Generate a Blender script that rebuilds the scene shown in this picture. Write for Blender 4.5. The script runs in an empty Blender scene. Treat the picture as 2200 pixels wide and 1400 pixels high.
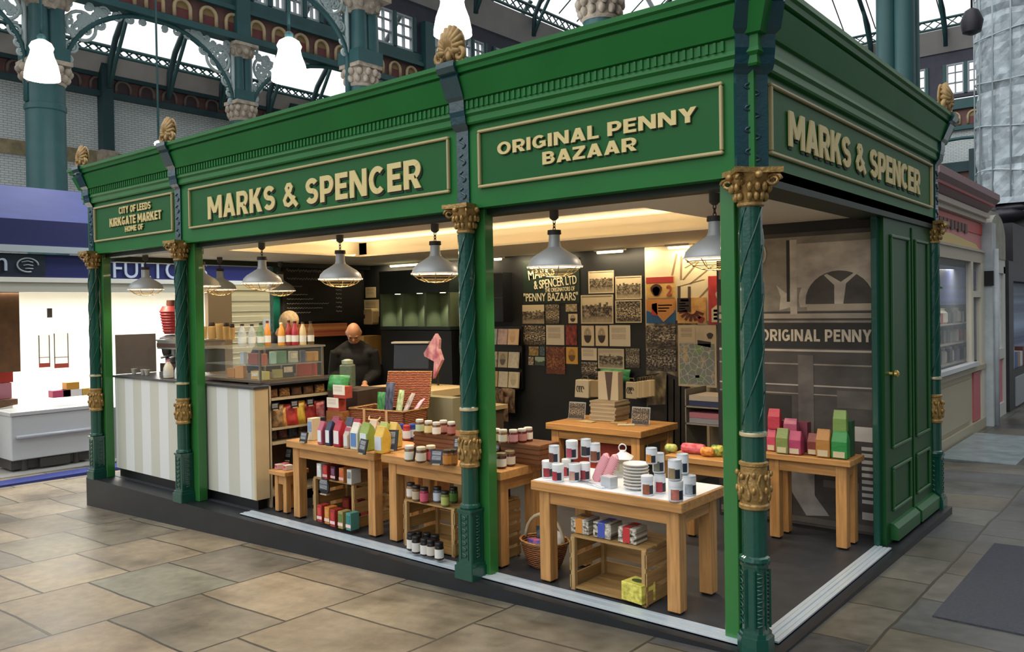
import bpy, math, random
from mathutils import Vector, Matrix, Euler
S = bpy.context.scene
COL = S.collection
R = random.Random(7)
PI = math.pi

# ------------------------------------------------------------------ camera
CAM = Vector((1.543, -3.623, 1.608)); FPX = 1770.0; PX, PY = 1100.0, 684.0
yaw, pitch, roll = -.691, -.013, -.016
fw = Vector((math.sin(yaw)*math.cos(pitch), math.cos(yaw)*math.cos(pitch), math.sin(pitch)))
r0 = Vector((math.cos(yaw), -math.sin(yaw), 0)); u0 = r0.cross(fw)
rt = r0*math.cos(roll) + u0*math.sin(roll); up = u0*math.cos(roll) - r0*math.sin(roll)
cd = bpy.data.cameras.new('camera'); cam = bpy.data.objects.new('camera', cd); COL.objects.link(cam)
m = Matrix((rt, up, -fw)).transposed().to_4x4(); m.translation = CAM; cam.matrix_world = m
cd.sensor_width = 36; cd.lens = FPX*36/2200; cd.shift_y = (PY-700)/2200; cd.clip_end = 200
S.camera = cam

def ray(x, y): return fw + rt*((x-PX)/FPX) - up*((y-PY)/FPX)
def onX(x, y, v): d = ray(x, y); return CAM + d*((v-CAM.x)/d.x)
def onY(x, y, v): d = ray(x, y); return CAM + d*((v-CAM.y)/d.y)
def onZ(x, y, v): d = ray(x, y); return CAM + d*((v-CAM.z)/d.z)
def dep(x, y, z): return CAM + ray(x, y)*z

# ------------------------------------------------------------------ view, world, daylight
S.view_settings.view_transform = 'Standard'; S.view_settings.look = 'None'
S.view_settings.gamma = 1; S.view_settings.use_curve_mapping = False
S.view_settings.exposure = 0.0
S.cycles.use_denoising = True
S.cycles.max_bounces = 7; S.cycles.transparent_max_bounces = 12
S.cycles.sample_clamp_indirect = 4
W = bpy.data.worlds.new('overcast'); S.world = W; W.use_nodes = True
wt = W.node_tree; wb = wt.nodes['Background']
tc = wt.nodes.new('ShaderNodeTexCoord'); sx = wt.nodes.new('ShaderNodeSeparateXYZ')
wt.links.new(tc.outputs['Generated'], sx.inputs[0])
def wramp(src, pts):
    n = wt.nodes.new('ShaderNodeValToRGB'); el = n.color_ramp.elements
    while len(el) < len(pts): el.new(.5)
    for e, (p, c) in zip(el, pts): e.position = p; e.color = (*c, 1)
    mp = wt.nodes.new('ShaderNodeMapRange'); mp.inputs[1].default_value = -1
    wt.links.new(src, mp.inputs[0]); wt.links.new(mp.outputs[0], n.inputs[0]); return n.outputs[0]
cz = wramp(sx.outputs[2], [(0, (.10, .10, .10)), (.5, (.16, .17, .18)), (.56, (.55, .58, .62)), (.60, (1, 1, 1)), (1, (1, 1, 1))])
cx = wramp(sx.outputs[0], [(0, (1, 1, 1)), (.66, (1, 1, 1)), (.86, (.22, .23, .24)), (1, (.14, .15, .16))])
mx = wt.nodes.new('ShaderNodeMix'); mx.data_type = 'RGBA'; mx.blend_type = 'MULTIPLY'; mx.inputs[0].default_value = 1
wt.links.new(cz, mx.inputs[6]); wt.links.new(cx, mx.inputs[7]); wt.links.new(mx.outputs[2], wb.inputs[0])
wb.inputs[1].default_value = 1.3

def lamp(name, kind, loc, energy, color=(1, 1, 1), size=.1, sy=None, rot=None, parent=None, **k):
    l = bpy.data.lights.new(name, kind); l.energy = energy; l.color = color
    if kind == 'AREA':
        l.size = size
        if sy: l.shape = 'RECTANGLE'; l.size_y = sy
    elif kind == 'SUN': l.angle = size
    else: l.shadow_soft_size = size
    for a, b in k.items(): setattr(l, a, b)
    o = bpy.data.objects.new(name, l); COL.objects.link(o); o.location = loc
    if rot: o.rotation_euler = rot
    if parent: o.parent = parent
    return o
lamp('roof_daylight', 'SUN', (0, -5, 12), 1.0, (.93, .97, 1), size=1.2, rot=(math.radians(42), 0, math.radians(-12)))
WARM = (1, .74, .42)
lamp('cove_strip', 'AREA', (-3.3, .66, 2.20), 9, WARM, 4.2, .05, (PI*.86, 0, 0))
lamp('cove_strip', 'AREA', (-3.3, 2.14, 2.20), 16, WARM, 4.2, .05, (PI*1.14, 0, 0))
lamp('cove_strip', 'AREA', (-5.34, 1.4, 2.20), 8, WARM, .05, 1.4, (0, PI*1.14, 0))
for x in (-6.1, -5.0, -3.9, -2.85, -1.95):
    lamp('wall_washer', 'AREA', (x, 3.34, 2.15), 5, (1, .8, .52), .75, .05, (math.radians(22), 0, 0))
for x, y in ((-5.9, 1.3), (-4.6, 1.2), (-3.4, 1.2), (-2.2, 1.2), (-1.0, 1.1)):
    lamp('interior_fill_spot', 'SPOT', (x, y, 2.3), 60, (1, .83, .6), .05, spot_size=2.5, spot_blend=.8)  # added fill spots without fixtures, put in to brighten the kiosk interior
lamp('frozen_shop_light', 'AREA', (-10.7, 2.4, 1.9), 260, (1, .97, .9), 1.6, 6, (0, 0, 0))

# ------------------------------------------------------------------ materials
def lin(h):
    h = h.lstrip('#'); v = [int(h[i:i+2], 16)/255 for i in (0, 2, 4)]
    return tuple(c/12.92 if c <= .04045 else ((c+.055)/1.055)**2.4 for c in v)
def mk(name):
    m = bpy.data.materials.new(name); m.use_nodes = True
    return m, m.node_tree, m.node_tree.nodes['Principled BSDF']
MC = {}
def P(hexc, rough=.5, metal=0, nz=0, sc=8, bump=0, bsc=40, emit=0, coat=0, stretch=None):
    key = (hexc, rough, metal, nz, sc, bump, bsc, emit, coat, stretch)
    if key in MC: return MC[key]
    m, t, b = mk('paint_'+hexc.strip('#')); c = lin(hexc)
    b.inputs['Base Color'].default_value = (*c, 1); b.inputs['Roughness'].default_value = rough
    b.inputs['Metallic'].default_value = metal; b.inputs['Coat Weight'].default_value = coat
    if emit: b.inputs['Emission Color'].default_value = (*c, 1); b.inputs['Emission Strength'].default_value = emit
    if nz or bump:
        co = t.nodes.new('ShaderNodeTexCoord'); mp = t.nodes.new('ShaderNodeMapping')
        t.links.new(co.outputs['Object'], mp.inputs[0])
        if stretch: mp.inputs['Scale'].default_value = stretch
    if nz:
        n = t.nodes.new('ShaderNodeTexNoise'); n.inputs['Scale'].default_value = sc; n.inputs['Detail'].default_value = 5
        t.links.new(mp.outputs[0], n.inputs['Vector'])
        r = t.nodes.new('ShaderNodeValToRGB'); e = r.color_ramp.elements
        e[0].position = .3; e[1].position = .7
        e[0].color = (*[max(0, x*(1-nz)) for x in c], 1); e[1].color = (*[min(1, x*(1+nz)) for x in c], 1)
        t.links.new(n.outputs[0], r.inputs[0]); t.links.new(r.outputs[0], b.inputs['Base Color'])
    if bump:
        n = t.nodes.new('ShaderNodeTexNoise'); n.inputs['Scale'].default_value = bsc; n.inputs['Detail'].default_value = 3
        t.links.new(mp.outputs[0], n.inputs['Vector'])
        q = t.nodes.new('ShaderNodeBump'); q.inputs['Strength'].default_value = bump; q.inputs['Distance'].default_value = .02
        t.links.new(n.outputs[0], q.inputs['Height']); t.links.new(q.outputs[0], b.inputs['Normal'])
    MC[key] = m; return m
def node(t, typ, **k):
    n = t.nodes.new('ShaderNode'+typ)
    for a, v in k.items():
        if a.startswith('i_'): n.inputs[int(a[2:])].default_value = v
        else: setattr(n, a, v)
    return n
def ramp(t, src, pts, interp='LINEAR'):
    r = t.nodes.new('ShaderNodeValToRGB'); r.color_ramp.interpolation = interp; el = r.color_ramp.elements
    while len(el) < len(pts): el.new(.5)
    for e, (p, c) in zip(el, pts): e.position = p; e.color = (*c, 1)
    t.links.new(src, r.inputs[0]); return r.outputs[0]
def mixc(t, f, a, b, mode='MIX'):
    n = t.nodes.new('ShaderNodeMix'); n.data_type = 'RGBA'; n.blend_type = mode
    for i, v in ((0, f), (6, a), (7, b)):
        if hasattr(v, 'is_output'): t.links.new(v, n.inputs[i])
        else: n.inputs[i].default_value = v if i == 0 else (*v, 1)
    return n.outputs[2]
def math_(t, op, a, b=0.0):
    n = t.nodes.new('ShaderNodeMath'); n.operation = op
    for i, v in ((0, a), (1, b)):
        if hasattr(v, 'is_output'): t.links.new(v, n.inputs[i])
        else: n.inputs[i].default_value = v
    return n.outputs[0]

def photo(kind, lo='#231b14', hi='#d8c6a4', seed=0):
    """printed pictures: flat prints whose image is procedural"""
    key = ('photo', kind, lo, hi, seed)
    if key in MC: return MC[key]
    m, t, b = mk('print_'+kind); b.inputs['Roughness'].default_value = .45
    co = t.nodes.new('ShaderNodeTexCoord'); s = t.nodes.new('ShaderNodeSeparateXYZ')
    t.links.new(co.outputs['Generated'], s.inputs[0]); X, Z = s.outputs[0], s.outputs[2]
    v = t.nodes.new('ShaderNodeCombineXYZ'); t.links.new(X, v.inputs[0]); t.links.new(Z, v.inputs[1]); v.inputs[2].default_value = seed*3.7
    L, H = lin(lo), lin(hi)
    def noise(sc, det=4):
        n = node(t, 'TexNoise'); n.inputs['Scale'].default_value = sc; n.inputs['Detail'].default_value = det
        t.links.new(v.outputs[0], n.inputs['Vector']); return n.outputs[0]
    if kind == 'street':
        xo = t.nodes.new('ShaderNodeCombineXYZ'); t.links.new(math_(t, 'ADD', math_(t, 'SNAP', X, .07), seed*1.3), xo.inputs[0])
        sk = node(t, 'TexNoise'); sk.inputs['Scale'].default_value = 9; t.links.new(xo.outputs[0], sk.inputs['Vector'])
        sm = math_(t, 'GREATER_THAN', Z, math_(t, 'ADD', math_(t, 'MULTIPLY', sk.outputs[0], .55), .38))
        mid = ramp(t, noise(11, 6), [(.38, (.0, .0, .0)), (.5, (.12, .12, .12)), (.68, (.6, .6, .6))])
        win = ramp(t, math_(t, 'MULTIPLY', math_(t, 'SINE', math_(t, 'MULTIPLY', X, 75)), math_(t, 'SINE', math_(t, 'MULTIPLY', Z, 48))), [(.3, (.0, .0, .0)), (.9, (.28, .28, .28))])
        road = ramp(t, math_(t, 'ADD', Z, math_(t, 'MULTIPLY', noise(4), .2)), [(.22, (.55, .55, .55)), (.32, (.3, .3, .3)), (.38, (0, 0, 0))])
        g = mixc(t, sm, mixc(t, .8, mixc(t, .6, mid, win, 'ADD'), road, 'LIGHTEN'), (.95, .95, .95))
        c = ramp(t, g, [(0, L), (1, H)])
    elif kind == 'crowd':
        d = ramp(t, noise(15, 5), [(.44, (.02, .02, .02)), (.56, (.5, .5, .5)), (.66, (1, 1, 1))])
        band = ramp(t, Z, [(.15, (.25, .25, .25)), (.35, (1, 1, 1)), (.62, (.9, .9, .9)), (.72, (.35, .35, .35)), (.95, (.8, .8, .8))])
        c = ramp(t, mixc(t, 1.0, d, band, 'MULTIPLY'), [(0, L), (.8, H)])
    elif kind == 'portrait':
        dx = math_(t, 'MULTIPLY', math_(t, 'SUBTRACT', X, .5), 1.25); dz = math_(t, 'SUBTRACT', Z, .52)
        d = math_(t, 'SQRT', math_(t, 'ADD', math_(t, 'MULTIPLY', dx, dx), math_(t, 'MULTIPLY', dz, dz)))
        oval = ramp(t, d, [(.36, (1, 1, 1)), (.40, (0, 0, 0))])
        dz2 = math_(t, 'SUBTRACT', Z, .66)
        d2 = math_(t, 'SQRT', math_(t, 'ADD', math_(t, 'MULTIPLY', dx, dx), math_(t, 'MULTIPLY', dz2, dz2)))
        face = ramp(t, d2, [(.10, (.75, .75, .75)), (.125, (.15, .15, .15)), (.16, (.6, .6, .6))])
        body = ramp(t, Z, [(.50, (.05, .05, .05)), (.54, (1, 1, 1))])
        pic = mixc(t, 1.0, face, body, 'MULTIPLY')
        c = ramp(t, mixc(t, oval, (1, 1, 1), pic), [(0, L), (1, H)])
    elif kind == 'text':
        w = math_(t, 'FRACT', math_(t, 'MULTIPLY', Z, 15)); ln = math_(t, 'GREATER_THAN', w, .55)
        par = math_(t, 'LESS_THAN', math_(t, 'FRACT', math_(t, 'MULTIPLY', Z, 3.1)), .82)
        mx1 = math_(t, 'MULTIPLY', math_(t, 'GREATER_THAN', X, .1), math_(t, 'LESS_THAN', X, .8))
        mz = math_(t, 'MULTIPLY', math_(t, 'GREATER_THAN', Z, .28), math_(t, 'LESS_THAN', Z, .92))
        k = math_(t, 'MULTIPLY', math_(t, 'MULTIPLY', ln, par), math_(t, 'MULTIPLY', mx1, mz))
        k = math_(t, 'MULTIPLY', k, math_(t, 'GREATER_THAN', noise(60), .42))
        c = mixc(t, k, H, L)
    elif kind == 'map':
        vo = node(t, 'TexVoronoi'); vo.feature = 'DISTANCE_TO_EDGE'; vo.inputs['Scale'].default_value = 6
        t.links.new(v.outputs[0], vo.inputs['Vector'])
        road = math_(t, 'LESS_THAN', vo.outputs['Distance'], .035)
        area = ramp(t, noise(3), [(.36, lin('#7d9a66')), (.46, L), (.56, L), (.66, lin('#b9a27a'))])
        c = mixc(t, road, area, H)
    elif kind == 'wash':
        c = ramp(t, noise(5), [(.35, L), (.65, H)])
    elif kind == 'split':
        c = ramp(t, math_(t, 'ADD', Z, math_(t, 'MULTIPLY', math_(t, 'SUBTRACT', noise(3), .5), .6)), [(.45, L), (.55, H)])
    elif kind == 'knit':
        w1 = math_(t, 'SINE', math_(t, 'MULTIPLY', X, 90)); w2 = math_(t, 'SINE', math_(t, 'MULTIPLY', Z, 120))
        c = ramp(t, math_(t, 'ADD', math_(t, 'MULTIPLY', math_(t, 'MULTIPLY', w1, w2), .5), .5), [(.3, L), (.7, H)])
    t.links.new(c, b.inputs['Base Color']); MC[key] = m; return m

def wood(hexc, axis=0, rough=.45):
    key = ('wood', hexc, axis, rough)
    if key in MC: return MC[key]
    m, t, b = mk('wood'); c = lin(hexc); b.inputs['Roughness'].default_value = rough
    co = t.nodes.new('ShaderNodeTexCoord'); mp = t.nodes.new('ShaderNodeMapping')
    sc = [26, 26, 26]; sc[axis] = 2.0; mp.inputs['Scale'].default_value = sc
    t.links.new(co.outputs['Object'], mp.inputs[0])
    n = node(t, 'TexNoise'); n.inputs['Scale'].default_value = 1.6; n.inputs['Detail'].default_value = 6; n.inputs['Distortion'].default_value = .6
    t.links.new(mp.outputs[0], n.inputs['Vector'])
    col = ramp(t, n.outputs[0], [(.3, tuple(x*.72 for x in c)), (.5, c), (.7, tuple(min(1, x*1.22) for x in c))])
    t.links.new(col, b.inputs['Base Color']); MC[key] = m; return m

def stripes(a, b_, period, axis='X'):
    m, t, b = mk('striped_panel'); b.inputs['Roughness'].default_value = .4
    co = t.nodes.new('ShaderNodeTexCoord'); s = t.nodes.new('ShaderNodeSeparateXYZ'); t.links.new(co.outputs['Object'], s.inputs[0])
    k = math_(t, 'GREATER_THAN', math_(t, 'FRACT', math_(t, 'MULTIPLY', s.outputs[axis], 1/period)), .5)
    t.links.new(mixc(t, k, lin(a), lin(b_)), b.inputs['Base Color']); return m

def glass(hexc='#e8f0ee', alpha=.2, rough=.08):
    key = ('glass', hexc, alpha, rough)
    if key in MC: return MC[key]
    m, t, b = mk('glass'); b.inputs['Base Color'].default_value = (*lin(hexc), 1); b.inputs['Roughness'].default_value = rough
    b.inputs['Alpha'].default_value = alpha; MC[key] = m; return m
def emis(hexc, s): return P(hexc, .5, emit=s)

def flagstones():
    m, t, b = mk('flagstones')
    g = t.nodes.new('ShaderNodeNewGeometry'); s = t.nodes.new('ShaderNodeSeparateXYZ'); t.links.new(g.outputs['Position'], s.inputs[0])
    n0 = node(t, 'TexNoise'); n0.inputs['Scale'].default_value = 1.7; n0.inputs['Detail'].default_value = 4; t.links.new(g.outputs['Position'], n0.inputs['Vector'])
    wob = math_(t, 'MULTIPLY', math_(t, 'SUBTRACT', n0.outputs[0], .5), .05)
    v = t.nodes.new('ShaderNodeCombineXYZ')
    t.links.new(math_(t, 'ADD', math_(t, 'ADD', s.outputs[1], wob), .14), v.inputs[0]); t.links.new(math_(t, 'ADD', math_(t, 'ADD', s.outputs[0], wob), 1.41+8.9), v.inputs[1])
    br = node(t, 'TexBrick'); br.offset = .48; br.squash = 1.0
    for k, x in (('Scale', 1), ('Mortar Size', .009), ('Mortar Smooth', .3), ('Bias', 0), ('Brick Width', .56), ('Row Height', .89)): br.inputs[k].default_value = x
    br.inputs['Color1'].default_value = (0, 0, 0, 1); br.inputs['Color2'].default_value = (1, 1, 1, 1); br.inputs['Mortar'].default_value = (.5, .5, .5, 1)
    t.links.new(v.outputs[0], br.inputs['Vector'])
    tan = ramp(t, br.outputs['Color'], [(0, lin('#6f6a60')), (.2, lin('#a0927b')), (.4, lin('#9a8870')), (.55, lin('#807e6e')), (.7, lin('#a3937a')), (.85, lin('#8d7f6a')), (1, lin('#75736a'))])
    gr = ramp(t, br.outputs['Color'], [(0, lin('#474a4d')), (.35, lin('#565856')), (.6, lin('#5e594c')), (1, lin('#666762'))])
    n1 = node(t, 'TexNoise'); n1.inputs['Scale'].default_value = .9; n1.inputs['Detail'].default_value = 8; n1.inputs['Roughness'].default_value = .65; t.links.new(g.outputs['Position'], n1.inputs['Vector'])
    sw = math_(t, 'ADD', math_(t, 'ADD', s.outputs[0], math_(t, 'MULTIPLY', s.outputs[1], 1.0)), math_(t, 'MULTIPLY', n1.outputs[0], 1.2))
    mp = node(t, 'MapRange'); mp.inputs[1].default_value = -2.9; mp.inputs[2].default_value = .5; t.links.new(sw, mp.inputs[0])
    col = mixc(t, mp.outputs[0], tan, gr)
    st = ramp(t, n1.outputs[0], [(.36, (.42, .41, .39)), (.46, (.80, .79, .77)), (.54, (1, 1, 1)), (.68, (1.2, 1.18, 1.12))])
    n2 = node(t, 'TexNoise'); n2.inputs['Scale'].default_value = 14; n2.inputs['Detail'].default_value = 7; t.links.new(g.outputs['Position'], n2.inputs['Vector'])
    st2 = ramp(t, n2.outputs[0], [(.3, (.82, .82, .82)), (.7, (1.1, 1.1, 1.1))])
    col = mixc(t, 1.0, mixc(t, 1.0, col, st, 'MULTIPLY'), st2, 'MULTIPLY')
    col = mixc(t, br.outputs['Fac'], col, lin('#3a352d'))
    t.links.new(col, b.inputs['Base Color'])
    t.links.new(ramp(t, n1.outputs[0], [(.35, (.34, .34, .34)), (.65, (.5, .5, .5))]), b.inputs['Roughness'])
    q = t.nodes.new('ShaderNodeBump'); q.inputs['Strength'].default_value = .5; q.inputs['Distance'].default_value = .015
    h = math_(t, 'SUBTRACT', math_(t, 'MULTIPLY', n2.outputs[0], .25), br.outputs['Fac'])
    t.links.new(h, q.inputs['Height']); t.links.new(q.outputs[0], b.inputs['Normal']); return m
def whitebrick():
    m, t, b = mk('white_glazed_brick'); b.inputs['Roughness'].default_value = .35
    g = t.nodes.new('ShaderNodeNewGeometry'); s = t.nodes.new('ShaderNodeSeparateXYZ'); t.links.new(g.outputs['Position'], s.inputs[0])
    v = t.nodes.new('ShaderNodeCombineXYZ'); t.links.new(math_(t, 'ADD', s.outputs[0], s.outputs[1]), v.inputs[0]); t.links.new(s.outputs[2], v.inputs[1])
    br = node(t, 'TexBrick')
    for k, x in (('Scale', 1), ('Mortar Size', .008), ('Brick Width', .17), ('Row Height', .055)): br.inputs[k].default_value = x
    br.inputs['Color1'].default_value = (*lin('#c8d0d0'), 1); br.inputs['Color2'].default_value = (*lin('#d4dad8'), 1); br.inputs['Mortar'].default_value = (*lin('#98a2a3'), 1)
    t.links.new(v.outputs[0], br.inputs['Vector']); t.links.new(br.outputs[0], b.inputs['Base Color']); return m
def wicker(hexc):
    key = ('wicker', hexc)
    if key in MC: return MC[key]
    m, t, b = mk('wicker'); c = lin(hexc); b.inputs['Roughness'].default_value = .6
    co = t.nodes.new('ShaderNodeTexCoord'); w = node(t, 'TexWave'); w.wave_type = 'BANDS'; w.bands_direction = 'Z'
    w.inputs['Scale'].default_value = 22; w.inputs['Distortion'].default_value = 3; w.inputs['Detail'].default_value = 3; w.inputs['Detail Scale'].default_value = 3
    t.links.new(co.outputs['Object'], w.inputs['Vector'])
    t.links.new(ramp(t, w.outputs[0], [(.1, tuple(x*.35 for x in c)), (.6, c), (1, tuple(min(1, x*1.35) for x in c))]), b.inputs['Base Color'])
    q = t.nodes.new('ShaderNodeBump'); q.inputs['Strength'].default_value = .8; q.inputs['Distance'].default_value = .01
    t.links.new(w.outputs[0], q.inputs['Height']); t.links.new(q.outputs[0], b.inputs['Normal']); MC[key] = m; return m
def roofglass():
    m, t, b = mk('roof_glass'); o = t.nodes['Material Output']
    tr = node(t, 'BsdfTransparent'); tl = node(t, 'BsdfTranslucent'); mxs = node(t, 'MixShader'); mxs.inputs[0].default_value = .15
    t.links.new(tr.outputs[0], mxs.inputs[1]); t.links.new(tl.outputs[0], mxs.inputs[2]); t.links.new(mxs.outputs[0], o.inputs[0]); return m

FASC = P('#1e6b2f', .4, nz=.08, sc=3); FASC2 = P('#175a28', .5)
POST = P('#2f7436', .3, coat=.3); COLG = P('#0e4a3c', .22, coat=.5, bump=.12, bsc=30); PIL = P('#143f48', .22, coat=.5, bump=.15, bsc=40)
GOLD = P('#a58550', .38, .5, nz=.25, sc=40, bump=.25, bsc=60); GOLDL = P('#d8c8a0', .3, .5); LETT = P('#d6c486', .45); FRAME = P('#b9ab7e', .4)
DARK = P('#0b2417', .5); BLK = P('#141615', .55, nz=.2, sc=20); BLK2 = P('#0d0e0f', .4); PLINTH = P('#191c20', .45, nz=.25, sc=6)
ALU = P('#ccd8e0', .35, .3); CREAM = P('#e9e0cc', .6); WHITE = P('#e8e8e4', .4); CHARC = P('#2c2e31', .6)
OAK = wood('#bd8a50', 0); OAKY = wood('#bd8a50', 1); OAKZ = wood('#c39056', 2); CRA = wood('#a3814f', 0); CRAZ = wood('#ad8c5c', 2)
IRON = P('#2b5456', .5, nz=.12, sc=3); IROND = P('#223f44', .5, nz=.1, sc=3); STONE = P('#a89c8c', .8, nz=.3, sc=9, bump=.4, bsc=25)

DOORG = P('#144c22', .4)
for m_ in (FASC, FASC2, DOORG): m_.node_tree.nodes['Principled BSDF'].inputs['Specular IOR Level'].default_value = .25

# ------------------------------------------------------------------ mesh builder
class MB:
    def __init__(s): s.v = []; s.f = []; s.mi = []; s.sm = []
    def add(s, vs, fs, mi=0, sm=False, mtx=None):
        o = len(s.v)
        for p in vs:
            p = Vector(p); s.v.append(mtx @ p if mtx else p)
        for f in fs: s.f.append([i+o for i in f]); s.mi.append(mi); s.sm.append(sm)
        return s
    def bx(s, x0, x1, y0, y1, z0, z1, mi=0, mtx=None):
        vs = [(x, y, z) for z in (z0, z1) for y in (y0, y1) for x in (x0, x1)]
        return s.add(vs, [(0, 2, 3, 1), (4, 5, 7, 6), (0, 1, 5, 4), (2, 6, 7, 3), (0, 4, 6, 2), (1, 3, 7, 5)], mi, False, mtx)
    def cb(s, c, d, mi=0, mtx=None): return s.bx(c[0]-d[0]/2, c[0]+d[0]/2, c[1]-d[1]/2, c[1]+d[1]/2, c[2]-d[2]/2, c[2]+d[2]/2, mi, mtx)
    def lathe(s, prof, n=24, c=(0, 0, 0), mi=0, mtx=None, flute=0, nf=8, cap=True, sy=1.0, twist=0):
        pr = [prof[0]]
        for i in range(1, len(prof)-1):
            a = Vector(prof[i])-Vector(prof[i-1]); b = Vector(prof[i+1])-Vector(prof[i]); pr.append(prof[i])
            if a.length > 1e-9 and b.length > 1e-9 and a.angle(b) > .6: pr.append(None); pr.append(prof[i])
        pr.append(prof[-1])
        vs = []; fs = []; prev = None
        for q in pr:
            if q is None: prev = None; continue
            base = len(vs)
            for k in range(n):
                a = 2*PI*k/n + twist*q[1]; rr = q[0]*(1 + flute*math.cos(nf*2*PI*k/n)) if q[0] > 1e-4 else q[0]
                vs.append((c[0]+rr*math.cos(a), c[1]+rr*math.sin(a)*sy, c[2]+q[1]))
            if prev is not None: fs += [(prev+k, prev+(k+1) % n, base+(k+1) % n, base+k) for k in range(n)]
            prev = base
        s.add(vs, fs, mi, True, mtx)
        if cap:
            for q, rev in ((prof[0], True), (prof[-1], False)):
                if q[0] > 1e-4:
                    l = [(c[0]+q[0]*math.cos(2*PI*k/n), c[1]+q[0]*math.sin(2*PI*k/n)*sy, c[2]+q[1]) for k in range(n)]
                    s.add(l, [tuple(range(n))[::-1] if rev else tuple(range(n))], mi, False, mtx)
        return s
    def cyl(s, c, r, h, n=20, mi=0, mtx=None): return s.lathe([(r, 0), (r, h)], n, c, mi, mtx)
    def tube(s, pts, r, n=6, closed=False, mi=0, mtx=None):
        pts = [Vector(p) for p in pts]; N = len(pts); vs = []; fs = []
        rs = r if isinstance(r, (list, tuple)) else [r]*N
        ref = None
        for i, p in enumerate(pts):
            t = (pts[(i+1) % N]-pts[i-1]) if closed else (pts[min(i+1, N-1)]-pts[max(i-1, 0)])
            if t.length < 1e-9: t = Vector((0, 0, 1))
            t.normalize()
            if ref is None: ref = t.orthogonal().normalized()
            ref = ref - t*ref.dot(t); ref = ref.normalized() if ref.length > 1e-6 else t.orthogonal().normalized()
            b = t.cross(ref)
            for k in range(n): a = 2*PI*k/n; vs.append(p + (ref*math.cos(a)+b*math.sin(a))*rs[i])
        for i in range(N if closed else N-1):
            a, b_ = i*n, ((i+1) % N)*n
            fs += [(a+k, a+(k+1) % n, b_+(k+1) % n, b_+k) for k in range(n)]
        if not closed: fs += [tuple(range(n))[::-1], tuple(range((N-1)*n, N*n))]
        return s.add(vs, fs, mi, True, mtx)
    def ell(s, c, r, nu=16, nv=10, mi=0, mtx=None, fn=None):
        vs = [(0, 0, 1)]; fs = []
        for j in range(1, nv):
            for i in range(nu):
                a = PI*j/nv; b = 2*PI*i/nu; vs.append((math.sin(a)*math.cos(b), math.sin(a)*math.sin(b), math.cos(a)))
        vs.append((0, 0, -1))
        for i in range(nu):
            fs.append((0, 1+i, 1+(i+1) % nu)); L = len(vs)-1; o = 1+(nv-2)*nu; fs.append((L, o+(i+1) % nu, o+i))
        for j in range(nv-2):
            for i in range(nu):
                a = 1+j*nu+i; b = 1+j*nu+(i+1) % nu; fs.append((a, a+nu, b+nu, b))
        out = []
        for p in vs:
            p = Vector(p)
            if fn: p = Vector(fn(p))
            out.append((c[0]+p[0]*r[0], c[1]+p[1]*r[1], c[2]+p[2]*r[2]))
        return s.add(out, fs, mi, True, mtx)
    def prism(s, poly, ax, a0, a1, mi=0, mtx=None):
        """extrude a polygon; ax 'y': (u,v)=(x,z); 'x': (u,v)=(y,z); 'z': (x,y)"""
        f = {'y': lambda u, v, w: (u, w, v), 'x': lambda u, v, w: (w, u, v), 'z': lambda u, v, w: (u, v, w)}[ax]
        n = len(poly); vs = [f(u, v, a0) for u, v in poly]+[f(u, v, a1) for u, v in poly]
        fs = [tuple(range(n)), tuple(range(n, 2*n))[::-1]]+[(i, i+n, (i+1) % n+n, (i+1) % n) for i in range(n)]
        return s.add(vs, fs, mi, False, mtx)
    def mesh(s, me, mi=0, mtx=None):
        return s.add([v.co for v in me.vertices], [list(p.vertices) for p in me.polygons], mi, False, mtx)
    def build(s, name, mats, parent=None, bevel=0, loc=None, rot=None, remesh=0, sub=0):
        me = bpy.data.meshes.new(name); me.from_pydata(s.v, [], s.f); me.update()
        for mt in (mats if isinstance(mats, (list, tuple)) else [mats]): me.materials.append(mt)
        me.polygons.foreach_set('material_index', s.mi); me.polygons.foreach_set('use_smooth', s.sm)
        o = bpy.data.objects.new(name, me); COL.objects.link(o)
        if parent: o.parent = parent
        if loc: o.location = loc
        if rot: o.rotation_euler = rot
        if remesh:
            r = o.modifiers.new('fuse', 'REMESH'); r.mode = 'VOXEL'; r.voxel_size = remesh; r.use_smooth_shade = True
            q = o.modifiers.new('smooth', 'SMOOTH'); q.iterations = 3; q.factor = .5
        if bevel: b = o.modifiers.new('bevel', 'BEVEL'); b.width = bevel; b.segments = 1; b.limit_method = 'ANGLE'
        if sub: q = o.modifiers.new('sub', 'SUBSURF'); q.levels = sub; q.render_levels = sub
        return o
USED = {}
def tag(o, label, cat, group=None):
    o['label'] = label; o['category'] = cat
    if group: o['group'] = group
    return o
def struct(o): o['kind'] = 'structure'; return o
def thing(name, label, cat, loc=(0, 0, 0), rz=0, group=None):
    o = bpy.data.objects.new(name, None); o.empty_display_size = .1; COL.objects.link(o); o.location = loc; o.rotation_euler = (0, 0, rz)
    return tag(o, label, cat, group)
def copy_tree(o, parent=None):
    c = o.copy(); COL.objects.link(c); c.parent = parent
    for ch in list(o.children): copy_tree(ch, c)
    return c
def dup(o, loc, rz, label, group=None):
    c = copy_tree(o); c.location = loc; c.rotation_euler = (0, 0, rz); c['label'] = label
    if group: c['group'] = group
    return c
ORD = ['first', 'second', 'third', 'fourth', 'fifth', 'sixth', 'seventh', 'eighth', 'ninth', 'tenth', 'eleventh', 'twelfth']
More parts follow.
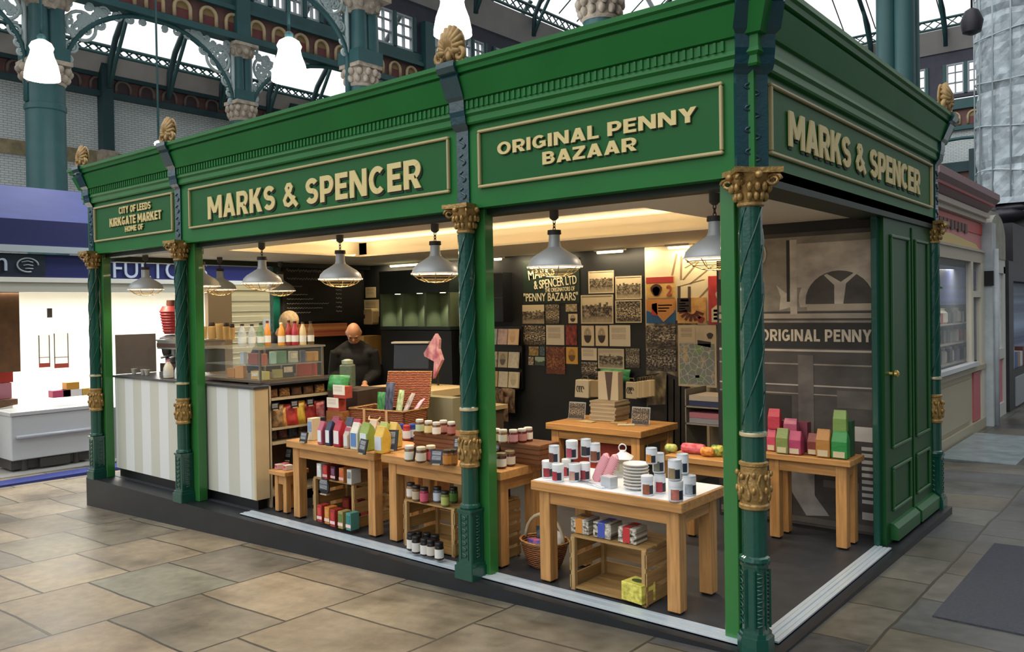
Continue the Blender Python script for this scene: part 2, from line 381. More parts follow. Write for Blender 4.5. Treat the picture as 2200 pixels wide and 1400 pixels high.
def textmesh(s, w, h, depth=.01, bold=.02, spacing=1.0, lines=None):
    cu = bpy.data.curves.new('lettering', 'FONT'); cu.body = s; cu.align_x = 'CENTER'; cu.extrude = .5; cu.offset = bold; cu.space_character = spacing
    cu.resolution_u = 4
    o = bpy.data.objects.new('lettering_tmp', cu); COL.objects.link(o)
    me = bpy.data.meshes.new_from_object(o); bpy.data.objects.remove(o)
    xs = [v.co.x for v in me.vertices]; ys = [v.co.y for v in me.vertices]
    x0, x1, y0, y1 = min(xs), max(xs), min(ys), max(ys)
    for v in me.vertices:
        x, y, z = v.co; v.co = ((x-(x0+x1)/2)/(x1-x0)*w, -z*depth, (y-(y0+y1)/2)/(y1-y0)*h)
    return me   # stands in the XZ plane facing -Y, centred

# heavy grotesque block capitals drawn as strokes
def arcp(cx_, cz_, rx, rz_, a0, a1, n=14): return [(cx_+rx*math.cos(math.radians(a0+(a1-a0)*k/n)), cz_+rz_*math.sin(math.radians(a0+(a1-a0)*k/n))) for k in range(n+1)]
T_ = .22
GL_ = {
 'A': (.78, [[(0, 0), (.23, 0), (.50, 1), (.27, 1)], [(.78, 0), (.55, 0), (.28, 1), (.51, 1)], [(.19, .17), (.59, .17), (.55, .36), (.23, .36)]], []),
 'M': (.96, [[(0, 0), (.21, 0), (.21, 1), (0, 1)], [(.75, 0), (.96, 0), (.96, 1), (.75, 1)], [(.0, 1), (.25, 1), (.58, .25), (.38, .25)], [(.96, 1), (.71, 1), (.38, .25), (.58, .25)]], []),
 'N': (.80, [[(0, 0), (.21, 0), (.21, 1), (0, 1)], [(.59, 0), (.80, 0), (.80, 1), (.59, 1)], [(0, 1), (.24, 1), (.80, 0), (.56, 0)]], []),
 'R': (.72, [[(0, 0), (T_, 0), (T_, 1), (0, 1)], [(.25, .45), (.48, .45), (.72, 0), (.46, 0)]], [[(.1, .9)]+arcp(.40, .66, .21, .24, 90, -90)+[(.1, .42)]]),
 'P': (.68, [[(0, 0), (T_, 0), (T_, 1), (0, 1)]], [[(.1, .9)]+arcp(.38, .65, .20, .25, 90, -90)+[(.1, .40)]]),
 'B': (.70, [[(0, 0), (T_, 0), (T_, 1), (0, 1)]], [[(.1, .9)]+arcp(.36, .70, .19, .20, 90, -90)+[(.1, .50)], [(.1, .5)]+arcp(.38, .30, .21, .20, 90, -90)+[(.1, .10)]]),
 'D': (.74, [[(0, 0), (T_, 0), (T_, 1), (0, 1)]], [[(.1, .9)]+arcp(.34, .5, .29, .40, 90, -90)+[(.1, .10)]]),
 'K': (.76, [[(0, 0), (T_, 0), (T_, 1), (0, 1)], [(.14, .46), (.48, 1), (.74, 1), (.30, .34)], [(.28, .58), (.46, .66), (.76, 0), (.49, 0)]], []),
 'E': (.60, [[(0, 0), (T_, 0), (T_, 1), (0, 1)], [(.1, 0), (.60, 0), (.60, .2), (.1, .2)], [(.1, .41), (.55, .41), (.55, .60), (.1, .60)], [(.1, .8), (.60, .8), (.60, 1), (.1, 1)]], []),
 'F': (.58, [[(0, 0), (T_, 0), (T_, 1), (0, 1)], [(.1, .39), (.53, .39), (.53, .58), (.1, .58)], [(.1, .8), (.58, .8), (.58, 1), (.1, 1)]], []),
 'L': (.56, [[(0, 0), (T_, 0), (T_, 1), (0, 1)], [(.1, 0), (.56, 0), (.56, .2), (.1, .2)]], []),
 'I': (T_, [[(0, 0), (T_, 0), (T_, 1), (0, 1)]], []),
 'H': (.76, [[(0, 0), (T_, 0), (T_, 1), (0, 1)], [(.54, 0), (.76, 0), (.76, 1), (.54, 1)], [(.1, .4), (.66, .4), (.66, .6), (.1, .6)]], []),
 'T': (.66, [[(.22, 0), (.44, 0), (.44, 1), (.22, 1)], [(0, .8), (.66, .8), (.66, 1), (0, 1)]], []),
 'Y': (.78, [[(.28, 0), (.50, 0), (.50, .5), (.28, .5)], [(0, 1), (.25, 1), (.50, .42), (.30, .38)], [(.78, 1), (.53, 1), (.28, .42), (.48, .38)]], []),
 'Z': (.66, [[(0, .8), (.66, .8), (.66, 1), (0, 1)], [(0, 0), (.66, 0), (.66, .2), (0, .2)], [(0, .2), (.27, .2), (.66, .8), (.39, .8)]], []),
 'C': (.74, [], [arcp(.39, .5, .28, .40, 48, 312, 20)]),
 'G': (.78, [[(.42, .36), (.76, .36), (.76, .54), (.42, .54)], [(.56, .1), (.76, .1), (.76, .45), (.56, .45)]], [arcp(.39, .5, .28, .40, 48, 318, 20)]),
 'O': (.82, [], [arcp(.41, .5, .30, .40, 0, 362, 28)]),
 'S': (.66, [], [arcp(.33, .70, .22, .20, 25, 262, 16)+arcp(.33, .30, .23, .20, 82, -155, 16)]),
 '&': (.84, [], [[(.80, .02), (.28, .64), (.22, .78), (.30, .90), (.42, .90), (.50, .79), (.44, .66), (.22, .48), (.11, .30), (.17, .14), (.33, .09), (.50, .17), (.66, .42)]]),
}
def blocktext(s_, w, h, depth, gap=.10, sp=.34):
    x = 0; polys = []
    for ch in s_:
        if ch == ' ': x += sp; continue
        wd, ps, st = GL_[ch]
        for p in ps: polys.append([(x+u, v) for u, v in p])
        for path in st:
            t = .10 if ch != '&' else .085; L_ = []; R2 = []
            for i, q in enumerate(path):
                a_, b_ = path[max(0, i-1)], path[min(len(path)-1, i+1)]; dx, dz = b_[0]-a_[0], b_[1]-a_[1]; l_ = math.hypot(dx, dz) or 1
                nx, nz_ = -dz/l_*t, dx/l_*t; L_.append((x+q[0]+nx, q[1]+nz_)); R2.append((x+q[0]-nx, q[1]-nz_))
            for i in range(len(path)-1): polys.append([L_[i], L_[i+1], R2[i+1], R2[i]])
        x += wd+gap
    x -= gap; b = MB()
    for k, p in enumerate(polys): b.prism([((u/x-.5)*w, (v-.5)*h) for u, v in p], 'y', -depth/2-.0012*(k % 7)/7, depth/2-.0006*(k % 7)/7)
    return b

# ------------------------------------------------------------------ market floor
def gz(x, y): 
    x = max(-7.3, min(.2, x)); y = max(-4, min(4, y)); return -.014+.0385*x-.013*y
f = MB(); xs = [-26, -16, -10, -7.3, -6.5, -5.5, -4.5, -3.5, -2.5, -1.5, -.5, .2, 1, 3, 8]; ys = [-8, -4, -2, -1, -.5, -.1, 1, 2, 3, 4, 6, 10, 18, 30]
f.add([(x, y, gz(x, y)) for y in ys for x in xs], [(j*len(xs)+i, j*len(xs)+i+1, (j+1)*len(xs)+i+1, (j+1)*len(xs)+i) for j in range(len(ys)-1) for i in range(len(xs)-1)], 0, True)
struct(f.build('floor', flagstones()))
mt = MB(); a = [(.50, 2.72), (2.2, 2.95), (2.2, 1.0), (.50, 1.0)]
mt.add([(x, y, gz(x, y)+h) for h in (.001, .008) for x, y in a], [(0, 1, 2, 3), (7, 6, 5, 4)]+[(i, i+4, (i+1) % 4+4, (i+1) % 4) for i in range(4)])
tag(mt.build('floor_mat', P('#3f424b', .9, bump=.6, bsc=120, nz=.15, sc=60)), 'dark grey ribbed entrance mat lying on the flagstones beside the kiosk', 'mat')


# ------------------------------------------------------------------ the kiosk
K = thing('market_kiosk', 'dark green market kiosk with gold lettered signs, gilded slim columns and open shop fronts', 'kiosk')
XL, XR, YB = -6.87, 0.0, 3.5
def sweep(mb, prof, path, mi=0):
    n = len(path); rows = []
    for i, p in enumerate(path):
        a = Vector(path[i-1]); b = Vector(p); c = Vector(path[(i+1) % n])
        d1 = (b-a).normalized(); d2 = (c-b).normalized(); n1 = Vector((d1.y, -d1.x)); n2 = Vector((d2.y, -d2.x))
        mm = (n1+n2); mm /= max(.5, mm.dot(n1))
        rows.append([(b.x+mm.x*d, b.y+mm.y*d, z) for d, z in prof])
    k = len(prof); vs = [v for r_ in rows for v in r_]
    mb.add(vs, [(i*k+j, ((i+1) % n)*k+j, ((i+1) % n)*k+j+1, i*k+j+1) for i in range(n) for j in range(k-1)], mi)
RECT = [(XL, 0), (XR, 0), (XR, YB), (XL, YB)]
b = MB(); b.bx(XL, XR, 0, .08, 2.2, 2.72); b.bx(XR-.08, XR, .08, YB, 2.2, 2.72); b.bx(XL, XL+.08, .08, YB, 2.2, 2.72); b.bx(XL+.08, XR-.08, YB-.05, YB, 2.2, 2.72)
b.build('fascia', FASC, K)
b = MB(); sweep(b, [(0, 2.69), (.025, 2.69), (.032, 2.70), (.03, 2.735), (.045, 2.75), (.04, 2.77)], RECT); b.build('fascia_moulding', FASC, K)
b = MB(); sweep(b, [(.04, 2.77), (.04, 2.825), (.058, 2.83), (.062, 2.84), (.105, 2.955), (.092, 2.957), (.092, 2.97), (.115, 2.975), (.12, 3.0), (.135, 3.01), (.135, 3.035), (-.05, 3.04)], RECT)
b.build('cornice', FASC, K)
b = MB(); comb = [(-.12, -.035)]
for i in range(170): x = -.12-i*.039; comb += [(x, -.052), (x-.014, -.052), (x-.014, -.043), (x-.039, -.043)]
b.prism(comb+[(-.12-170*.039, -.035)], 'z', 2.776, 2.822)
b.build('dentil_band', FASC, K)
b = MB(); b.bx(XL+.05, XR-.05, .05, YB-.02, 2.5, 2.98); b.build('roof', CHARC, K)
b = MB(); b.bx(XL, XR, .08, .2, 2.165, 2.25); b.bx(XR-.2, XR, .2, YB, 2.165, 2.25); b.bx(XL, XL+.16, .2, YB, 2.13, 2.25); b.build('lintel', DARK, K)

def column(x, y, corner=False, s=1.0):
    e = bpy.data.objects.new('column', None); COL.objects.link(e); e.parent = K; e.location = (x, y, 0); e.empty_display_size = .1
    if corner: e.rotation_euler = (0, 0, PI/4)
    w = .062*s if not corner else .066
    oct_ = lambda q, c: [(-q, -q+c), (-q+c, -q), (q-c, -q), (q, -q+c), (q, q-c), (q-c, q), (-q+c, q), (-q, q-c)]
    b = MB(); cc = .05 if corner else .006
    b.prism(oct_(w+.012, cc), 'z', 0, .075); b.prism(oct_(w+.004, cc), 'z', .075, .095); b.prism(oct_(w-.006, cc), 'z', .095, .40); b.prism(oct_(w, cc), 'z', .40, .415)
    for q in range(4):
        mt_ = Matrix.Rotation(q*PI/2, 4, 'Z')
        for k in range(7):
            z = .14+k*.037; b.tube([(-.016+.032*math.sin(j*PI/4), -w+.004, z-.012+.024*j/4) for j in range(5)], .005, 5, mtx=mt_)
        b.bx(-.03, -.026, -w+.002, -w+.012, .115, .385, 0, mt_); b.bx(.026, .03, -w+.002, -w+.012, .115, .385, 0, mt_)
    b.build('pedestal', COLG, e)
    b = MB(); b.lathe([(.058*s, .415), (.063*s, .425), (.06*s, .44), (.05*s, .447), (.05*s, .665)], 32, flute=.05, nf=12)
    b.lathe([(.049*s, .88), (.049*s, .995), (.054*s, 1.0), (.054*s, 1.018), (.048*s, 1.024), (.045*s, 2.06)], 32, flute=.05, nf=12)
    for k in range(4):
        b.tube([(.0475*s*math.cos(k*PI/2+j*.35), .0475*s*math.sin(k*PI/2+j*.35), 1.05+j*.05) for j in range(21)], .005, 4)
    b.build('shaft', COLG, e)
    b = MB(); b.lathe([(.056*s, 1.0), (.058*s, 1.009), (.056*s, 1.018)], 24)
    b.build('ring', GOLDL, e)
    b = MB(); b.lathe([(.056*s, .662), (.062*s, .667), (.062*s, .682), (.056*s, .69), (.056*s, .70), (.06*s, .71), (.063*s, .75), (.06*s, .79), (.054*s, .84), (.054*s, .86), (.06*s, .866), (.06*s, .878), (.05*s, .884)], 32)
    for k in range(8):
        a = k*PI/4; rr = .062*s
        b.tube([(rr*math.cos(a+.12*math.sin(j)), rr*math.sin(a+.12*math.sin(j)), .705+j*.018) for j in range(8)], [.008, .010, .010, .009, .008, .008, .007, .004], 5)
        b.ell((.067*s*math.cos(a+.4), .067*s*math.sin(a+.4), .815+.012*(k % 2)), (.011, .011, .016), 6, 5)
        b.ell((.067*s*math.cos(a+.4), .067*s*math.sin(a+.4), .755), (.010, .010, .018), 6, 5)
    b.build('gilded_band', GOLD, e)
    b = MB(); b.lathe([(.05*s, 2.055), (.055*s, 2.06), (.055*s, 2.072), (.048*s, 2.076), (.052*s, 2.10), (.062*s, 2.14), (.078*s, 2.18), (.084*s, 2.2)], 24)
    q = .1*s; b.prism([(-q, -q), (0, -q*.82), (q, -q), (q*.82, 0), (q, q), (0, q*.82), (-q, q), (-q*.82, 0)], 'z', 2.2, 2.225)
    for k in range(4):
        a = PI/4+k*PI/2
        pts = [((.084+.03*math.cos(t)*(1-t/14))*s*1.15, (.03*math.sin(t)*(1-t/14))) for t in [j*.7 for j in range(14)]]
        b.tube([(p*math.cos(a), p*math.sin(a), 2.17+z) for p, z in pts], .008*s, 5)
        for dz, ro in ((2.10, .060), (2.14, .075)):
            for da in (-.35, .35, PI/4):
                b.ell((ro*s*math.cos(a+da), ro*s*math.sin(a+da), dz), (.013*s, .013*s, .02*s), 7, 6)
        b.ell((.088*s*math.cos(a+PI/4), .088*s*math.sin(a+PI/4), 2.19), (.018*s, .018*s, .016*s), 8, 6)
    b.build('capital', GOLD, e)
    return e
C1, C2, C3, C4, C5 = (-.03, .02), (-1.80, .0), (-5.12, .0), (-6.78, .0), (-.02, 3.42)
column(*C1, True, 1.12)
for c in (C2, C3, C4, C5): column(*c)
for x0, x1 in ((-1.915, -1.70), (-.20, -.125), (-5.21, -4.985), (-6.87, -6.70)):
    b = MB(); b.bx(x0, x1, .055, .135, 0, 2.2); b.build('post', POST, K, .004)
for y0, y1 in ((.09, .15), (2.04, 2.10)):
    b = MB(); b.bx(-.13 if y0 < 1 else -.085, -.045, y0, y1, 0, 2.2); b.build('post', POST if y0 < 1 else COLG, K, .004)
b = MB(); b.bx(-6.87, -6.79, 2.06, 2.15, 0, 2.2); b.build('post', COLG, K, .004)
# pilaster strips across the fascia above each column
def pil(c, rz, w):
    b = MB(); pr = [(.012, 2.2), (.012, 2.66), (.03, 2.68), (.045, 2.70), (.05, 2.74), (.058, 2.77), (.06, 2.83), (.078, 2.85), (.125, 2.955), (.115, 2.97), (.14, 2.98), (.155, 3.01), (.155, 3.04), (0, 3.045)]
    k = len(pr); vs = []
    for sx_ in (-1, 1): vs += [(sx_*w*(1 if z < 2.67 else 1.25 if z < 2.84 else 1.5), -d, z) for d, z in pr]+[(sx_*w, .02, 3.04), (sx_*w, .02, 2.2)]
    k += 2
    b.add(vs, [tuple(range(k)), tuple(range(k, 2*k))[::-1]]+[(i, (i+1) % k, (i+1) % k+k, i+k) for i in range(k)])
    for z in (2.26, 2.36, 2.46, 2.56):
        b.tube([(w*.5*math.sin(j*.9), -.014, z+j*.009) for j in range(8)], .006, 5)
    b.build('pilaster', PIL, K, loc=(c[0], c[1], 0), rot=(0, 0, rz))
pil((C2[0]-.005, 0), 0, .047); pil((C3[0], 0), 0, .047); pil((C4[0], 0), 0, .047)
pil((-.022, .022), PI/4, .075); pil((0, 3.43), PI/2, .047)
# signs
def sign(x0, x1, rz, lines, name):
    e = bpy.data.objects.new(name, None); COL.objects.link(e); e.parent = K; e.empty_display_size = .1
    xm = (x0+x1)/2; w = (x1-x0)/2; zt, zb = 2.648, 2.31
    e.location = (xm, 0, 0) if rz == 0 else (0, xm, 0); e.rotation_euler = (0, 0, rz)
    b = MB(); b.bx(-w+.02, w-.02, -.004, .002, zb+.02, zt-.02); b.build('panel', FASC2, e)
    b = MB(); t = .017
    for a in ((-w, w, zt-t, zt), (-w, w, zb, zb+t), (-w, -w+t, zb+t, zt-t), (w-t, w, zb+t, zt-t)):
        b.bx(a[0], a[1], -.024, 0, a[2], a[3])
    b.build('frame', FRAME, e, .005)
    for s_, cx_, cz_, tw, th in lines:
        b = blocktext(s_, tw, th, .008); b.build('lettering', LETT, e, loc=(cx_-xm, -.013, cz_))
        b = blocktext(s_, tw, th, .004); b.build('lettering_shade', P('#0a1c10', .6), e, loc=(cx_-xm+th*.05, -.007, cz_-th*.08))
def span(p0, p1, hx, y0, y1, side=False):
    if side: g = lambda x, y: onX(x, y, 0); a, c = g(*p0).y, g(*p1).y
    else: g = lambda x, y: onY(x, y, 0); a, c = g(*p0).x, g(*p1).x
    z0, z1 = g(hx, y1).z, g(hx, y0).z
    return (a+c)/2, (z0+z1)/2, c-a, z1-z0
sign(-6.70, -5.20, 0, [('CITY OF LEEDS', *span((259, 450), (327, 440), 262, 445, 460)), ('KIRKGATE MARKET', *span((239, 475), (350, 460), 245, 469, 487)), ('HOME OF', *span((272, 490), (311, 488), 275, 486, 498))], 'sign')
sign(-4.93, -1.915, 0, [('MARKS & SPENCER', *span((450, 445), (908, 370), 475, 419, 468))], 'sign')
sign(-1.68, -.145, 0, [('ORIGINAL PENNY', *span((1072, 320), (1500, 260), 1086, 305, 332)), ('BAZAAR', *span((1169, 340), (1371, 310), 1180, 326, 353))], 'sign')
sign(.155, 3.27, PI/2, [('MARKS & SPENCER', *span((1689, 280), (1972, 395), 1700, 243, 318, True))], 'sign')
# gilded shell finials on the cornice
def shell(x, y, rz, s=1.0):
    b = MB(); n = 11
    for k in range(n):
        a = PI*(k/(n-1)-.5)*1.15
        tip = Vector((math.sin(a)*.075, -.015, .075+math.cos(a)*.10)); root = Vector((math.sin(a)*.012, -.02, .06))
        mid = (tip+root)/2+Vector((0, -.022, 0))
        b.tube([root, mid, tip], [.008, .016, .013], 7)
    b.ell((0, .005, .095), (.07, .014, .08), 14, 8)
    for sg in (-1, 1):
        b.tube([(sg*(.062-.034*math.cos(t)*(1-t/11)), -.025, .036+.034*math.sin(t)*(1-t/11)) for t in [j*.6 for j in range(16)]], [.012]*12+[.01, .009, .008, .007], 6)
        b.tube([(sg*.03, -.02, .03), (sg*.015, -.03, .06), (0, -.03, .075)], .011, 6)
    b.bx(-.085, .085, -.03, .02, 0, .012); b.ell((0, -.03, .04), (.018, .015, .025), 8, 6)
    b.build('shell_finial', P('#a98a5a', .55, .2, nz=.25, sc=40), K, loc=(x, y, 3.04), rot=(0, 0, rz)).scale = (s, s, s)
shell(C2[0]-.02, -.06, 0, 1.3); shell(C3[0], -.06, 0, 1.25); shell(C4[0], -.06, 0, 1.2); shell(.06, 3.40, PI/2, 1.35); shell(-.03, -.03, PI/4, 1.3)
# plinth, sills, panelled side door
b = MB()
pl = [(XL-.04, -.055), (.085, -.055), (.085, YB), (XL-.04, YB)]
b.add([(x, y, z) for z in (-.5, -.0) for x, y in pl], [(0, 1, 2, 3)[::-1], (4, 5, 6, 7)]+[(i, (i+1) % 4, (i+1) % 4+4, i+4) for i in range(4)])
b.build('plinth', PLINTH, K)
for x0, x1 in ((-4.30, -1.86), (-1.74, -.09)):
    b = MB()
    for k in range(4): b.bx(x0, x1, .012+k*.03, .034+k*.03, 0, .012+.003*(k % 2))
    b.bx(x0, x1, .012, .13, 0, .006); b.build('sill', ALU, K)
b = MB()
for k in range(4): b.bx(-.075+k*.028, -.054+k*.028, .14, 2.03, 0, .012+.003*(k % 2))
b.bx(-.075, .03, .14, 2.03, 0, .006); b.build('sill', ALU, K)
b = MB(); b.bx(-.07, -.02, 2.10, 3.36, .0, 2.2); d = b.build('side_door', P('#144c22', .4), K)
b = MB()
for y0, y1 in ((2.24, 2.70), (2.86, 3.24)):
    for z0, z1 in ((.62, 2.06), (.2, .5)):
        t = .022
        for a in ((y0, y1, z1-t, z1), (y0, y1, z0, z0+t), (y0, y0+t, z0+t, z1-t), (y1-t, y1, z0+t, z1-t)): b.bx(-.02, -.004, *a)
b.bx(-.02, -.008, 2.775, 2.79, .02, 2.14); b.build('door_moulding', P('#2c5a30', .35), d, .005)
b = MB(); b.prism([(-.02, .02), (.03, .02), (.03, .10), (.0, .125), (-.02, .13)], 'y', 2.2, 2.76); b.prism([(-.02, .02), (.035, .02), (.035, .10), (.0, .125), (-.02, .13)], 'y', 2.8, 3.33); b.build('kickboard', P('#1f5a2c', .35), d)
b = MB(); b.lathe([(.012, 0), (.01, .02), (.024, .035), (.024, .05), (.01, .06)], 14, mtx=Matrix.Translation((-.02, 2.21, 1.13)) @ Matrix.Rotation(PI/2, 4, 'Y')); b.build('knob', P('#e0c070', .25, .8), d)

# ------------------------------------------------------------------ kiosk interior shell
def sbox(name, mat, *a):
    b = MB(); b.bx(*a); return struct(b.build(name, mat))
sbox('floor_kiosk', P('#33363a', .5, nz=.2, sc=7), XL+.05, -.08, .14, YB-.02, 0, .004)
b = MB(); CX0, CX1, CY0, CY1 = -5.4, -.95, .62, 2.2; zc = 2.185
for a in ((XL+.16, -.2, .2, CY0), (XL+.16, -.2, CY1, YB), (XL+.16, CX0, CY0, CY1), (CX1, -.2, CY0, CY1)): b.bx(*a, zc, zc+.02)
for a in ((CX0-.02, CX1+.02, CY0-.14, CY0-.12), (CX0-.02, CX1+.02, CY1+.12, CY1+.14), (CX0-.14, CX0-.12, CY0-.1, CY1+.1), (CX1+.12, CX1+.14, CY0-.1, CY1+.1)): b.bx(*a, zc+.02, zc+.16)
b.bx(CX0-.14, CX1+.14, CY0-.14, CY1+.14, zc+.16, zc+.18)
struct(b.build('ceiling', P('#e4dccb', .6)))
sbox('wall_back', P('#191b1b', .55, nz=.15, sc=5), XL+.0, -1.2, YB-.02, YB-.005, 0, 2.2)
sbox('wall_left', P('#171816', .6), XL+.0, XL+.03, 2.15, YB-.02, 0, 2.2)
sbox('wall_right', P('#1b1b1b', .6), -1.25, -.08, 2.205, 2.25, 0, 2.2)
sbox('wall_right.001', P('#222120', .6), -1.27, -1.22, 2.25, YB-.02, 0, 2.2)
for k, (px0, px1, py) in enumerate(((820, 985, 566), (1052, 1095, 551), (1250, 1362, 534), (1392, 1480, 522))):
    x0, x1 = onZ(px0, py, zc).x, onZ(px1, py, zc).x
    e = thing('tube_light', 'warm tube light along the ceiling edge above the '+('dark empty niches', 'card racks', 'old town photographs', 'yellow posters')[k], 'light', ((x0+x1)/2, 3.40, zc), group='tube lights above the back wall')
    w = (x1-x0)/2
    b = MB(); b.bx(-w, w, -.04, .04, -.02, 0); b.build('housing', P('#d8d0bd', .5), e)
    b = MB(); b.tube([(-w+.02, 0, -.03), (w-.02, 0, -.03)], .014, 8); b.build('tube', emis('#ffe6b8', 5), e)

# pendant lamps
def pendant(label, x, y, lit=True):
    e = thing('pendant_lamp', label, 'lamp', (x, y, zc), group='grey caged pendant lamps')
    b = MB(); b.lathe([(.0, 0), (.028, 0), (.028, -.045), (.012, -.06), (0, -.06)], 14, cap=False); b.build('ceiling_rose', P('#4c4a46', .6), e)
    b = MB()
    for k in range(3):
        z = -.07-k*.02; mt_ = Matrix.Translation((0, 0, z)) @ Matrix.Rotation(k*PI/2, 4, 'Z')
        b.tube([(.008*math.cos(t), 0, .014*math.sin(t)) for t in [j*PI/5 for j in range(10)]], .003, 5, True, mtx=mt_)
    b.build('chain', P('#5a5248', .5, .6), e)
    b = MB(); b.lathe([(.012, -.118), (.04, -.118), (.042, -.142), (.034, -.146)], 20); b.build('cap', P('#3a322b', .6), e)
    b = MB(); b.lathe([(.033, -.14), (.035, -.20), (.042, -.22), (.085, -.248), (.125, -.272), (.152, -.30), (.160, -.328), (.170, -.334), (.166, -.342)], 36, cap=False); b.build('lamp_shade', P('#b9bcbc', .4, .1, nz=.08, sc=6), e)
    b = MB(); b.lathe([(.030, -.16), (.034, -.215), (.082, -.256), (.122, -.28), (.148, -.305), (.156, -.33), (.166, -.342), (.170, -.334)], 36, cap=False); b.build('shade_lining', P('#fff3dd', .5, emit=.9), e)
    b = MB()
    for q, z in ((.145, -.352), (.115, -.375), (.07, -.392)): b.tube([(q*math.cos(t), q*math.sin(t), z) for t in [j*PI/12 for j in range(24)]], .0025, 4, True)
    for k in range(8):
        a = k*PI/4; b.tube([(q*math.cos(a), q*math.sin(a), z) for q, z in ((.162, -.338), (.145, -.352), (.115, -.375), (.07, -.392), (0, -.40))], .0025, 4)
    b.build('cage', P('#8c7446', .5, .4), e)
    b = MB(); b.ell((0, 0, -.27), (.035, .035, .05), 12, 8); b.build('bulb', emis('#fff0cf', 9), e)
    lamp('bulb_light', 'SPOT', (0, 0, -.335), 14, (1, .86, .64), .05, parent=e, spot_size=2.5, spot_blend=.6)
for i, (px, yy) in enumerate(((312, .34), (562, .36), (730, .40), (934, .36), (1190, .34), (1535, .36))):
    zz = {312: 545, 562: 518, 730: 503, 934: 477, 1190: 447, 1535: 432}[px]
    pendant('grey pendant lamp '+('by the shop front next to the outer end column', 'over the striped counter, just past the second column', 'between the striped counter and the coffee bags', 'next to the middle column', 'over the tins table', 'half hidden by the corner post')[i], onY(px, zz, yy).x, yy)
pendant('small grey caged pendant lamp at the back beside the chalkboard menu', -6.60, 2.03)
pendant('small grey caged pendant lamp over the coffee machine, in front of the blue sign', -6.30, 1.08)
p = onZ(432, 614, 1.85); pendant('grey caged pendant lamp partly behind the second column', p.x, p.y)
# ------------------------------------------------------------------ market hall around the kiosk
BRICK = whitebrick(); RED = P('#6e3636', .6, nz=.2, sc=5); BUFF = P('#a8926e', .6, nz=.2, sc=10); PLAS = P('#b4b0ae', .7, nz=.08, sc=2); MAR = P('#6a4a44', .6, nz=.2, sc=4); RGL = roofglass()
AX = -19.5
def along(axis, c, mb, u0, u1, d0, d1, z0, z1, mi=0):
    """box in a wall running along y at x=c (axis 'y') or along x at y=c (axis 'x'); d = distance into the hall"""
    if axis == 'y': mb.bx(c+d0, c+d1, u0, u1, z0, z1, mi)
    else: mb.bx(u0, u1, c-d1, c-d0, z0, z1, mi)
def frame_pt(axis, c, u, d, z): return (c+d, u, z) if axis == 'y' else (u, c-d, z)
def frieze(label, axis, c, u0, u1, z0, z1, name='arched_frieze', dim=False, step=.62):
    e = thing(name, label, 'frieze', frame_pt(axis, c, (u0+u1)/2, 0, z0)); h = z1-z0; e['kind'] = 'structure'; o = Vector(e.location)
    def sh(mb): return [setattr(mb, 'v', [v-o for v in mb.v])]
    b = MB(); along(axis, c, b, u0, u1, -.2, 0, z0, z1); sh(b); b.build('backing', MAR, e)
    b = MB(); r_ = step*.30
    n = int((u1-u0)/step)
    for k in range(n):
        u = u0+(k+.5)*step; zc_ = z0+h*.52
        pts = [frame_pt(axis, c, u-r_, .03, z0+h*.12)]+[frame_pt(axis, c, u-r_*math.cos(a), .03, zc_+r_*math.sin(a)) for a in [j*PI/10 for j in range(11)]]+[frame_pt(axis, c, u+r_, .03, z0+h*.12)]
        b.tube(pts, .042, 5)
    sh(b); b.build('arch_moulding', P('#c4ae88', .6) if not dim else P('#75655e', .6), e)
    b = MB()
    for k in range(n):
        u = u0+(k+.5)*step; zc_ = z0+h*.52; q = r_*.86
        for poly, m_ in (([(u-q, z0+h*.1), (u+q, z0+h*.1), (u+q, zc_), (u-q, zc_)], 0), ([(u-q*math.cos(a), zc_+q*math.sin(a)) for a in [j*PI/10 for j in range(11)]], 1)):
            if axis == 'y': b.prism(poly, 'x', c, c+.015, m_)
            else: b.prism(poly, 'y', c-.015, c, m_)
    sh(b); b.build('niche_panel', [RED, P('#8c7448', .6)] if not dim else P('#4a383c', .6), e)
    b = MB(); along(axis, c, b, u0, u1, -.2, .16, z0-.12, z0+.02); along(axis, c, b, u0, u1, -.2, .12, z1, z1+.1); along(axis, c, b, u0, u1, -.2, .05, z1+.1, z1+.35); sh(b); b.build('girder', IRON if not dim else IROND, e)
    return e
# aisle wall on the far side of the frozen food shop
b = MB(); b.bx(AX-.3, AX, -2, 30, -.4, 5.35); b.bx(AX-.3, AX, -2, 30, 5.68, 7.05); struct(b.build('wall_far', BRICK))
b = MB(); b.bx(AX-.3, AX+.04, -2, 30, 5.35, 5.68); struct(b.build('trim_1', P('#8a7f62', .8, nz=.3, sc=6)))
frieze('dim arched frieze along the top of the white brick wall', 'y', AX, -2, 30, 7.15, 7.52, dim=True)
def slab(label, pts, th, mat, name, cat=None):
    b = MB(); n = (Vector(pts[1])-Vector(pts[0])).cross(Vector(pts[2])-Vector(pts[0])).normalized()*th; k = len(pts)
    b.add(list(pts)+[tuple(Vector(p)+n) for p in pts], [tuple(range(k)), tuple(range(k, 2*k))[::-1]]+[(i, i+k, (i+1) % k+k, (i+1) % k) for i in range(k)])
    o = b.build(name, mat); return tag(o, label, cat) if cat else struct(o)
def lattice(label, axis, c, u0, u1, d, z0, z1):
    b = MB(); u = u0; w = (z1-z0)*1.25
    fp = lambda u, z: frame_pt(axis, c, u, d, z)
    b.tube([fp(u0, z0), fp(u1, z0)], .05, 4); b.tube([fp(u0, z1), fp(u1, z1)], .05, 4)
    while u+w < u1:
        b.tube([fp(u, z0), fp(u+w, z1)], .022, 4); b.tube([fp(u, z1), fp(u+w, z0)], .022, 4); u += w
    return struct(tag(b.build('lattice_girder', IRON), label, 'girder'))
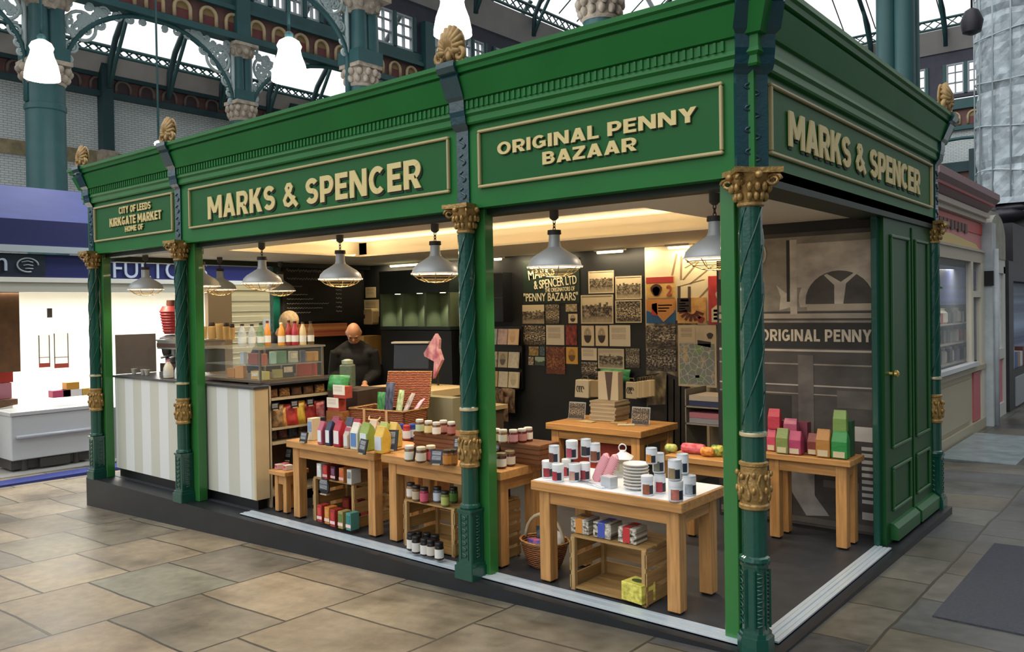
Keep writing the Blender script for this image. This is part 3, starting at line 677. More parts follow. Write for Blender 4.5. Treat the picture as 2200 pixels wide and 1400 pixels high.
def roofplane(axis, c, u0, u1, d0, z0, d1, z1, lbl, rib_step, us=None):
    fp = lambda u, d, z: frame_pt(axis, c, u, d, z)
    b = MB(); b.add([fp(u0, d0, z0+.14), fp(u1, d0, z0+.14), fp(u1, d1, z1+.14), fp(u0, d1, z1+.14)], [(0, 1, 2, 3)]); o = struct(b.build('roof_glazing', RGL))
    b = MB(); u = u0
    while u < u1 and lbl != 'aisle':
        b.tube([fp(u, d0, z0+.1), fp(u, d1, z1+.1)], .022, 4); u += 1.05
    if b.v: b.build('glazing_bar', IRON, o)
    for u in us or [u0+k*rib_step for k in range(int((u1-u0)/rib_step))]:
        b = MB(); b.tube([fp(u, d0-.0, z0-1.0), fp(u, d0+.05, z0-.35), fp(u, d0+.35, z0+.15), fp(u, d1, z1-.05)], .075, 6); b.build('rib', IROND, o)
        b = MB(); b.tube([fp(u, d0+.02, z0-.95), fp(u, d0+.3, z0-.45), fp(u, d0+.75, z0+.2), fp(u, d0+1.1, z0+.75)], .05, 6); b.build('brace', IRON, o)
# coving, purlin and glazed slope over the aisle
slab('', [(AX+.06, -2, 7.64), (AX+.06, 30, 7.64), (AX+.34, 30, 8.02), (AX+.34, -2, 8.02)], .05, PLAS, 'coving')
lattice('iron lattice purlin above the grey coving of the brick wall', 'y', AX, -2, 30, .38, 8.03, 8.23)
RIBS = [2.95, 4.4, 5.87, 7.4, 8.9, 10.4, 11.9, 13.4, 14.9, 16.4, 18]
roofplane('y', AX, -2, 30, .4, 8.2, 4.2, 11.8, 'aisle', 1.5, RIBS)
for k, y in enumerate((5.87, 11.4)):
    b = MB(); b.bx(-.16, .16, -.14, .14, 0, 2.15); b.prism([(-.2, 0), (.2, 0), (.14, -.35), (-.14, -.35)], 'y', -.2, .2, 1)
    struct(tag(b.build('wall_pier', [IROND, STONE], loc=(AX+.12, y, 5.68)), ('dark iron pier on a stone corbel against the white brick wall, beyond the blue awning', 'dark iron pier on the white brick wall, beyond the pendant globe')[k], 'pier'))
# nave arcade: frieze, windows, coving, roof
NX = -15.4
frieze('red and buff arched frieze above the arcade of iron columns', 'y', NX, -2, 28, 7.95, 8.5)
frieze('distant arched frieze across the end wall of the hall', 'x', 28, -15, 8, 7.55, 8.15)
def clerestory(axis, c, u0, u1, z0, z1, groups, first):
    b = MB(); along(axis, c, b, u0, u1, -.2, -.02, z1, z1+.5); along(axis, c, b, u0, u1, -.2, -.02, z0-.12, z0)
    k = first
    edges = [u0]
    for g0, g1, n in groups: edges += [g0, g1]
    edges.append(u1)
    for i in range(0, len(edges), 2): along(axis, c, b, edges[i], edges[i+1], -.2, -.02, z0, z1)
    struct(b.build('wall_clerestory', P('#3c3c4a', .6, nz=.12, sc=4)))
    for g0, g1, n in groups:
        w = (g1-g0)/n
        for j in range(n):
            a0, a1 = g0+j*w+.05, g0+(j+1)*w-.05; t = .05; f = MB()
            for q in ((a0, a0+t, z0, z1), (a1-t, a1, z0, z1), (a0+t, a1-t, z0, z0+t), (a0+t, a1-t, z1-t, z1), (a0+t, a1-t, z0+(z1-z0)*.36, z0+(z1-z0)*.36+.035), ((a0+a1)/2-.015, (a0+a1)/2+.015, z0+t, z1-t), (a0+t, a1-t, z0+(z1-z0)*.7, z0+(z1-z0)*.7+.02)):
                along(axis, c, f, q[0], q[1], -.12, -.02, q[2], q[3])
            o = struct(f.build('window_%d' % k, P('#aab4b8', .5))); k += 1
            g = MB(); along(axis, c, g, a0+t, a1-t, -.08, -.06, z0+t, z1-t); g.build('pane', glass('#eef4f6', .08), o)
        for j in range(n+1):
            u = g0+j*w; f = MB(); along(axis, c, f, u-.05, u+.05, -.15, .03, z0, z1); struct(f.build('mullion', IRON))
    return k
nw = clerestory('y', NX, -2, 28, 8.88, 9.85, [(4.6, 7.0, 4), (7.5, 9.5, 4), (9.75, 12.75, 4), (13.4, 15.8, 4), (16.2, 18.6, 4)], 1)
clerestory('x', 28, -15, 8, 8.7, 9.75, [(-7.5, -5.6, 3), (-5.05, -3.1, 3)], nw)
slab('', [(NX, -2, 10.3), (NX, 28, 10.3), (NX+.45, 28, 11.0), (NX+.45, -2, 11.0)], .05, PLAS, 'coving')
slab('', [(-15, 28, 10.2), (8, 28, 10.2), (8, 27.5, 10.85), (-15, 27.5, 10.85)], .05, PLAS, 'coving')
lattice('lattice girder along the top of the arcade windows', 'y', NX, -2, 27.5, .5, 11.05, 11.35)
lattice('lattice girder along the top of the far end wall', 'x', 28, -15, 8, .5, 10.9, 11.2)
roofplane('y', NX, -2, 27.5, .5, 11.4, 6.0, 15.2, 'nave', 2.8)
roofplane('x', 28, -14.5, 8, .5, 11.25, 7.0, 15.5, 'end', 2.4)
b = MB(); b.bx(-15.4, 9, 28.0, 28.3, -.5, 7.5); struct(b.build('wall_end', BRICK))
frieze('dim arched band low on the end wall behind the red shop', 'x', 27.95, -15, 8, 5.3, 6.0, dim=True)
b = MB(); b.bx(-4.25, -4.0, 27.6, 27.95, 3.5, 6.7); struct(tag(b.build('wall_pier', IROND), 'dark iron pier on the end wall, seen above the red shop', 'pier'))
b = MB(); b.bx(-6, 6, 27.7, 27.95, 4.35, 4.5); struct(b.build('trim_2', IROND))

def hall_column(label, x, y, rl, ru, cap_z=6.0, top=7.7, base=-.3, cluster=True, cs=.76, upper=True):
    e = thing('iron_column', label, 'column', (x, y, base))
    b = MB(); h = cap_z-base
    b.lathe([(rl*1.25, 0), (rl*1.25, .5), (rl*1.05, .6), (rl*1.03, 1.5), (rl, h-.5), (rl*1.06, h-.48), (rl*1.06, h-.38), (rl*.98, h-.36), (rl*.98, h)], 36, flute=.025, nf=16); b.build('shaft', IRON, e)
    b = MB(); q = rl*1.45*cs
    b.lathe([(rl*1.02, h), (rl*1.1, h+.04), (rl*1.0, h+.08), (rl*1.12, h+.2), (q*.95, h+.34), (q*.9, h+.37)], 24); b.bx(-q, q, -q, q, h+.37, h+.45)
    for k in range(12):
        a = k*PI/6
        for zz, ro in ((.14, rl*1.1), (.27, rl*1.25)):
            b.ell((ro*math.cos(a+zz), ro*math.sin(a+zz), h+zz), (.07*rl/.3, .07*rl/.3, .08), 7, 5)
    b.build('capital', STONE, e)
    if upper:
        b = MB(); z0 = h+.45; H = top-base
        b.bx(-ru*.95, ru*.95, -ru*.95, ru*.95, z0, z0+.25)
        for a in range(4 if cluster else 1):
            o_ = ru*.6 if cluster else 0
            b.lathe([(ru*.5 if cluster else ru, z0+.2), (ru*.46 if cluster else ru*.96, H-.25)], 18, c=(o_*math.cos(PI/4+a*PI/2), o_*math.sin(PI/4+a*PI/2), 0), flute=.03, nf=8)
        b.bx(-ru*.5, ru*.5, -ru*.5, ru*.5, z0+.2, H-.25); b.build('upper_shaft', IRON, e)
        b = MB(); b.lathe([(ru*.9, H-.27), (ru*.95, H-.2), (ru*1.3, H-.02), (ru*1.3, H)], 20); b.bx(-ru*1.35, ru*1.35, -ru*1.35, ru*1.35, H, H+.07)
        for k in range(10):
            a = k*PI/5; b.ell((ru*1.1*math.cos(a), ru*1.1*math.sin(a), H-.12), (.07, .07, .09), 6, 5)
        b.build('upper_capital', STONE, e)
        b = MB(); b.bx(-ru*.8, ru*.8, -ru*.8, ru*.8, H+.07, H+2.1); b.build('pilaster', IRON, e)
    return e
hall_column('stout iron column rising behind the blue awning, pale lamp in front of its capital', -15.42, 2.94, .34, .36)
hall_column('slimmer clustered iron column against the roof light, between the big arch and the hanging globe lamp', -15.42, 7.18, .25, .22)
hall_column('iron column rising behind the long sign of the shop front, pale capital above the cornice', -11.18, 7.17, .27, .33)
hall_column('clustered iron column in the arcade beyond the kiosk, between two window bays', -15.42, 13.2, .25, .24)
hall_column('iron column whose pale capital just shows above the cornice over the penny sign', -5.52, 7.18, .27, .33)
hall_column('clustered dark green column rising behind the side sign of the kiosk', -1.22, 7.18, .20, .24, cap_z=3.0, top=7.7)
def spandrel_arch(label, axis, c, ua, ub, zs, zc_, ztop, half=0):
    """arched rib with scrollwork filling the corners"""
    um = (ua+ub)/2; hw = (ub-ua)/2; fp = lambda u, z, d=0: frame_pt(axis, c, u, d, z)
    e = thing('arch', label, 'arch', fp(um, zs)); e['kind'] = 'structure'; o = Vector(e.location); L = lambda u, z, d=0: Vector(fp(u, z, d))-o
    a0, a1 = (0, PI) if not half else (0, PI*.62)
    arc = [(um+hw*math.cos(a0+(a1-a0)*j/24), zs+(zc_-zs)*math.sin(a0+(a1-a0)*j/24)) for j in range(25)]
    b = MB(); b.tube([L(u, z) for u, z in [(arc[0][0], zs-.7)]+arc+([(arc[-1][0], zs-.7)] if not half else [])], .055, 6); b.build('arched_rib', IRON, e)
    for sg in ((1, -1) if not half else (1,)):
        b = MB(); ue = um+sg*hw
        b.tube([L(ue, zs-.5), L(ue, ztop)], .05, 5)
        def ring(u, z, r, rr=.03): b.tube([L(u+r*math.cos(t), z+r*math.sin(t)) for t in [j*PI/10 for j in range(20)]], rr, 5, True)
        def spiral(u, z, r, ph, d_=1): b.tube([L(u+r*(1-t/15)*math.cos(ph+d_*t), z+r*(1-t/15)*math.sin(ph+d_*t)) for t in [j*.55 for j in range(22)]], .028, 5)
        rr = (ztop-zs)*.17
        cu, cz_ = ue-sg*(rr*1.35), ztop-rr*1.9; ring(cu, cz_, rr, .035)
        for j in range(3): spiral(cu+(j-1)*rr*.35, cz_+(.2 if j == 1 else -.25)*rr, rr*.38, j*2.1, sg)
        spiral(ue-sg*.17, ztop-rr*3.5, .14, 1.2, sg); spiral(ue-sg*.12, ztop-rr*4.4, .10, 2.2, -sg); spiral(ue-sg*.08, ztop-rr*5.1, .07, 1, sg)
        for j in range(4): spiral(ue-sg*(rr*2.9+j*.27), ztop-.16-.0*j, .13-.02*j, j*1.3, sg if j % 2 else -sg)
        for j in range(26):
            u_ = ue-sg*(.12+R.random()*hw*.62); q_ = abs(u_-um)/hw; za = zs+(zc_-zs)*math.sqrt(max(0, 1-q_*q_)); rr_ = .05+.05*R.random()
            if ztop-za > 2.2*rr_+.06: spiral(u_, za+rr_+.04+R.random()*(ztop-za-2*rr_-.05), rr_, R.random()*6, sg if j % 2 else -sg)
        spiral(ue-sg*rr*2.6, ztop-.42, .11, .4, sg); spiral(ue-sg*rr*.5, ztop-.14, .10, .4, -sg)
        b.build('scrollwork', P('#a9b8b8', .5), e)
    return e
spandrel_arch('wide iron arch with pale scrollwork corners framing the roof light, nearest the stout column', 'y', -15.4, 3.25, 6.98, 6.2, 7.83, 7.86)
spandrel_arch('iron arch with scrollwork running off behind the hanging globe lamp', 'y', -15.4, 7.42, 12.9, 6.2, 7.83, 7.86)
spandrel_arch('iron arch with a scrolled ring ending at the column behind the long sign', 'y', -11.2, 3.1, 6.86, 6.4, 7.65, 8.2, half=1)
spandrel_arch('iron arch with scrollwork at the top edge beyond the stout column', 'y', -15.4, -1.2, 2.6, 6.35, 7.72, 7.85)
spandrel_arch('small iron arch with pale scrolls above the red shop roof', 'x', 26.5, -6.3, -2.2, 5.6, 6.9, 7.2)
# hanging globe lamps
def globe(label, p, s, rod, bracket=False):
    e = thing('hanging_lamp', label, 'lamp', p, group='glowing hall lamps')
    b = MB(); b.lathe([(.27*s, -.32*s), (.268*s, -.25*s), (.235*s, -.08*s), (.18*s, .07*s), (.165*s, .15*s), (.185*s, .2*s), (.15*s, .27*s), (.07*s, .32*s)], 28, cap=False); b.build('lamp_shade', emis('#fff8ea', 2.6), e)
    b = MB(); b.lathe([(.06*s, .32*s), (.07*s, .38*s), (.03*s, .42*s)], 12); b.tube([(0, 0, .4*s), (0, 0, rod)], .022, 6); b.build('rod', IRON, e)
    if bracket:
        b = MB(); b.tube([(-.28*s, 0, -.2*s), (-.36*s, 0, -.14*s), (-.42*s, 0, -.12*s), (-.44*s, 0, -.06*s), (-.40*s, 0, -.04*s), (-.37*s, 0, -.07*s)], .02, 6); b.build('hook', P('#c8ccc8', .4), e)
def globe_light(p, w): lamp('globe_light', 'POINT', (p.x, p.y, p.z-.45), w, (.93, .97, 1), .22)
globe('glowing bell shaped lamp with a side hook, in front of the stout column', dep(90, 128, 12.5), .92, 3, True)
globe('glowing bell shaped lamp on a long rod, above the long sign', dep(622, 128, 11.8), .95, 4)
globe('glowing bell shaped lamp behind the gilded shell, cut by the top edge', dep(972, 26, 11), .95, 4)
for p_, w_ in ((dep(90, 128, 12.5), 70), (dep(622, 128, 11.8), 320), (dep(972, 26, 11), 150)): globe_light(p_, w_)
globe('small glowing lamp on a thin rod peeping over the cornice beside a gilded shell', dep(341, 319, 17), .5, 3.2)
# ------------------------------------------------------------------ display furniture
def depth_of(p): return (Vector(p)-CAM).dot(fw)
def wpx(p, n): return n*depth_of(p)/FPX
def table(label, x0, x1, y0, y1, h, leg=.075, top=.055, white=False, group=None, name='display_table'):
    e = thing(name, label, 'table', ((x0+x1)/2, (y0+y1)/2, .004), group=group); w, d = (x1-x0)/2, (y1-y0)/2; h -= .004
    b = MB(); b.bx(-w, w, -d, d, h-top, h); b.build('tabletop', OAK, e, .004)
    if white: b = MB(); b.bx(-w+.012, w-.012, -d+.012, d-.012, h, h+.003); b.build('white_sheet', P('#eef0f2', .35), e)
    i = .035
    for a in ((-w+i+leg, w-i-leg, -d+i+.006, -d+i+.03), (-w+i+leg, w-i-leg, d-i-.03, d-i-.006)): b = MB(); b.bx(*a, h-top-.075, h-top); b.build('apron', OAK, e)
    for a in ((-w+i+.006, -w+i+.03, -d+i+leg, d-i-leg), (w-i-.03, w-i-.006, -d+i+leg, d-i-leg)): b = MB(); b.bx(*a, h-top-.075, h-top); b.build('apron', OAKY, e)
    for sx_ in (-1, 1):
        for sy_ in (-1, 1):
            cx_, cy_ = sx_*(w-i-leg/2), sy_*(d-i-leg/2)
            b = MB(); b.bx(cx_-leg/2, cx_+leg/2, cy_-leg/2, cy_+leg/2, .012, h-top); b.bx(cx_-leg/2+.008, cx_+leg/2-.008, cy_-leg/2+.008, cy_+leg/2-.008, 0, .012, 1); b.build('leg', [OAKZ, BLK2], e, .003)
    return e
GT = 'oak display tables in the kiosk'
table('small oak stool table beside the striped counter end, pink wrapped sweets on it', -4.17, -3.945, .19, .42, .345, .045, .035, group=GT)
table('oak table holding the row of coffee bags', -3.885, -2.86, .165, .66, .612, .075, group=GT)
table('oak table of jam jars standing behind the middle column', -2.79, -1.70, .17, .64, .612, .075, group=GT)
table('white topped oak table of tins and lantern nearest the corner column', -1.445, -.465, .135, .64, .6, .075, white=True, group=GT)
table('narrow oak table of colourful bags against the grey photo mural', -.735, -.15, 1.79, 2.09, .592, .07, .04, group=GT)
table('oak table of framed prints and booklets near the black back wall', -2.83, -1.87, 2.1, 2.72, .6, .08, group=GT)
table('low oak side table carrying wrapped crackers, behind the tins table', -1.21, -.66, 1.3, 1.62, .6, .06, .04, group=GT)

def crate(label, x0, x1, y0, y1, z0, h, n=3):
    e = thing('wooden_crate', label, 'crate', ((x0+x1)/2, (y0+y1)/2, z0), group='slatted wooden crates'); w, d = (x1-x0)/2, (y1-y0)/2
    for sx_ in (-1, 1):
        for sy_ in (-1, 1):
            b = MB(); b.cb((sx_*(w-.014), sy_*(d-.014), h/2), (.028, .028, h)); b.build('corner_post', CRAZ, e, .002)
    g = h/(n+.25)
    for k in range(n):
        z = .012+k*g*1.06
        for sx_ in (-1, 1): b = MB(); b.bx(sx_*w-.006, sx_*w+.006, -d, d, z, z+g*.78); b.build('side_slat', wood('#a3814f', 1), e)
        b = MB(); b.bx(-w, w, d, d+.01, z, z+g*.78); b.build('back_slat', CRA, e)
    m_ = 3
    for k in range(m_):
        y = -d+k*2*d/m_
        b = MB(); b.bx(-w, w, y+.006, y+2*d/m_-.006, h, h+.011); b.build('top_slat', CRA, e)
        b = MB(); b.bx(-w+.028, w-.028, y+.006, y+2*d/m_-.006, .01, .02); b.build('base_slat', CRA, e)
    return e
crate('slatted crate under the tins table, open front, patterned tissue boxes on top', -1.19, -.70, .17, .50, .004, .30)
crate('slatted crate under the jam jar table, dark jars stacked inside', -2.60, -2.13, .20, .52, .004, .305)
crate('slatted crate under the coffee bag table, cartons on and inside it', -3.66, -3.18, .245, .58, .004, .325)
crate('slatted crate in the shadow beyond the middle column with a dark tin on it', -2.01, -1.83, .33, .50, .004, .37, 5)

# ------------------------------------------------------------------ goods
def jar(label, p, r_, h, lid, lab, glassc, group, name='jar'):
    e = thing(name, label, 'jar', p, R.uniform(0, 6), group)
    b = MB(); b.lathe([(r_*.8, 0), (r_, h*.06), (r_, h*.72), (r_*.86, h*.82), (r_*.84, h*.86)], 16); b.build('glass_body', P(glassc, .12, coat=.5), e)
    b = MB(); b.lathe([(r_*1.015, h*.14), (r_*1.015, h*.64)], 16, cap=False); b.build('label', P(lab, .6), e)
    b = MB(); b.lathe([(r_*.9, h*.80), (r_*.93, h*.82), (r_*.93, h*.97), (r_*.86, h)], 16); b.build('lid', P(lid, .35), e)
    return e
def jars(spec, z, wx, hx, base, group, ref):
    for i, (px, py, lid, lab, gl) in enumerate(spec):
        p = onZ(px, py, z); jar(base+', '+ORD[i]+' from '+ref, p, wpx(p, wx)/2, wpx(p, hx), lid, lab, gl, group)
b = MB(); b.bx(-.56, .56, -.10, .10, 0, .13)
for k in range(4): b.bx(-.565, .565, -.106, .106, .012+k*.031, .034+k*.031)
tag(b.build('wooden_riser', wood('#6f4427', 0), loc=(-2.17, .535, .613)), 'brown boxed riser at the back of the jam jar table', 'riser')
WL = '#d8d2c6'
jars([(902, 929, WL, '#b7c7a0', '#5a3b1c'), (921, 932, WL, '#d9c98c', '#6a4a1a'), (938, 935, WL, '#e6ded0', '#70401e'), (953, 931, WL, '#b78a80', '#5b2418'), (970, 934, WL, '#a86a5e', '#5a1d16')], .744, 18, 29, 'pale lidded preserve jar on the riser by the till', 'jam jars on the riser', 'the till counter')
jars([(1066, 949, WL, '#d9cf9a', '#6a4a1a'), (1081, 951, WL, '#e6ded0', '#8a5a28'), (1103, 951, WL, '#c98d94', '#6b1f1c'), (1122, 949, WL, '#b97c74', '#5a1d16'), (1135, 946, WL, '#e6ded0', '#6b2a20')], .744, 20, 29, 'pale lidded jam jar on the riser past the middle column', 'jam jars on the riser', 'the middle column')
jars([(1062, 998, '#2a2320', WL, '#3a1512'), (1077, 1005, '#7b6b55', '#dcd8d0', '#4a1a14'), (1096, 1000, '#8b7a5c', '#cfc6b4', '#5a2a18')], .613, 23, 33, 'dark jam jar in front of the riser', 'jam jars on the table', 'the middle column')
jars([(880, 990, WL, '#d9d4c4', '#6b4a24'), (905, 993, '#cfc4a8', '#c9c2b0', '#5a3018'), (926, 990, '#cfc4a8', '#c9565e', '#5a2018'), (962, 999, '#3a2a18', '#b5762c', '#7c4a18'), (973, 998, '#2a2320', '#8c5a24', '#5c3414')], .613, 22, 34, 'preserve jar in the front row by the chalk signs', 'jam jars on the table', 'the till side')
for i, (px, py, c) in enumerate(((862, 942, '#2b3f8f'), (874, 945, '#b03a3c'), (886, 942, '#324a94'))):
    p = onZ(px, py, .613); jar('tall condiment jar with a '+('deep blue lid beside the hamper', 'red lid between two blue lids', 'blue lid next to the jar riser')[i], p, .03, .115, c, '#d9dce4', c, 'condiment jars')
jars([(883, 1069, '#24211e', '#d9d2c4', '#8a6f50'), (895, 1075, '#24211e', '#b9a98c', '#6e5030'), (912, 1079, '#1e1c1b', '#c8566c', '#8a2038'), (940, 1078, '#1f2024', '#c4ccd8', '#5a6070'), (957, 1087, '#1c1d1c', '#a8b060', '#6b7030'), (975, 1079, '#1c1d1c', '#5a8a3c', '#2c4a1c')], .322, 19, 33, 'small jar on the crate under the jam table', 'small jars on the crate', 'the coffee bag table')
jars([(884, 1181, '#15151a', '#d8d6d0', '#1c1210'), (895, 1188, '#15151a', '#cfccc6', '#1c1210'), (913, 1193, '#15151a', '#dcdad4', '#1c1210'), (927, 1196, '#15151a', '#c9c4b8', '#241712'), (944, 1202, '#15151a', '#dcdad4', '#1c1210')], .03, 20, 38, 'black lidded jar low in the crate, front row', 'dark jars in the crate', 'the coffee bag table')
jars([(899, 1177, '#15151a', '#8a8680', '#1c1210'), (918, 1180, '#15151a', '#8a8680', '#1c1210'), (936, 1184, '#15151a', '#9a968e', '#1c1210')], .03, 19, 36, 'black lidded jar low in the crate, back row', 'dark jars in the crate', 'the coffee bag table')

def tin(label, p, r_, h, lid, art, group='tins and tubs on the white table'):
    e = thing('tin', label, 'tin', p, math.radians(-10)+R.uniform(-.3, .3), group)
    b = MB(); b.lathe([(r_*.97, 0), (r_, .004), (r_, h-.004), (r_*.97, h), (r_*.9, h), (r_*.88, h-.004)], 20); b.build('can', P('#cdd3da', .3, .25), e)
    b = MB(); b.lathe([(r_*1.01, h*.06), (r_*1.01, h*.9)], 20, cap=False); b.build('wrap', P('#dfe3e8', .45), e)
    def patch(a0, a1, z0, z1, mat, nm):
        q = MB(); n = 6; vs = [(r_*1.02*math.cos(a0+(a1-a0)*k/n), r_*1.02*math.sin(a0+(a1-a0)*k/n), z) for z in (z0, z1) for k in range(n+1)]
        q.add(vs, [(k, k+1, k+n+2, k+n+1) for k in range(n)], 0, True); q.build(nm, mat, e)
    patch(-1.9, -.7, h*.08, h*.6, P(art, .5, nz=.3, sc=30), 'picture'); patch(-.7, .1, h*.1, h*.55, P('#232a38', .5), 'dark_panel')
    if lid: b = MB(); b.lathe([(r_*1.03, h*.72), (r_*1.05, h*.74), (r_*1.05, h*.99), (r_*.97, h*1.02)], 20); b.build('lid', P(lid, .35), e)
    return e
TZ = .604
def tinpx(label, px, py, z, w, h, lid, art):
    p = onZ(px, py, z); return tin(label, p, wpx(p, w)/2, wpx(p, h), lid, art)
tinpx('white lidded tub with red berries, first at the basket end of the white table', 1177, 1025, TZ, 24, 36, '#e6e8ea', '#8c2c34')
tinpx('larger white lidded tub with red fruit picture, second at the basket end', 1199, 1033, TZ, 25, 37, '#eceeef', '#a83640')
tinpx('white lidded red tub in the gap behind two front tubs', 1217, 1024, TZ, 19, 38, '#e6e8ea', '#a83640')
tinpx('pale lidded tub with ornate bow picture, third along the front edge', 1235, 1033, TZ, 25, 38, '#dfe3e6', '#b08a7c')
tinpx('white lidded red tub half behind the pink mitt', 1257, 1031, TZ, 23, 38, '#e6e8ea', '#8c2c34')
ZU = TZ+.098
tinpx('tall white tin stacked on the two end tubs', 1191, 994, ZU, 23, 38, None, '#6b3d2c')
tinpx('tall white tin with pink picture stacked behind the end tubs', 1229, 984, ZU+.03, 25, 38, '#e2e5e8', '#a8485c')
tinpx('tall plain white tin, rearmost of the stacked group near the mitt', 1259, 980, ZU+.03, 22, 38, None, '#3a3a3e')
tinpx('tall white tin stacked just above the pink mitt', 1278, 991, ZU, 24, 40, None, '#7a4a34')
tinpx('white tin with orange picture on top, behind the stacked plates', 1400, 995, ZU+.07, 24, 34, None, '#c9822c')
tinpx('white tin with black bar stacked beside the plates', 1415, 1014, ZU+.01, 25, 42, None, '#6e7060')
tinpx('white tin with berry picture standing in front beside the plates', 1391, 1063, TZ, 26, 42, '#dfe3e8', '#94583c')
tinpx('white tin with red picture behind the front pair', 1418, 1058, TZ, 25, 42, None, '#a03440')
tinpx('tall tin topping the front pair at the table corner', 1450, 1030, ZU+.012, 29, 44, None, '#8c7a5a')
tinpx('pale tin topping the rear pair near the corner column', 1467, 1016, ZU+.012, 25, 42, None, '#9aa4ae')
tinpx('white tin with green mark and pink picture at the table corner', 1452, 1075, TZ, 31, 44, '#e9ebee', '#b06a5c')
tinpx('plain pale tin beside the corner tin, nearest the corner column', 1481, 1063, TZ, 29, 43, None, '#9aa4ae')
# plates
pc = onZ(1367, 1050, TZ); pr = wpx(pc, 56)/2
for i in range(8):
    b = MB(); b.lathe([(pr*.45, 0), (pr*.5, .004), (pr*.9, .012), (pr, .02), (pr*.98, .023), (pr*.88, .016), (pr*.45, .008), (0, .008)], 28, cap=False)
    tag(b.build('plate', P('#dcdad5', .25), loc=(pc.x, pc.y, TZ+i*.0172)), 'round white plate in the stack among the tins, '+('bottom one' if i == 0 else 'top one' if i == 7 else ORD[i]+' from the bottom'), 'plate', 'stacked white plates')
# lantern
p = onZ(1338, 1008, TZ); p.y = min(p.y, .58); p = onY(1338, 1008, .54); p.z = TZ
e = thing('lantern', 'white metal candle lantern with a ring handle on the white table', 'lantern', p, .4)
s_ = wpx(p, 50)/2
b = MB(); b.cb((0, 0, .008), (s_*1.6, s_*1.6, .016)); b.build('base', P('#cfd2d0', .4), e)
for sx_ in (-1, 1):
    for sy_ in (-1, 1): b = MB(); b.cb((sx_*s_*.7, sy_*s_*.7, .06), (.008, .008, .09)); b.build('corner_bar', P('#dcdedc', .4), e)
b = MB(); q = s_*.68; b.bx(-q, q, -q, -q+.002, .016, .1); b.bx(-q, q, q-.002, q, .016, .1); b.bx(-q, -q+.002, -q, q, .016, .1); b.bx(q-.002, q, -q, q, .016, .1); b.build('glass_pane', glass('#c8cdb8', .25), e)
b = MB(); b.lathe([(s_*1.2, .104), (s_*1.15, .11), (s_*.35, .14), (s_*.3, .15), (0, .152)], 4, mtx=Matrix.Rotation(PI/4, 4, 'Z')); b.build('roof', P('#e9eae8', .4), e)
b = MB(); b.tube([(.022*math.cos(t), 0, .165+.022*math.sin(t)) for t in [j*PI/8 for j in range(16)]], .004, 6, True); b.build('handle', P('#e4e6e4', .35, .3), e)
b = MB(); b.cyl((0, 0, .016), .018, .05); b.build('candle', P('#e8e2cf', .5), e)
# knitted mitts and small box, tongs
p = onZ(1288, 1034, TZ)
e = thing('oven_mitt', 'pair of pink and white knitted mitts propped up between tubs and lantern', 'mitt', p, math.radians(-20))
for k, dx in enumerate((-.028, .028)):
    b = MB(); b.lathe([(.02, 0), (.032, .01), (.036, .06), (.036, .13), (.028, .165), (.01, .18), (0, .181)], 18, sy=.55, mtx=Matrix.Translation((dx, -.01+.02*k, 0)) @ Matrix.Rotation(.38, 4, 'Y') @ Matrix.Rotation(-.25, 4, 'X'))
    b.build('mitt', photo('knit', '#b04a60', '#e8b8bc', k), e)
p = onZ(1309, 1046, TZ); b = MB(); b.bx(-.038, .038, -.028, .028, 0, .058); b.bx(-.04, .04, -.03, .03, .05, .062)
tag(b.build('tin_box', P('#c9cfd6', .3, .4), loc=p, rot=(0, 0, -.25)), 'small silver lidded box in front of the lantern', 'box')
b = MB(); b.tube([(-.16, 0, .006), (-.05, .0, .008), (.09, -.008, .006)], .004, 6); b.tube([(-.16, 0.02, .006), (-.05, .016, .01), (.09, .008, .006)], .004, 6); b.ell((-.16, .01, .012), (.028, .02, .01), 10, 6)
tag(b.build('serving_tongs', P('#d6dade', .2, .9), loc=onZ(1275, 1044, TZ), rot=(0, 0, -.3)), 'silver serving tongs lying at the front of the white table', 'tongs')

# cartons
def carton(label, p, w, d, h, col, panel, group, rz=0, name='carton', stripe=None, pz=(.4, .85)):
    e = thing(name, label, 'carton', p, rz, group)
    b = MB(); b.bx(-w/2, w/2, -d/2, d/2, 0, h); b.build('box', P(col, .45), e, .002)
    if panel: b = MB(); b.bx(-w*.36, w*.36, -d/2-.002, -d/2, h*pz[0], h*pz[1]); b.build('front_label', P(panel, .5, nz=.2, sc=50), e)
    if stripe: b = MB(); b.bx(-w/2-.001, w/2+.001, -d/2-.0015, -d/2, h*.16, h*.34); b.build('band', P(stripe, .5), e)
    return e
for i, (px, py, c, q, l) in enumerate(((684, 1025, '#d9dad4', '#e9e9e4', 'white'), (697, 1029, '#a3302c', '#c43a30', 'red'), (714, 1032, '#3a1a1c', '#7c4a6e', 'dark maroon'), (732, 1036, '#c07a3c', '#c8603c', 'orange'), (749, 1040, '#c4c6bf', '#7f858a', 'pale grey'))):
    p = onZ(px, py, .343); carton(l+' tea carton on the crate under the coffee bags', p+Vector((0, .05, 0)), wpx(p, 15), .09, .105, c, q, 'tea cartons', stripe='#e0b0b0' if i in (1, 2, 3) else None)
for i, (px, py, c, q, l) in enumerate(((684, 1121, '#a3302c', '#c8443c', 'red carton with pale band'), (700, 1126, '#c47c34', '#cf9048', 'orange carton'), (712, 1132, '#9c2a28', '#b83630', 'darker red carton'), (729, 1136, '#9a8c50', '#5a7a3c', 'olive carton'), (746, 1140, '#4f8c82', '#2f7a78', 'teal carton'))):
    p = onZ(px, py, .03); carton(l+' inside the crate under the coffee bags', p+Vector((0, .05, 0)), wpx(p, 16), .08, .125, c, q, 'tea cartons in the crate', stripe='#e8c8c0')
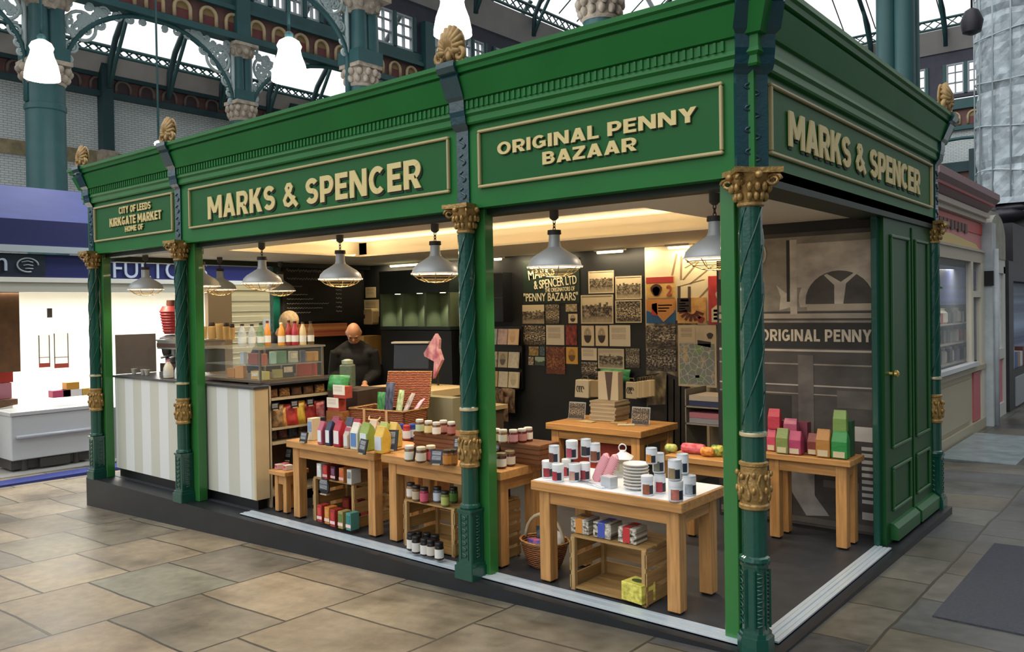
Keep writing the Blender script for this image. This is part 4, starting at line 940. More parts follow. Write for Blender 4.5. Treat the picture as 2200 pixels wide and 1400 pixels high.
for i, px in enumerate((700, 716, 732)):
    p = onZ(px, 1112, .03); p.y = .5; carton('brown red carton in the second row of the crate, '+ORD[i]+' from the counter side', (-3.55+.11*i, .5, .03), .08, .07, .12, '#7c2a20', '#a04030', 'tea cartons in the crate')
# tissue boxes
for i, (px, py, c, l) in enumerate(((1243, 1147, '#c9863c', 'orange'), (1291, 1157, '#4456b0', 'blue'), (1345, 1168, '#c03436', 'red'))):
    p = onZ(px, py, .318); w = wpx(p, 46)
    e = thing('tissue_box', l+' patterned tissue box on the crate under the white table', 'box', p+Vector((0, .07, 0)), 0, 'patterned tissue boxes')
    b = MB(); b.bx(-w/2, w/2, -.06, .06, 0, .085); b.build('box', photo('wash', '#2b2722', '#e3dccb', i), e, .003)
    b = MB(); b.bx(-w*.22, w*.16, -.062, -.06, .004, .083); b.bx(-w*.22, w*.16, -.06, .06, .085, .087); b.build('colour_band', P(c, .5), e)
    b = MB(); b.lathe([(.03, .085), (.03, .088)], 14, sy=.5); b.build('slot', P('#6b5a4a', .6), e)
p = onZ(1350, 1302, .025)
e = thing('tissue_box', 'yellow patterned tissue box alone on the crate floor', 'box', (p.x-.01, p.y+.12, .025), -.15, 'patterned tissue boxes')
b = MB(); b.bx(-.07, .07, -.06, .06, 0, .1); b.build('box', photo('wash', '#a8a03c', '#e8dc6a', 5), e, .003)
b = MB(); b.lathe([(.04, .1), (.04, .103)], 16, sy=.6); b.build('slot', P('#4a5a2c', .6), e)
b = MB(); b.bx(-.045, .045, -.045, .045, 0, .075); b.bx(-.047, .047, -.047, .047, .06, .08)
tag(b.build('tea_tin', P('#24404a', .35, .3), loc=(-1.92, .42, .387)), 'dark teal square tin on the crate beyond the middle column', 'tin')
b = MB(); b.bx(-.27, .27, -.12, .12, 0, .46); b.bx(-.275, .275, -.125, .125, .43, .47)
tag(b.build('stock_box', P('#a5402f', .5, nz=.15, sc=8), loc=(-2.38, 2.38, .004)), 'red stock box under the framed prints table', 'box')

# coffee bags
def bag(label, p, w, d, h, col, lab=None, labz=(.12, .62), group='coffee bags on the oak table', rz=0, top=None, name='coffee_bag', metal=0):
    e = thing(name, label, 'bag', p, rz, group)
    b = MB(); w2, d2 = w/2, d/2
    ring = lambda a, c, z, dy=0: [(-a, -c+dy, z), (a, -c+dy, z), (a, c+dy, z), (-a, c+dy, z)]
    vs = ring(w2*.96, d2*.95, 0)+ring(w2, d2, h*.08)+ring(w2*.99, d2, h*.62)+ring(w2*.95, d2*.55, h*.84)+ring(w2*.92, d2*.14, h*.97, -d2*.2)+ring(w2*.92, d2*.1, h, -d2*.25)
    b.add(vs, [(3, 2, 1, 0)]+[(k*4+j, k*4+(j+1) % 4, k*4+4+(j+1) % 4, k*4+4+j) for k in range(5) for j in range(4)]+[(20, 21, 22, 23)]); b.build('pouch', P(col, .38, bump=.25, bsc=25), e, .004)
    if lab: b = MB(); b.bx(-w2*.72, w2*.72, -d2-.0025, -d2+.001, h*labz[0], h*labz[1]); b.build('label', P(lab, .55), e)
    if top:
        b = MB(); b.add([(-w2*.95, -d2*.6-.002, h*.80), (w2*.95, -d2*.6-.002, h*.80), (w2*.93, -d2*.36-.002, h*.97), (-w2*.93, -d2*.36-.002, h*.97)], [(0, 1, 2, 3)]); b.build('fold', P(top, .4), e)
    return e
for px, py, w, h, c, l, t, txt in ((686, 955, 16, 50, '#b55a70', '#e6e4e0', None, 'dusty pink coffee bag with white label beside the navy bag'), (703, 957, 17, 53, '#2c3752', '#e6e6e6', None, 'navy coffee bag with white label between pink and red ones'), (722, 960, 23, 56, '#b02238', '#e9e4df', None, 'bright red coffee bag with white label'),
                                (742, 963, 17, 46, '#b9a89c', '#dcd8d0', '#a8485c', 'small beige and pink coffee bag between red and white ones'), (759, 966, 24, 58, '#dcd8c4', '#5f86bc', None, 'white coffee bag with blue picture'), (780, 968, 28, 60, '#8da24c', '#dfe3e8', None, 'lime green coffee bag with a chalk sign in front'), (812, 974, 28, 58, '#d8b048', '#cfd6e0', None, 'yellow coffee bag at the table corner')):
    p = onZ(px, py, .614); bag(txt, p+Vector((0, .045, 0)), wpx(p, w), .085, wpx(p, h), c, l, top=t)
for i, (x, c) in enumerate(((-3.55, '#8c3a50'), (-3.42, '#394058'), (-3.30, '#a03044'), (-3.15, '#c9b49c'), (-3.0, '#a8b464'), (-2.93, '#d4b45c'))):
    bag('coffee bag in the second row behind the labelled ones, '+ORD[i]+' from the chalk signs', (x, .40+.03*(i % 2), .614), .085, .075, .18, c, None)
def chalk(label, p, w, h, rz=0, tilt=.2, seed=0, round_=False):
    e = thing('chalk_sign', label, 'sign', p, rz, 'little chalk signs')
    mt_ = Matrix.Rotation(-tilt, 4, 'X'); b = MB()
    if round_: b.prism([(w/2*math.cos(t), h/2+h/2*math.sin(t)) for t in [j*PI/10 for j in range(20)]], 'y', -.004, .004, 0, mt_)
    else: b.bx(-w/2, w/2, -.004, .004, 0, h, 0, mt_)
    b.build('board', photo('text', '#cfd4dc', '#14161c', seed), e)
    b = MB(); b.bx(-w*.3, w*.3, -.012, .02, -.001, .008); b.build('foot', P('#b9a88c', .5), e)
for px, py, w, h, z, t in ((651, 950, 22, 22, .614, 'small dark chalk sign at the counter end of the coffee table'), (777, 975, 30, 32, .614, 'chalk sign leaning on the lime green coffee bag'), (838, 967, 32, 44, .63, 'tall chalk sign in the gap between coffee table and jam table'), (881, 990, 24, 30, .614, 'chalk sign first along the front of the jam jars'), (938, 998, 30, 32, .614, 'wide chalk sign in the middle of the jam jar front'), (618, 990, 18, 28, .347, 'little chalk sign behind the pink sweets on the stool table'), (984, 968, 22, 28, .65, 'chalk sign tilted beside the middle column')):
    p = onZ(px, py, z); chalk(t, p+Vector((.0, .0, 0)), wpx(p, w), wpx(p, h), math.radians(R.uniform(-12, 25)), .25, int(px) % 7)
p = onY(697, 1062, .235); chalk('round black chalk tag hanging on the crate under the coffee bags', p, .125, .125, 0, 0, 3, True)
for i, (px, py) in enumerate(((652, 930), (663, 928))):
    p = onZ(px, py+18, .614); carton(('cream and blue', 'navy striped')[i]+' packet at the counter end of the coffee table', p+Vector((0, .1, 0)), .06, .08, .17, ('#cfc4a4', '#1f2836')[i], ('#7f9ac0', '#39455c')[i], 'packets beside the coffee bags')
for i, (px, py, c) in enumerate(((594, 1008, '#c9a8a0'), (604, 1006, '#b4586c'), (612, 1010, '#c8bcae'))):
    p = onZ(px, py, .347); carton(('beige', 'deep pink', 'pale')[i]+' ribboned sweet box on the stool table', p+Vector((0, .03, 0)), .055, .06, .04, c, '#b84a64', 'sweet boxes', R.uniform(-.3, .3), stripe='#c8788c')
b = MB(); n = 8
b.add([(i*.03-.1, j*.03-.1, .012+.012*math.sin(i*1.3+j)) for j in range(n) for i in range(n)], [(j*n+i, j*n+i+1, (j+1)*n+i+1, (j+1)*n+i) for j in range(n-1) for i in range(n-1)], 0, True)
o = b.build('napkin', photo('knit', '#24384f', '#c8d0d8', 3), loc=(-2.02, .36, .655), rot=(.75, 0, .4)); o.modifiers.new('thick', 'SOLIDIFY').thickness = .006
tag(o, 'blue and white checked cloth draped beside the middle column', 'cloth')
# ------------------------------------------------------------------ striped serving counter and its goods
e = thing('serving_counter', 'striped grey and cream serving counter with a dark worktop at the shop front', 'counter', (-5.5, .45, .004))
b = MB(); b.bx(-1.19, .89, -.285, .30, .1, .975); b.bx(.89, 1.20, -.285, -.19, .1, .975); b.build('carcass', P('#c9b48c', .5), e)
b = MB(); b.bx(-1.20, 1.20, -.30, -.285, .085, .98); b.build('striped_front', stripes('#dcdedb', '#c6c6b8', .33), e)
b = MB(); b.bx(1.20, 1.225, -.30, -.175, .085, .98); b.build('end_panel', P('#c8b48e', .5, nz=.05), e)
b = MB(); b.bx(-1.19, .89, -.27, .29, 0, .1); b.bx(.89, 1.20, -.27, -.19, 0, .1); b.build('toe_kick', BLK2, e)
b = MB(); b.bx(-1.22, .90, -.315, .32, .98, 1.0); b.bx(.90, 1.235, -.315, -.175, .98, 1.0); b.build('worktop', P('#3a3c3e', .3), e)
e = thing('snack_shelves', 'open shelves of crisps and snacks on the end of the striped counter', 'shelf unit', (-4.42, .68, .004))
for z in (.1, .52, .64, .885): b = MB(); b.bx(-.14, .14, -.37, .42, z-.012, z+.006); b.build('shelf', P('#b9a98c', .45), e)
b = MB(); b.bx(-.16, -.14, -.37, .42, 0, 1.0); b.build('back_panel', P('#5d4a38', .6), e)
b = MB(); b.bx(-.16, .14, .42, .44, 0, 1.0); b.bx(-.16, .14, -.39, -.375, 0, 1.0); b.build('side_panel', P('#b9a98c', .5), e)
b = MB(); b.bx(-.16, .15, -.39, .44, 1.0, 1.018); b.build('top', P('#3a3c3e', .3), e)
def packet(label, p, w, h, t, mat, rz=0, tilt=0, cat='packet', name='snack_packet', group='snack packets on the counter shelves'):
    b = MB(); n = 8; vs = []; fs = []
    for sgn in (-1, 1):
        for j in range(n+1):
            for i in range(n+1):
                u, v = i/n*2-1, j/n*2-1; f_ = max(0, (1-u**4))*max(0, (1-v**4))
                vs.append((u*w/2*(1-.06*(1-abs(v))), sgn*t/2*f_**.5, (v+1)*h/2))
    for k in range(2):
        o_ = k*(n+1)**2
        for j in range(n):
            for i in range(n):
                q = (o_+j*(n+1)+i, o_+j*(n+1)+i+1, o_+(j+1)*(n+1)+i+1, o_+(j+1)*(n+1)+i); fs.append(q if k == 0 else q[::-1])
    b.add(vs, fs, 0, True); o = b.build(name, mat, loc=p, rot=(tilt, 0, rz)); return tag(o, label, cat, group)
SP = [(597, 898, 26, 48, '#6b5a40', '#b48a5a', 'brown speckled'), (603, 880, 24, 40, '#c47c34', '#d8a860', 'orange'), (622, 895, 34, 46, '#b2322e', '#c4443c', 'bright red'), (643, 890, 26, 50, '#d8b848', '#c8a030', 'yellow'), (664, 888, 32, 46, '#a82e30', '#c03a38', 'deep red'), (686, 884, 26, 44, '#b43434', '#d89090', 'red and pink')]
for px, py, w, h, c0, c1, l in SP:
    p = onX(px, py, -4.31); p.z = .652; packet(l+' snack packet leaning on the counter end shelf', p, wpx(p, w)*1.15, wpx(p, h), .07, photo('wash', c0, c1, px % 5), math.radians(70), -.2)
for k in range(5):
    packet('dark snack packet on the lower counter shelf, '+ORD[k]+' from the striped front', (-4.38, .38+.1*k, .535), .09, .095, .05, photo('wash', '#2a2420', ('#5a4636', '#6a3a30', '#3c4a5a', '#7a5a2c', '#4a2a2a')[k], k), math.radians(80), -.1)
for k in range(5):
    packet('baked good packet under the glass case, '+ORD[k]+' from the striped front', (-4.34, .36+.12*k, .895), .10, .075, .05, photo('wash', '#4a2f1c', ('#8a5a2c', '#a87a3c', '#5a3a24', '#6b4a2a', '#b98a4c')[k], k+3), math.radians(85), -.1, group='baked packets under the glass case')
for k, y in enumerate((.33, .52, .68)):
    chalk('tiny black price card below the glass case, '+ORD[k]+' from the striped front', (-4.262, y, .80), .075, .06, PI/2, 0, k)
# glass display case
e = thing('display_case', 'glass display case of sandwiches and cakes on the striped counter', 'display case', (-4.83, .585, 1.02))
b = MB(); b.bx(-.44, .46, -.32, .33, 0, .02); b.build('base', P('#6b5a48', .4), e)
for x_ in (-.43, .45):
    for y_ in (-.31, .32): b = MB(); b.bx(x_-.008, x_+.008, y_-.008, y_+.008, .02, .275); b.build('upright', P('#8c8880', .3, .6), e)
b = MB(); b.bx(-.45, .47, -.33, .34, .275, .29); b.build('top', glass('#c8c4b4', .3), e)
b = MB(); b.bx(-.43, .45, -.28, .31, .135, .143); b.build('middle_shelf', glass('#c8d4cc', .25), e)
for a in ((-.43, .45, -.316, -.313, .02, .275), (.455, .458, -.31, .32, .02, .275)): b = MB(); b.bx(*a); b.build('glass_front', glass('#e8efe8', .05), e)
CASE = [(500, 818, 20, 20, '#c8843c', 'orange cake slab'), (518, 812, 22, 30, '#cf8f44', 'tall orange cake block'), (552, 812, 22, 18, '#d0a04c', 'yellow filled sandwich'), (574, 810, 22, 18, '#b8b060', 'pale green wrap'), (596, 808, 20, 18, '#a8a468', 'green salad wrap'), (618, 812, 26, 28, '#2c3038', 'dark pouch with white label'), (652, 808, 30, 28, '#9c3030', 'red bar box'), (688, 806, 20, 28, '#a83c36', 'red carton'),
        (524, 776, 10, 26, '#b8c0c8', 'pale blue and white bottle pack'), (547, 778, 24, 24, '#8c3c26', 'brown red carton'), (566, 777, 12, 24, '#a85c4c', 'pink brown carton'), (586, 776, 12, 26, '#9cc8b8', 'mint carton'), (604, 774, 20, 26, '#5a8a70', 'green carton with a pale disc'), (630, 772, 18, 24, '#a8b0a4', 'grey green carton'), (650, 770, 10, 24, '#3a4a6a', 'navy carton'), (682, 768, 26, 20, '#b98a4c', 'amber biscuit tray')]
for px, py, w, h, c, l in CASE:
    up_ = py < 790; zt_ = 1.165 if up_ else 1.042
    p = onX(px, py, -4.50) if px > 580 else onY(px, py, .34)
    p.x = max(-5.22, min(-4.43, p.x)); p.y = max(.30, min(.88, p.y)); p.z = zt_
    rz_ = math.radians(70 if px > 580 else 20)
    carton(l+' in the glass case, '+('upper' if up_ else 'lower')+' shelf', p, wpx(p, w), .05, min(wpx(p, h), .105), c, '#d8cfb8' if int(px) % 3 == 0 else None, 'food in the glass case', rz_, 'food_pack')
def bottle(label, p, r_, h, col, cap, group='juice and water bottles on the glass case', clear=False):
    e = thing('bottle', label, 'bottle', p, 0, group)
    b = MB(); b.lathe([(r_*.85, 0), (r_, h*.03), (r_, h*.55), (r_*.75, h*.72), (r_*.42, h*.86), (r_*.38, h*.93)], 16); b.build('bottle_body', glass(col, .4, .1) if clear else P(col, .2, coat=.4), e)
    b = MB(); b.lathe([(r_*.45, h*.92), (r_*.45, h)], 12); b.build('cap', P(cap, .4), e)
    b = MB(); b.lathe([(r_*1.02, h*.15), (r_*1.02, h*.42)], 16, cap=False); b.build('label', P('#d8d8d0', .5), e)
for i, (px, w, h, c, cap, cl, l) in enumerate(((521, 19, 49, '#cfd4d2', '#3a2a24', 1, 'clear water bottle, outermost on the glass case'), (542, 18, 48, '#c8ccca', '#2c2420', 1, 'clear water bottle beside the green bottle'), (561, 18, 50, '#6a9a6c', '#24382a', 1, 'green tinted bottle on the glass case'), (575, 15, 54, '#d0863c', '#5a2c1c', 0, 'orange juice bottle next to the green bottle'), (605, 16, 50, '#d4923c', '#d8c8a8', 0, 'orange juice bottle with a pale neck'), (621, 14, 54, '#8c2a24', '#3a1a18', 0, 'dark red juice bottle'), (634, 18, 52, '#a03038', '#3a1a18', 0, 'berry red juice bottle'), (651, 16, 50, '#cdb98c', '#3a2a22', 0, 'cream coloured juice bottle'), (668, 15, 51, '#8a7450', '#2c2018', 1, 'clear brown bottle at the till end'))):
    t_ = (px-521)/(668-521); p = Vector((-4.78+.36*t_, .315+.5*t_, 1.311)); q = onZ(px, 742, 1.311)
    d = ray(px, 742); k = (Vector((p.x, p.y, 0))-Vector((CAM.x, CAM.y, 0))).length/Vector((d.x, d.y, 0)).length
    p = Vector((CAM.x+d.x*k, CAM.y+d.y*k, 1.311)); bottle(l, p, wpx(p, w)/2*.95, wpx(p, h), c, cap, clear=bool(cl))
# coffee machine, cups, grinder, smoked panel
e = thing('coffee_machine', 'chrome and black espresso machine with paper cups on top', 'coffee machine', (-5.90, .52, 1.006))
b = MB(); b.bx(-.30, .26, -.16, .2, .04, .12); b.bx(-.30, .26, .02, .2, .12, .26); b.build('body', P('#3b3029', .35, .4), e)
b = MB(); b.bx(-.31, .27, -.18, .2, .26, .34); b.bx(-.32, .28, -.19, .21, .335, .35); b.build('top', P('#b8b4ac', .25, .8), e)
b = MB(); b.bx(-.31, .27, -.185, -.175, .275, .315); b.build('badge_band', P('#4a2c22', .4), e)
for x_ in (-.16, 0.0, .16):
    b = MB(); b.cyl((x_, -.08, .19), .035, .07, 14); b.tube([(x_, -.1, .2), (x_, -.22, .18)], .012, 6); b.build('group_head', P('#a8a6a2', .25, .8), e)
b = MB(); b.bx(-.28, .24, -.18, 0, .0, .04); b.build('drip_tray', P('#8c8a86', .3, .7), e)
for i, (px, w, h) in enumerate(((437, 15, 27), (455, 16, 28), (473, 18, 34), (487, 15, 28), (499, 12, 26))):
    p = onY(px, 722, .52); p.z = 1.36; r_ = wpx(p, w)/2; h_ = wpx(p, h)
    e = thing('cup_stack', 'stack of brown paper cups on the espresso machine, '+ORD[i]+' from the second column', 'cups', p, 0, 'paper cup stacks')
    b = MB(); b.lathe([(r_*.75, 0)]+[(r_*(.8+.2*k/5+(.05 if j else 0)), h_*(k+j*.5)/6) for k in range(6) for j in (0, 1)]+[(r_, h_)], 16); b.build('cups', P('#a8844c', .7), e)
    if i in (1, 3, 4): b = MB(); b.lathe([(r_*.8, h_), (r_*.85, h_*1.05), (r_*.7, h_*1.3)], 14); b.build('lids', P('#2c1c16', .4), e)
e = thing('coffee_grinder', 'grey domed coffee grinder beside the end column of the counter', 'grinder', (-6.40, .60, 1.006), .5)
b = MB(); b.lathe([(.10, 0), (.10, .02), (.07, .05), (.075, .2), (.12, .26), (.135, .31), (.12, .36), (.06, .385), (0, .39)], 24); b.build('body', P('#7d7f80', .3, .5), e)
b = MB(); b.ell((0, -.09, .24), (.06, .04, .09), 12, 8); b.build('chute', P('#2c2624', .4), e)
e = thing('cup_stack', 'tall nested stack of red takeaway cups above the grinder', 'cups', (-6.40, .60, 1.40), 0, 'paper cup stacks')
b = MB(); b.lathe([(.075, 0)]+[(.08+.012*(k % 2)+.002*k, .015+.014*k) for k in range(17)]+[(.09, .28)], 18); b.build('cups', P('#a8383a', .5), e)
b = MB(); b.lathe([(.05, .28), (.055, .30), (.05, .34)], 14); b.build('lids', P('#6a3a2c', .5), e)
q0, q1 = onX(249, 800, -6.76), onX(332, 716, -6.76); sm = MB(); sm.bx(-6.765, -6.755, q0.y, q1.y+.01, 1.006, q1.z); o = sm.build('smoked_screen', glass('#4a382c', .85, .1)); tag(o, 'smoked brown glass screen at the end of the striped counter', 'screen')
for i, (px, py, r_, h_, c, l) in enumerate(((362, 806, .045, .13, '#d8cdb8', 'cream pointed squeeze bottle'), (384, 808, .035, .11, '#e4e2dc', 'white squeeze bottle'))):
    p = onY(px, py, .24); p.z = 1.006; bottle(l+' on the worktop beside the second column', p, r_, h_*1.3, c, '#c46a7c', 'squeeze bottles')
for i, px in enumerate((288, 308, 316)):
    p = onY(px, 804, .30); p.z = 1.006; b = MB(); b.lathe([(.018, 0), (.028, .05), (.03, .055), (.025, .05), (.015, .004)], 14); tag(b.build('glass_cup', P('#b9b4aa', .2), loc=p), 'small pale cup in front of the smoked screen, '+ORD[i]+' from the end column', 'cup', 'cups by the smoked screen')

# ------------------------------------------------------------------ till counter
e = thing('till_counter', 'pale wood till counter with a cream front and black sign', 'counter', (-4.0, 1.75, .004))
b = MB(); b.bx(-.42, .37, -.22, .22, .06, .82); b.build('body', P('#c9a96c', .5, nz=.06, sc=3), e)
b = MB(); b.bx(-.46, .40, -.26, .26, .82, .885); b.build('worktop', P('#d3bb8c', .45), e)
b = MB(); b.bx(.14, .32, -.232, -.22, .58, .80); b.build('sign_board', photo('text', '#6a6a68', '#16171a', 2), e)
b = MB(); b.bx(-.29, .36, -.2, .2, 0, .06); b.build('plinth', BLK2, e)
e = thing('side_cupboard', 'low pale side cupboard behind the till counter', 'cupboard', (-3.95, 2.35, .004))
b = MB(); b.bx(-.2, .26, -.2, .2, 0, .62); b.build('body', P('#6b5a48', .5), e)
b = MB(); b.bx(-.22, .30, -.23, .22, .62, .66); b.build('top', P('#cdb58a', .45), e)
e = thing('till', 'black till with a screen on the till counter', 'till', (-4.14, 1.74, .889), math.radians(30))
b = MB(); b.bx(-.16, .16, -.14, .14, 0, .07); b.build('cash_drawer', P('#1b1b1d', .4), e)
b = MB(); b.bx(-.03, .03, .02, .06, .07, .2); b.build('stand', P('#1b1b1d', .4), e)
b = MB(); b.bx(-.17, .17, -.02, .01, .16, .40, 0, Matrix.Rotation(-.15, 4, 'X')); b.build('screen', P('#101114', .25), e)
b = MB(); b.bx(-.18, .18, -.02, .1, .40, .415); b.build('top_shelf', P('#b8b2a4', .4), e)
b = MB(); b.prism([(-.04, .0), (.04, 0), (.02, .12), (-.02, .12)], 'y', -.22, -.19); tag(b.build('card_holder', P('#c8b488', .5), loc=(-3.80, 1.76, .889)), 'small wooden card holder in front of the till', 'holder')
e = thing('cloth_bag', 'pink patterned cloth bag hanging by the till', 'bag', (-3.93, 1.84, .94))
b = MB(); b.prism([(-.16, .26), (.05, .49), (.10, .43), (.09, .33), (.14, .22), (.0, .02), (.02, .2)], 'y', -.02, .02); b.build('cloth', photo('wash', '#a85a70', '#d8a8ac', 2), e)
b = MB(); b.tube([(.03, .03, -.05), (.03, .03, .4)], .012, 6); b.build('pole', BLK2, e); e.scale = (.85, .85, .9)
# glass jar, hamper and boxes beside the till
e = thing('storage_jar', 'square glass jar with dark contents beside the snack shelves', 'jar', (-4.13, .98, .94), .5)
b = MB(); b.bx(-.055, .055, -.055, .055, 0, .2); b.build('glass_body', glass('#7d8a74', .6, .1), e, .012)
b = MB(); b.lathe([(.045, .2), (.05, .205), (.05, .235), (.02, .245)], 16); b.build('lid', P('#a8b09c', .3, .3), e)
b = MB()
for k in range(14): b.ell((R.uniform(-.035, .035), R.uniform(-.035, .035), .02+.011*k), (.016, .014, .012), 7, 5)
b.build('contents', P('#3a4a34', .5, nz=.4, sc=60), e)
b = MB(); b.bx(-.16, .16, -.2, .2, 0, .92); tag(b.build('display_plinth', P('#3a2c24', .6), loc=(-4.1, 1.06, .004), rot=(0, 0, .2)), 'dark plinth holding the square glass jar', 'plinth')
HX, HY, HZ = -3.55, .98, .66
b = MB(); b.bx(-.36, .42, -.2, .2, 0, .655); tag(b.build('stock_cabinet', wood('#6f4a2c', 0), loc=(HX-.0, HY+.02, .004)), 'brown cabinet hidden behind the coffee bags, holding the hamper', 'cabinet')
e = thing('wicker_hamper', 'open wicker hamper with its lid up, behind the coffee bags', 'hamper', (HX-.03, HY-.03, HZ+.002), .12)
b = MB(); w, d, h = .29, .15, .135
b.bx(-w, w, -d, -d+.015, 0, h); b.bx(-w, w, d-.015, d, 0, h); b.bx(-w, -w+.015, -d, d, 0, h); b.bx(w-.015, w, -d, d, 0, h); b.bx(-w, w, -d, d, 0, .012); b.build('basket', wicker('#9a5c34'), e)
b = MB(); b.tube([(-w, -d, h), (w, -d, h), (w, d, h), (-w, d, h)], .011, 6, True); b.build('rim', wicker('#c89a5c'), e)
lm = Matrix.Translation((.12, d-.01, h)) @ Matrix.Rotation(.35, 4, 'Z') @ Matrix.Rotation(-.30, 4, 'X')
b = MB(); b.bx(-.22, .16, -.008, .014, 0, .30, 0, lm); b.build('lid', wicker('#a85a38'), e)
b = MB(); b.tube([(-.22, 0, 0), (.16, 0, 0), (.16, 0, .30), (-.22, 0, .30)], .010, 6, True, mtx=lm); b.build('lid_rim', wicker('#c08a50'), e)
b = MB(); b.tube([(-.06, -d-.008, .085), (-.05, -d-.03, .06), (.05, -d-.03, .06), (.06, -d-.008, .085)], .008, 6); b.build('handle', P('#d8b888', .5), e)
b = MB()
for x_ in (-.12, .12): b.bx(x_-.012, x_+.012, -d-.012, -d, .03, h)
b.build('strap', P('#c8a070', .5), e)
for i, (dx, dy, w_, h_, c0, c1, rz_, tl, l) in enumerate(((-.04, .0, .10, .22, '#1c2233', '#5a6078', .1, -.15, 'navy striped packet standing in the hamper'), (.05, .03, .07, .16, '#7a9c3c', '#d4dcb0', 0, -.2, 'lime and cream packet in the hamper'), (.12, .0, .06, .16, '#c8b4b0', '#7a746c', -.2, -.5, 'grey patterned packet in the hamper'), (.19, -.01, .05, .15, '#b8486c', '#e8c4cc', -.4, -.7, 'pink and white roll in the hamper'), (-.16, .03, .10, .13, '#2c7a3c', '#5aa060', .1, -.1, 'green packet at the back of the hamper'))):
    packet(l, (HX+dx, HY+dy-.03, HZ+.03), w_, h_+.1, .03, photo('wash', c0, c1, i), rz_, tl, group='goods in the hamper')
for i, (px, py, dz) in enumerate(((737, 862, 5.75), (724, 897, 5.6))):
    p = dep(px, py, dz)
    p = onY(px, py, .735); s_ = wpx(p, 36)
    e = thing('gift_box', ('upper','lower')[i]+' red gift box with a cream card front beside the hamper', 'box', (p.x, .735, (.775, .885)[1-i] if 0 else (.885, .775)[i]), .05, 'red gift boxes')
    b = MB(); b.bx(-s_/2, s_/2, -.04, .04, 0, .028+.07); b.build('box', P('#a8463c', .5, nz=.2, sc=30), e)
    b = MB(); b.bx(-s_/2, s_/2, -.046, -.04, .028, .11); b.build('card', photo('text', '#a8a498', '#ece6d6', i), e)
p = onY(730, 880, .735); b = MB(); b.bx(-.11, .10, -.055, .055, 0, .77)
tag(b.build('box_stand', wood('#8a5a34', 0), loc=(p.x, .735, .004)), 'wooden stand under the red gift boxes behind the coffee bags', 'stand')
packet('crumpled green packet heap between snack shelves and gift boxes', (-4.05, .80, .93), .2, .14, .12, photo('wash', '#1f6a34', '#3f9a54', 1), .3, -.4, group='green packets')
packet('bright green packet behind the navy striped packet', (-3.46, 1.2, .86), .2, .12, .06, photo('wash', '#1f7a3c', '#4aa860', 2), .2, -.2, group='green packets')
b = MB(); b.bx(-.3, .3, -.06, .06, 0, .86); tag(b.build('screen_stand', P('#8a8468', .6), loc=(-3.5, 1.38, .004)), 'pale upright panel behind the hamper', 'panel')
# shopping basket under the jam table
p = Vector((-1.56, .41, .004))
e = thing('wicker_basket', 'round wicker shopping basket on the floor between the two front tables', 'basket', p)
b = MB(); b.lathe([(.10, 0), (.13, .02), (.165, .10), (.185, .17), (.175, .17), (.15, .09), (.11, .02), (0, .012)], 28, cap=False, sy=.8); b.build('bowl', wicker('#a8683a'), e); e.scale = (.87, .87, .95)
b = MB(); b.tube([(.185*math.cos(t), .148*math.sin(t), .172) for t in [j*PI/14 for j in range(28)]], .011, 6, True); b.build('rim', wicker('#c08a54'), e)
b = MB(); b.tube([(.17*math.cos(t), 0, .17+.17*math.sin(t)) for t in [j*PI/12 for j in range(13)]], .012, 7); b.build('handle', P('#cfc0a0', .5), e)
packet('blue and pink packet in the wicker basket', (-1.58, .36, .05), .15, .13, .07, photo('wash', '#3c4a9c', '#c86a90', 1), .3, -.3, group='goods in the basket')
packet('pale cream packet in the wicker basket', (-1.50, .42, .06), .12, .17, .05, photo('wash', '#c8bca8', '#e8e0d0', 2), -.3, -.2, group='goods in the basket')
packet('dark grey packet in the wicker basket', (-1.60, .46, .06), .1, .18, .05, photo('wash', '#2a3038', '#6a747c', 3), .1, .1, group='goods in the basket')
# crackers on the low side table
for i, (px, py, w, h, c0, c1, l) in enumerate(((1442, 968, 26, 18, '#9aa84c', '#c8d07c', 'lime green wrapped cracker'), (1490, 974, 54, 22, '#b8283a', '#e07a84', 'long red and pink wrapped cracker'), (1520, 978, 30, 20, '#c8682c', '#e0a848', 'orange and yellow cracker'), (1541, 972, 28, 24, '#3a7a3c', '#d8c850', 'green and yellow cracker'))):
    p = onY(px, py, 1.40+.04*(i % 2)); p.z = .603; w_ = wpx(p, w); r_ = wpx(p, h)/2
    b = MB(); b.lathe([(r_*.5, -w_/2), (r_*.9, -w_/2+.01), (r_, -w_*.3), (r_, w_*.3), (r_*.9, w_/2-.01), (r_*.5, w_/2)], 14, mtx=Matrix.Translation((0, 0, r_)) @ Matrix.Rotation(PI/2, 4, 'Y'))
    tag(b.build('wrapped_cracker', photo('wash', c0, c1, i), loc=p, rot=(0, 0, .1)), l+' on the low side table', 'cracker', 'wrapped crackers')
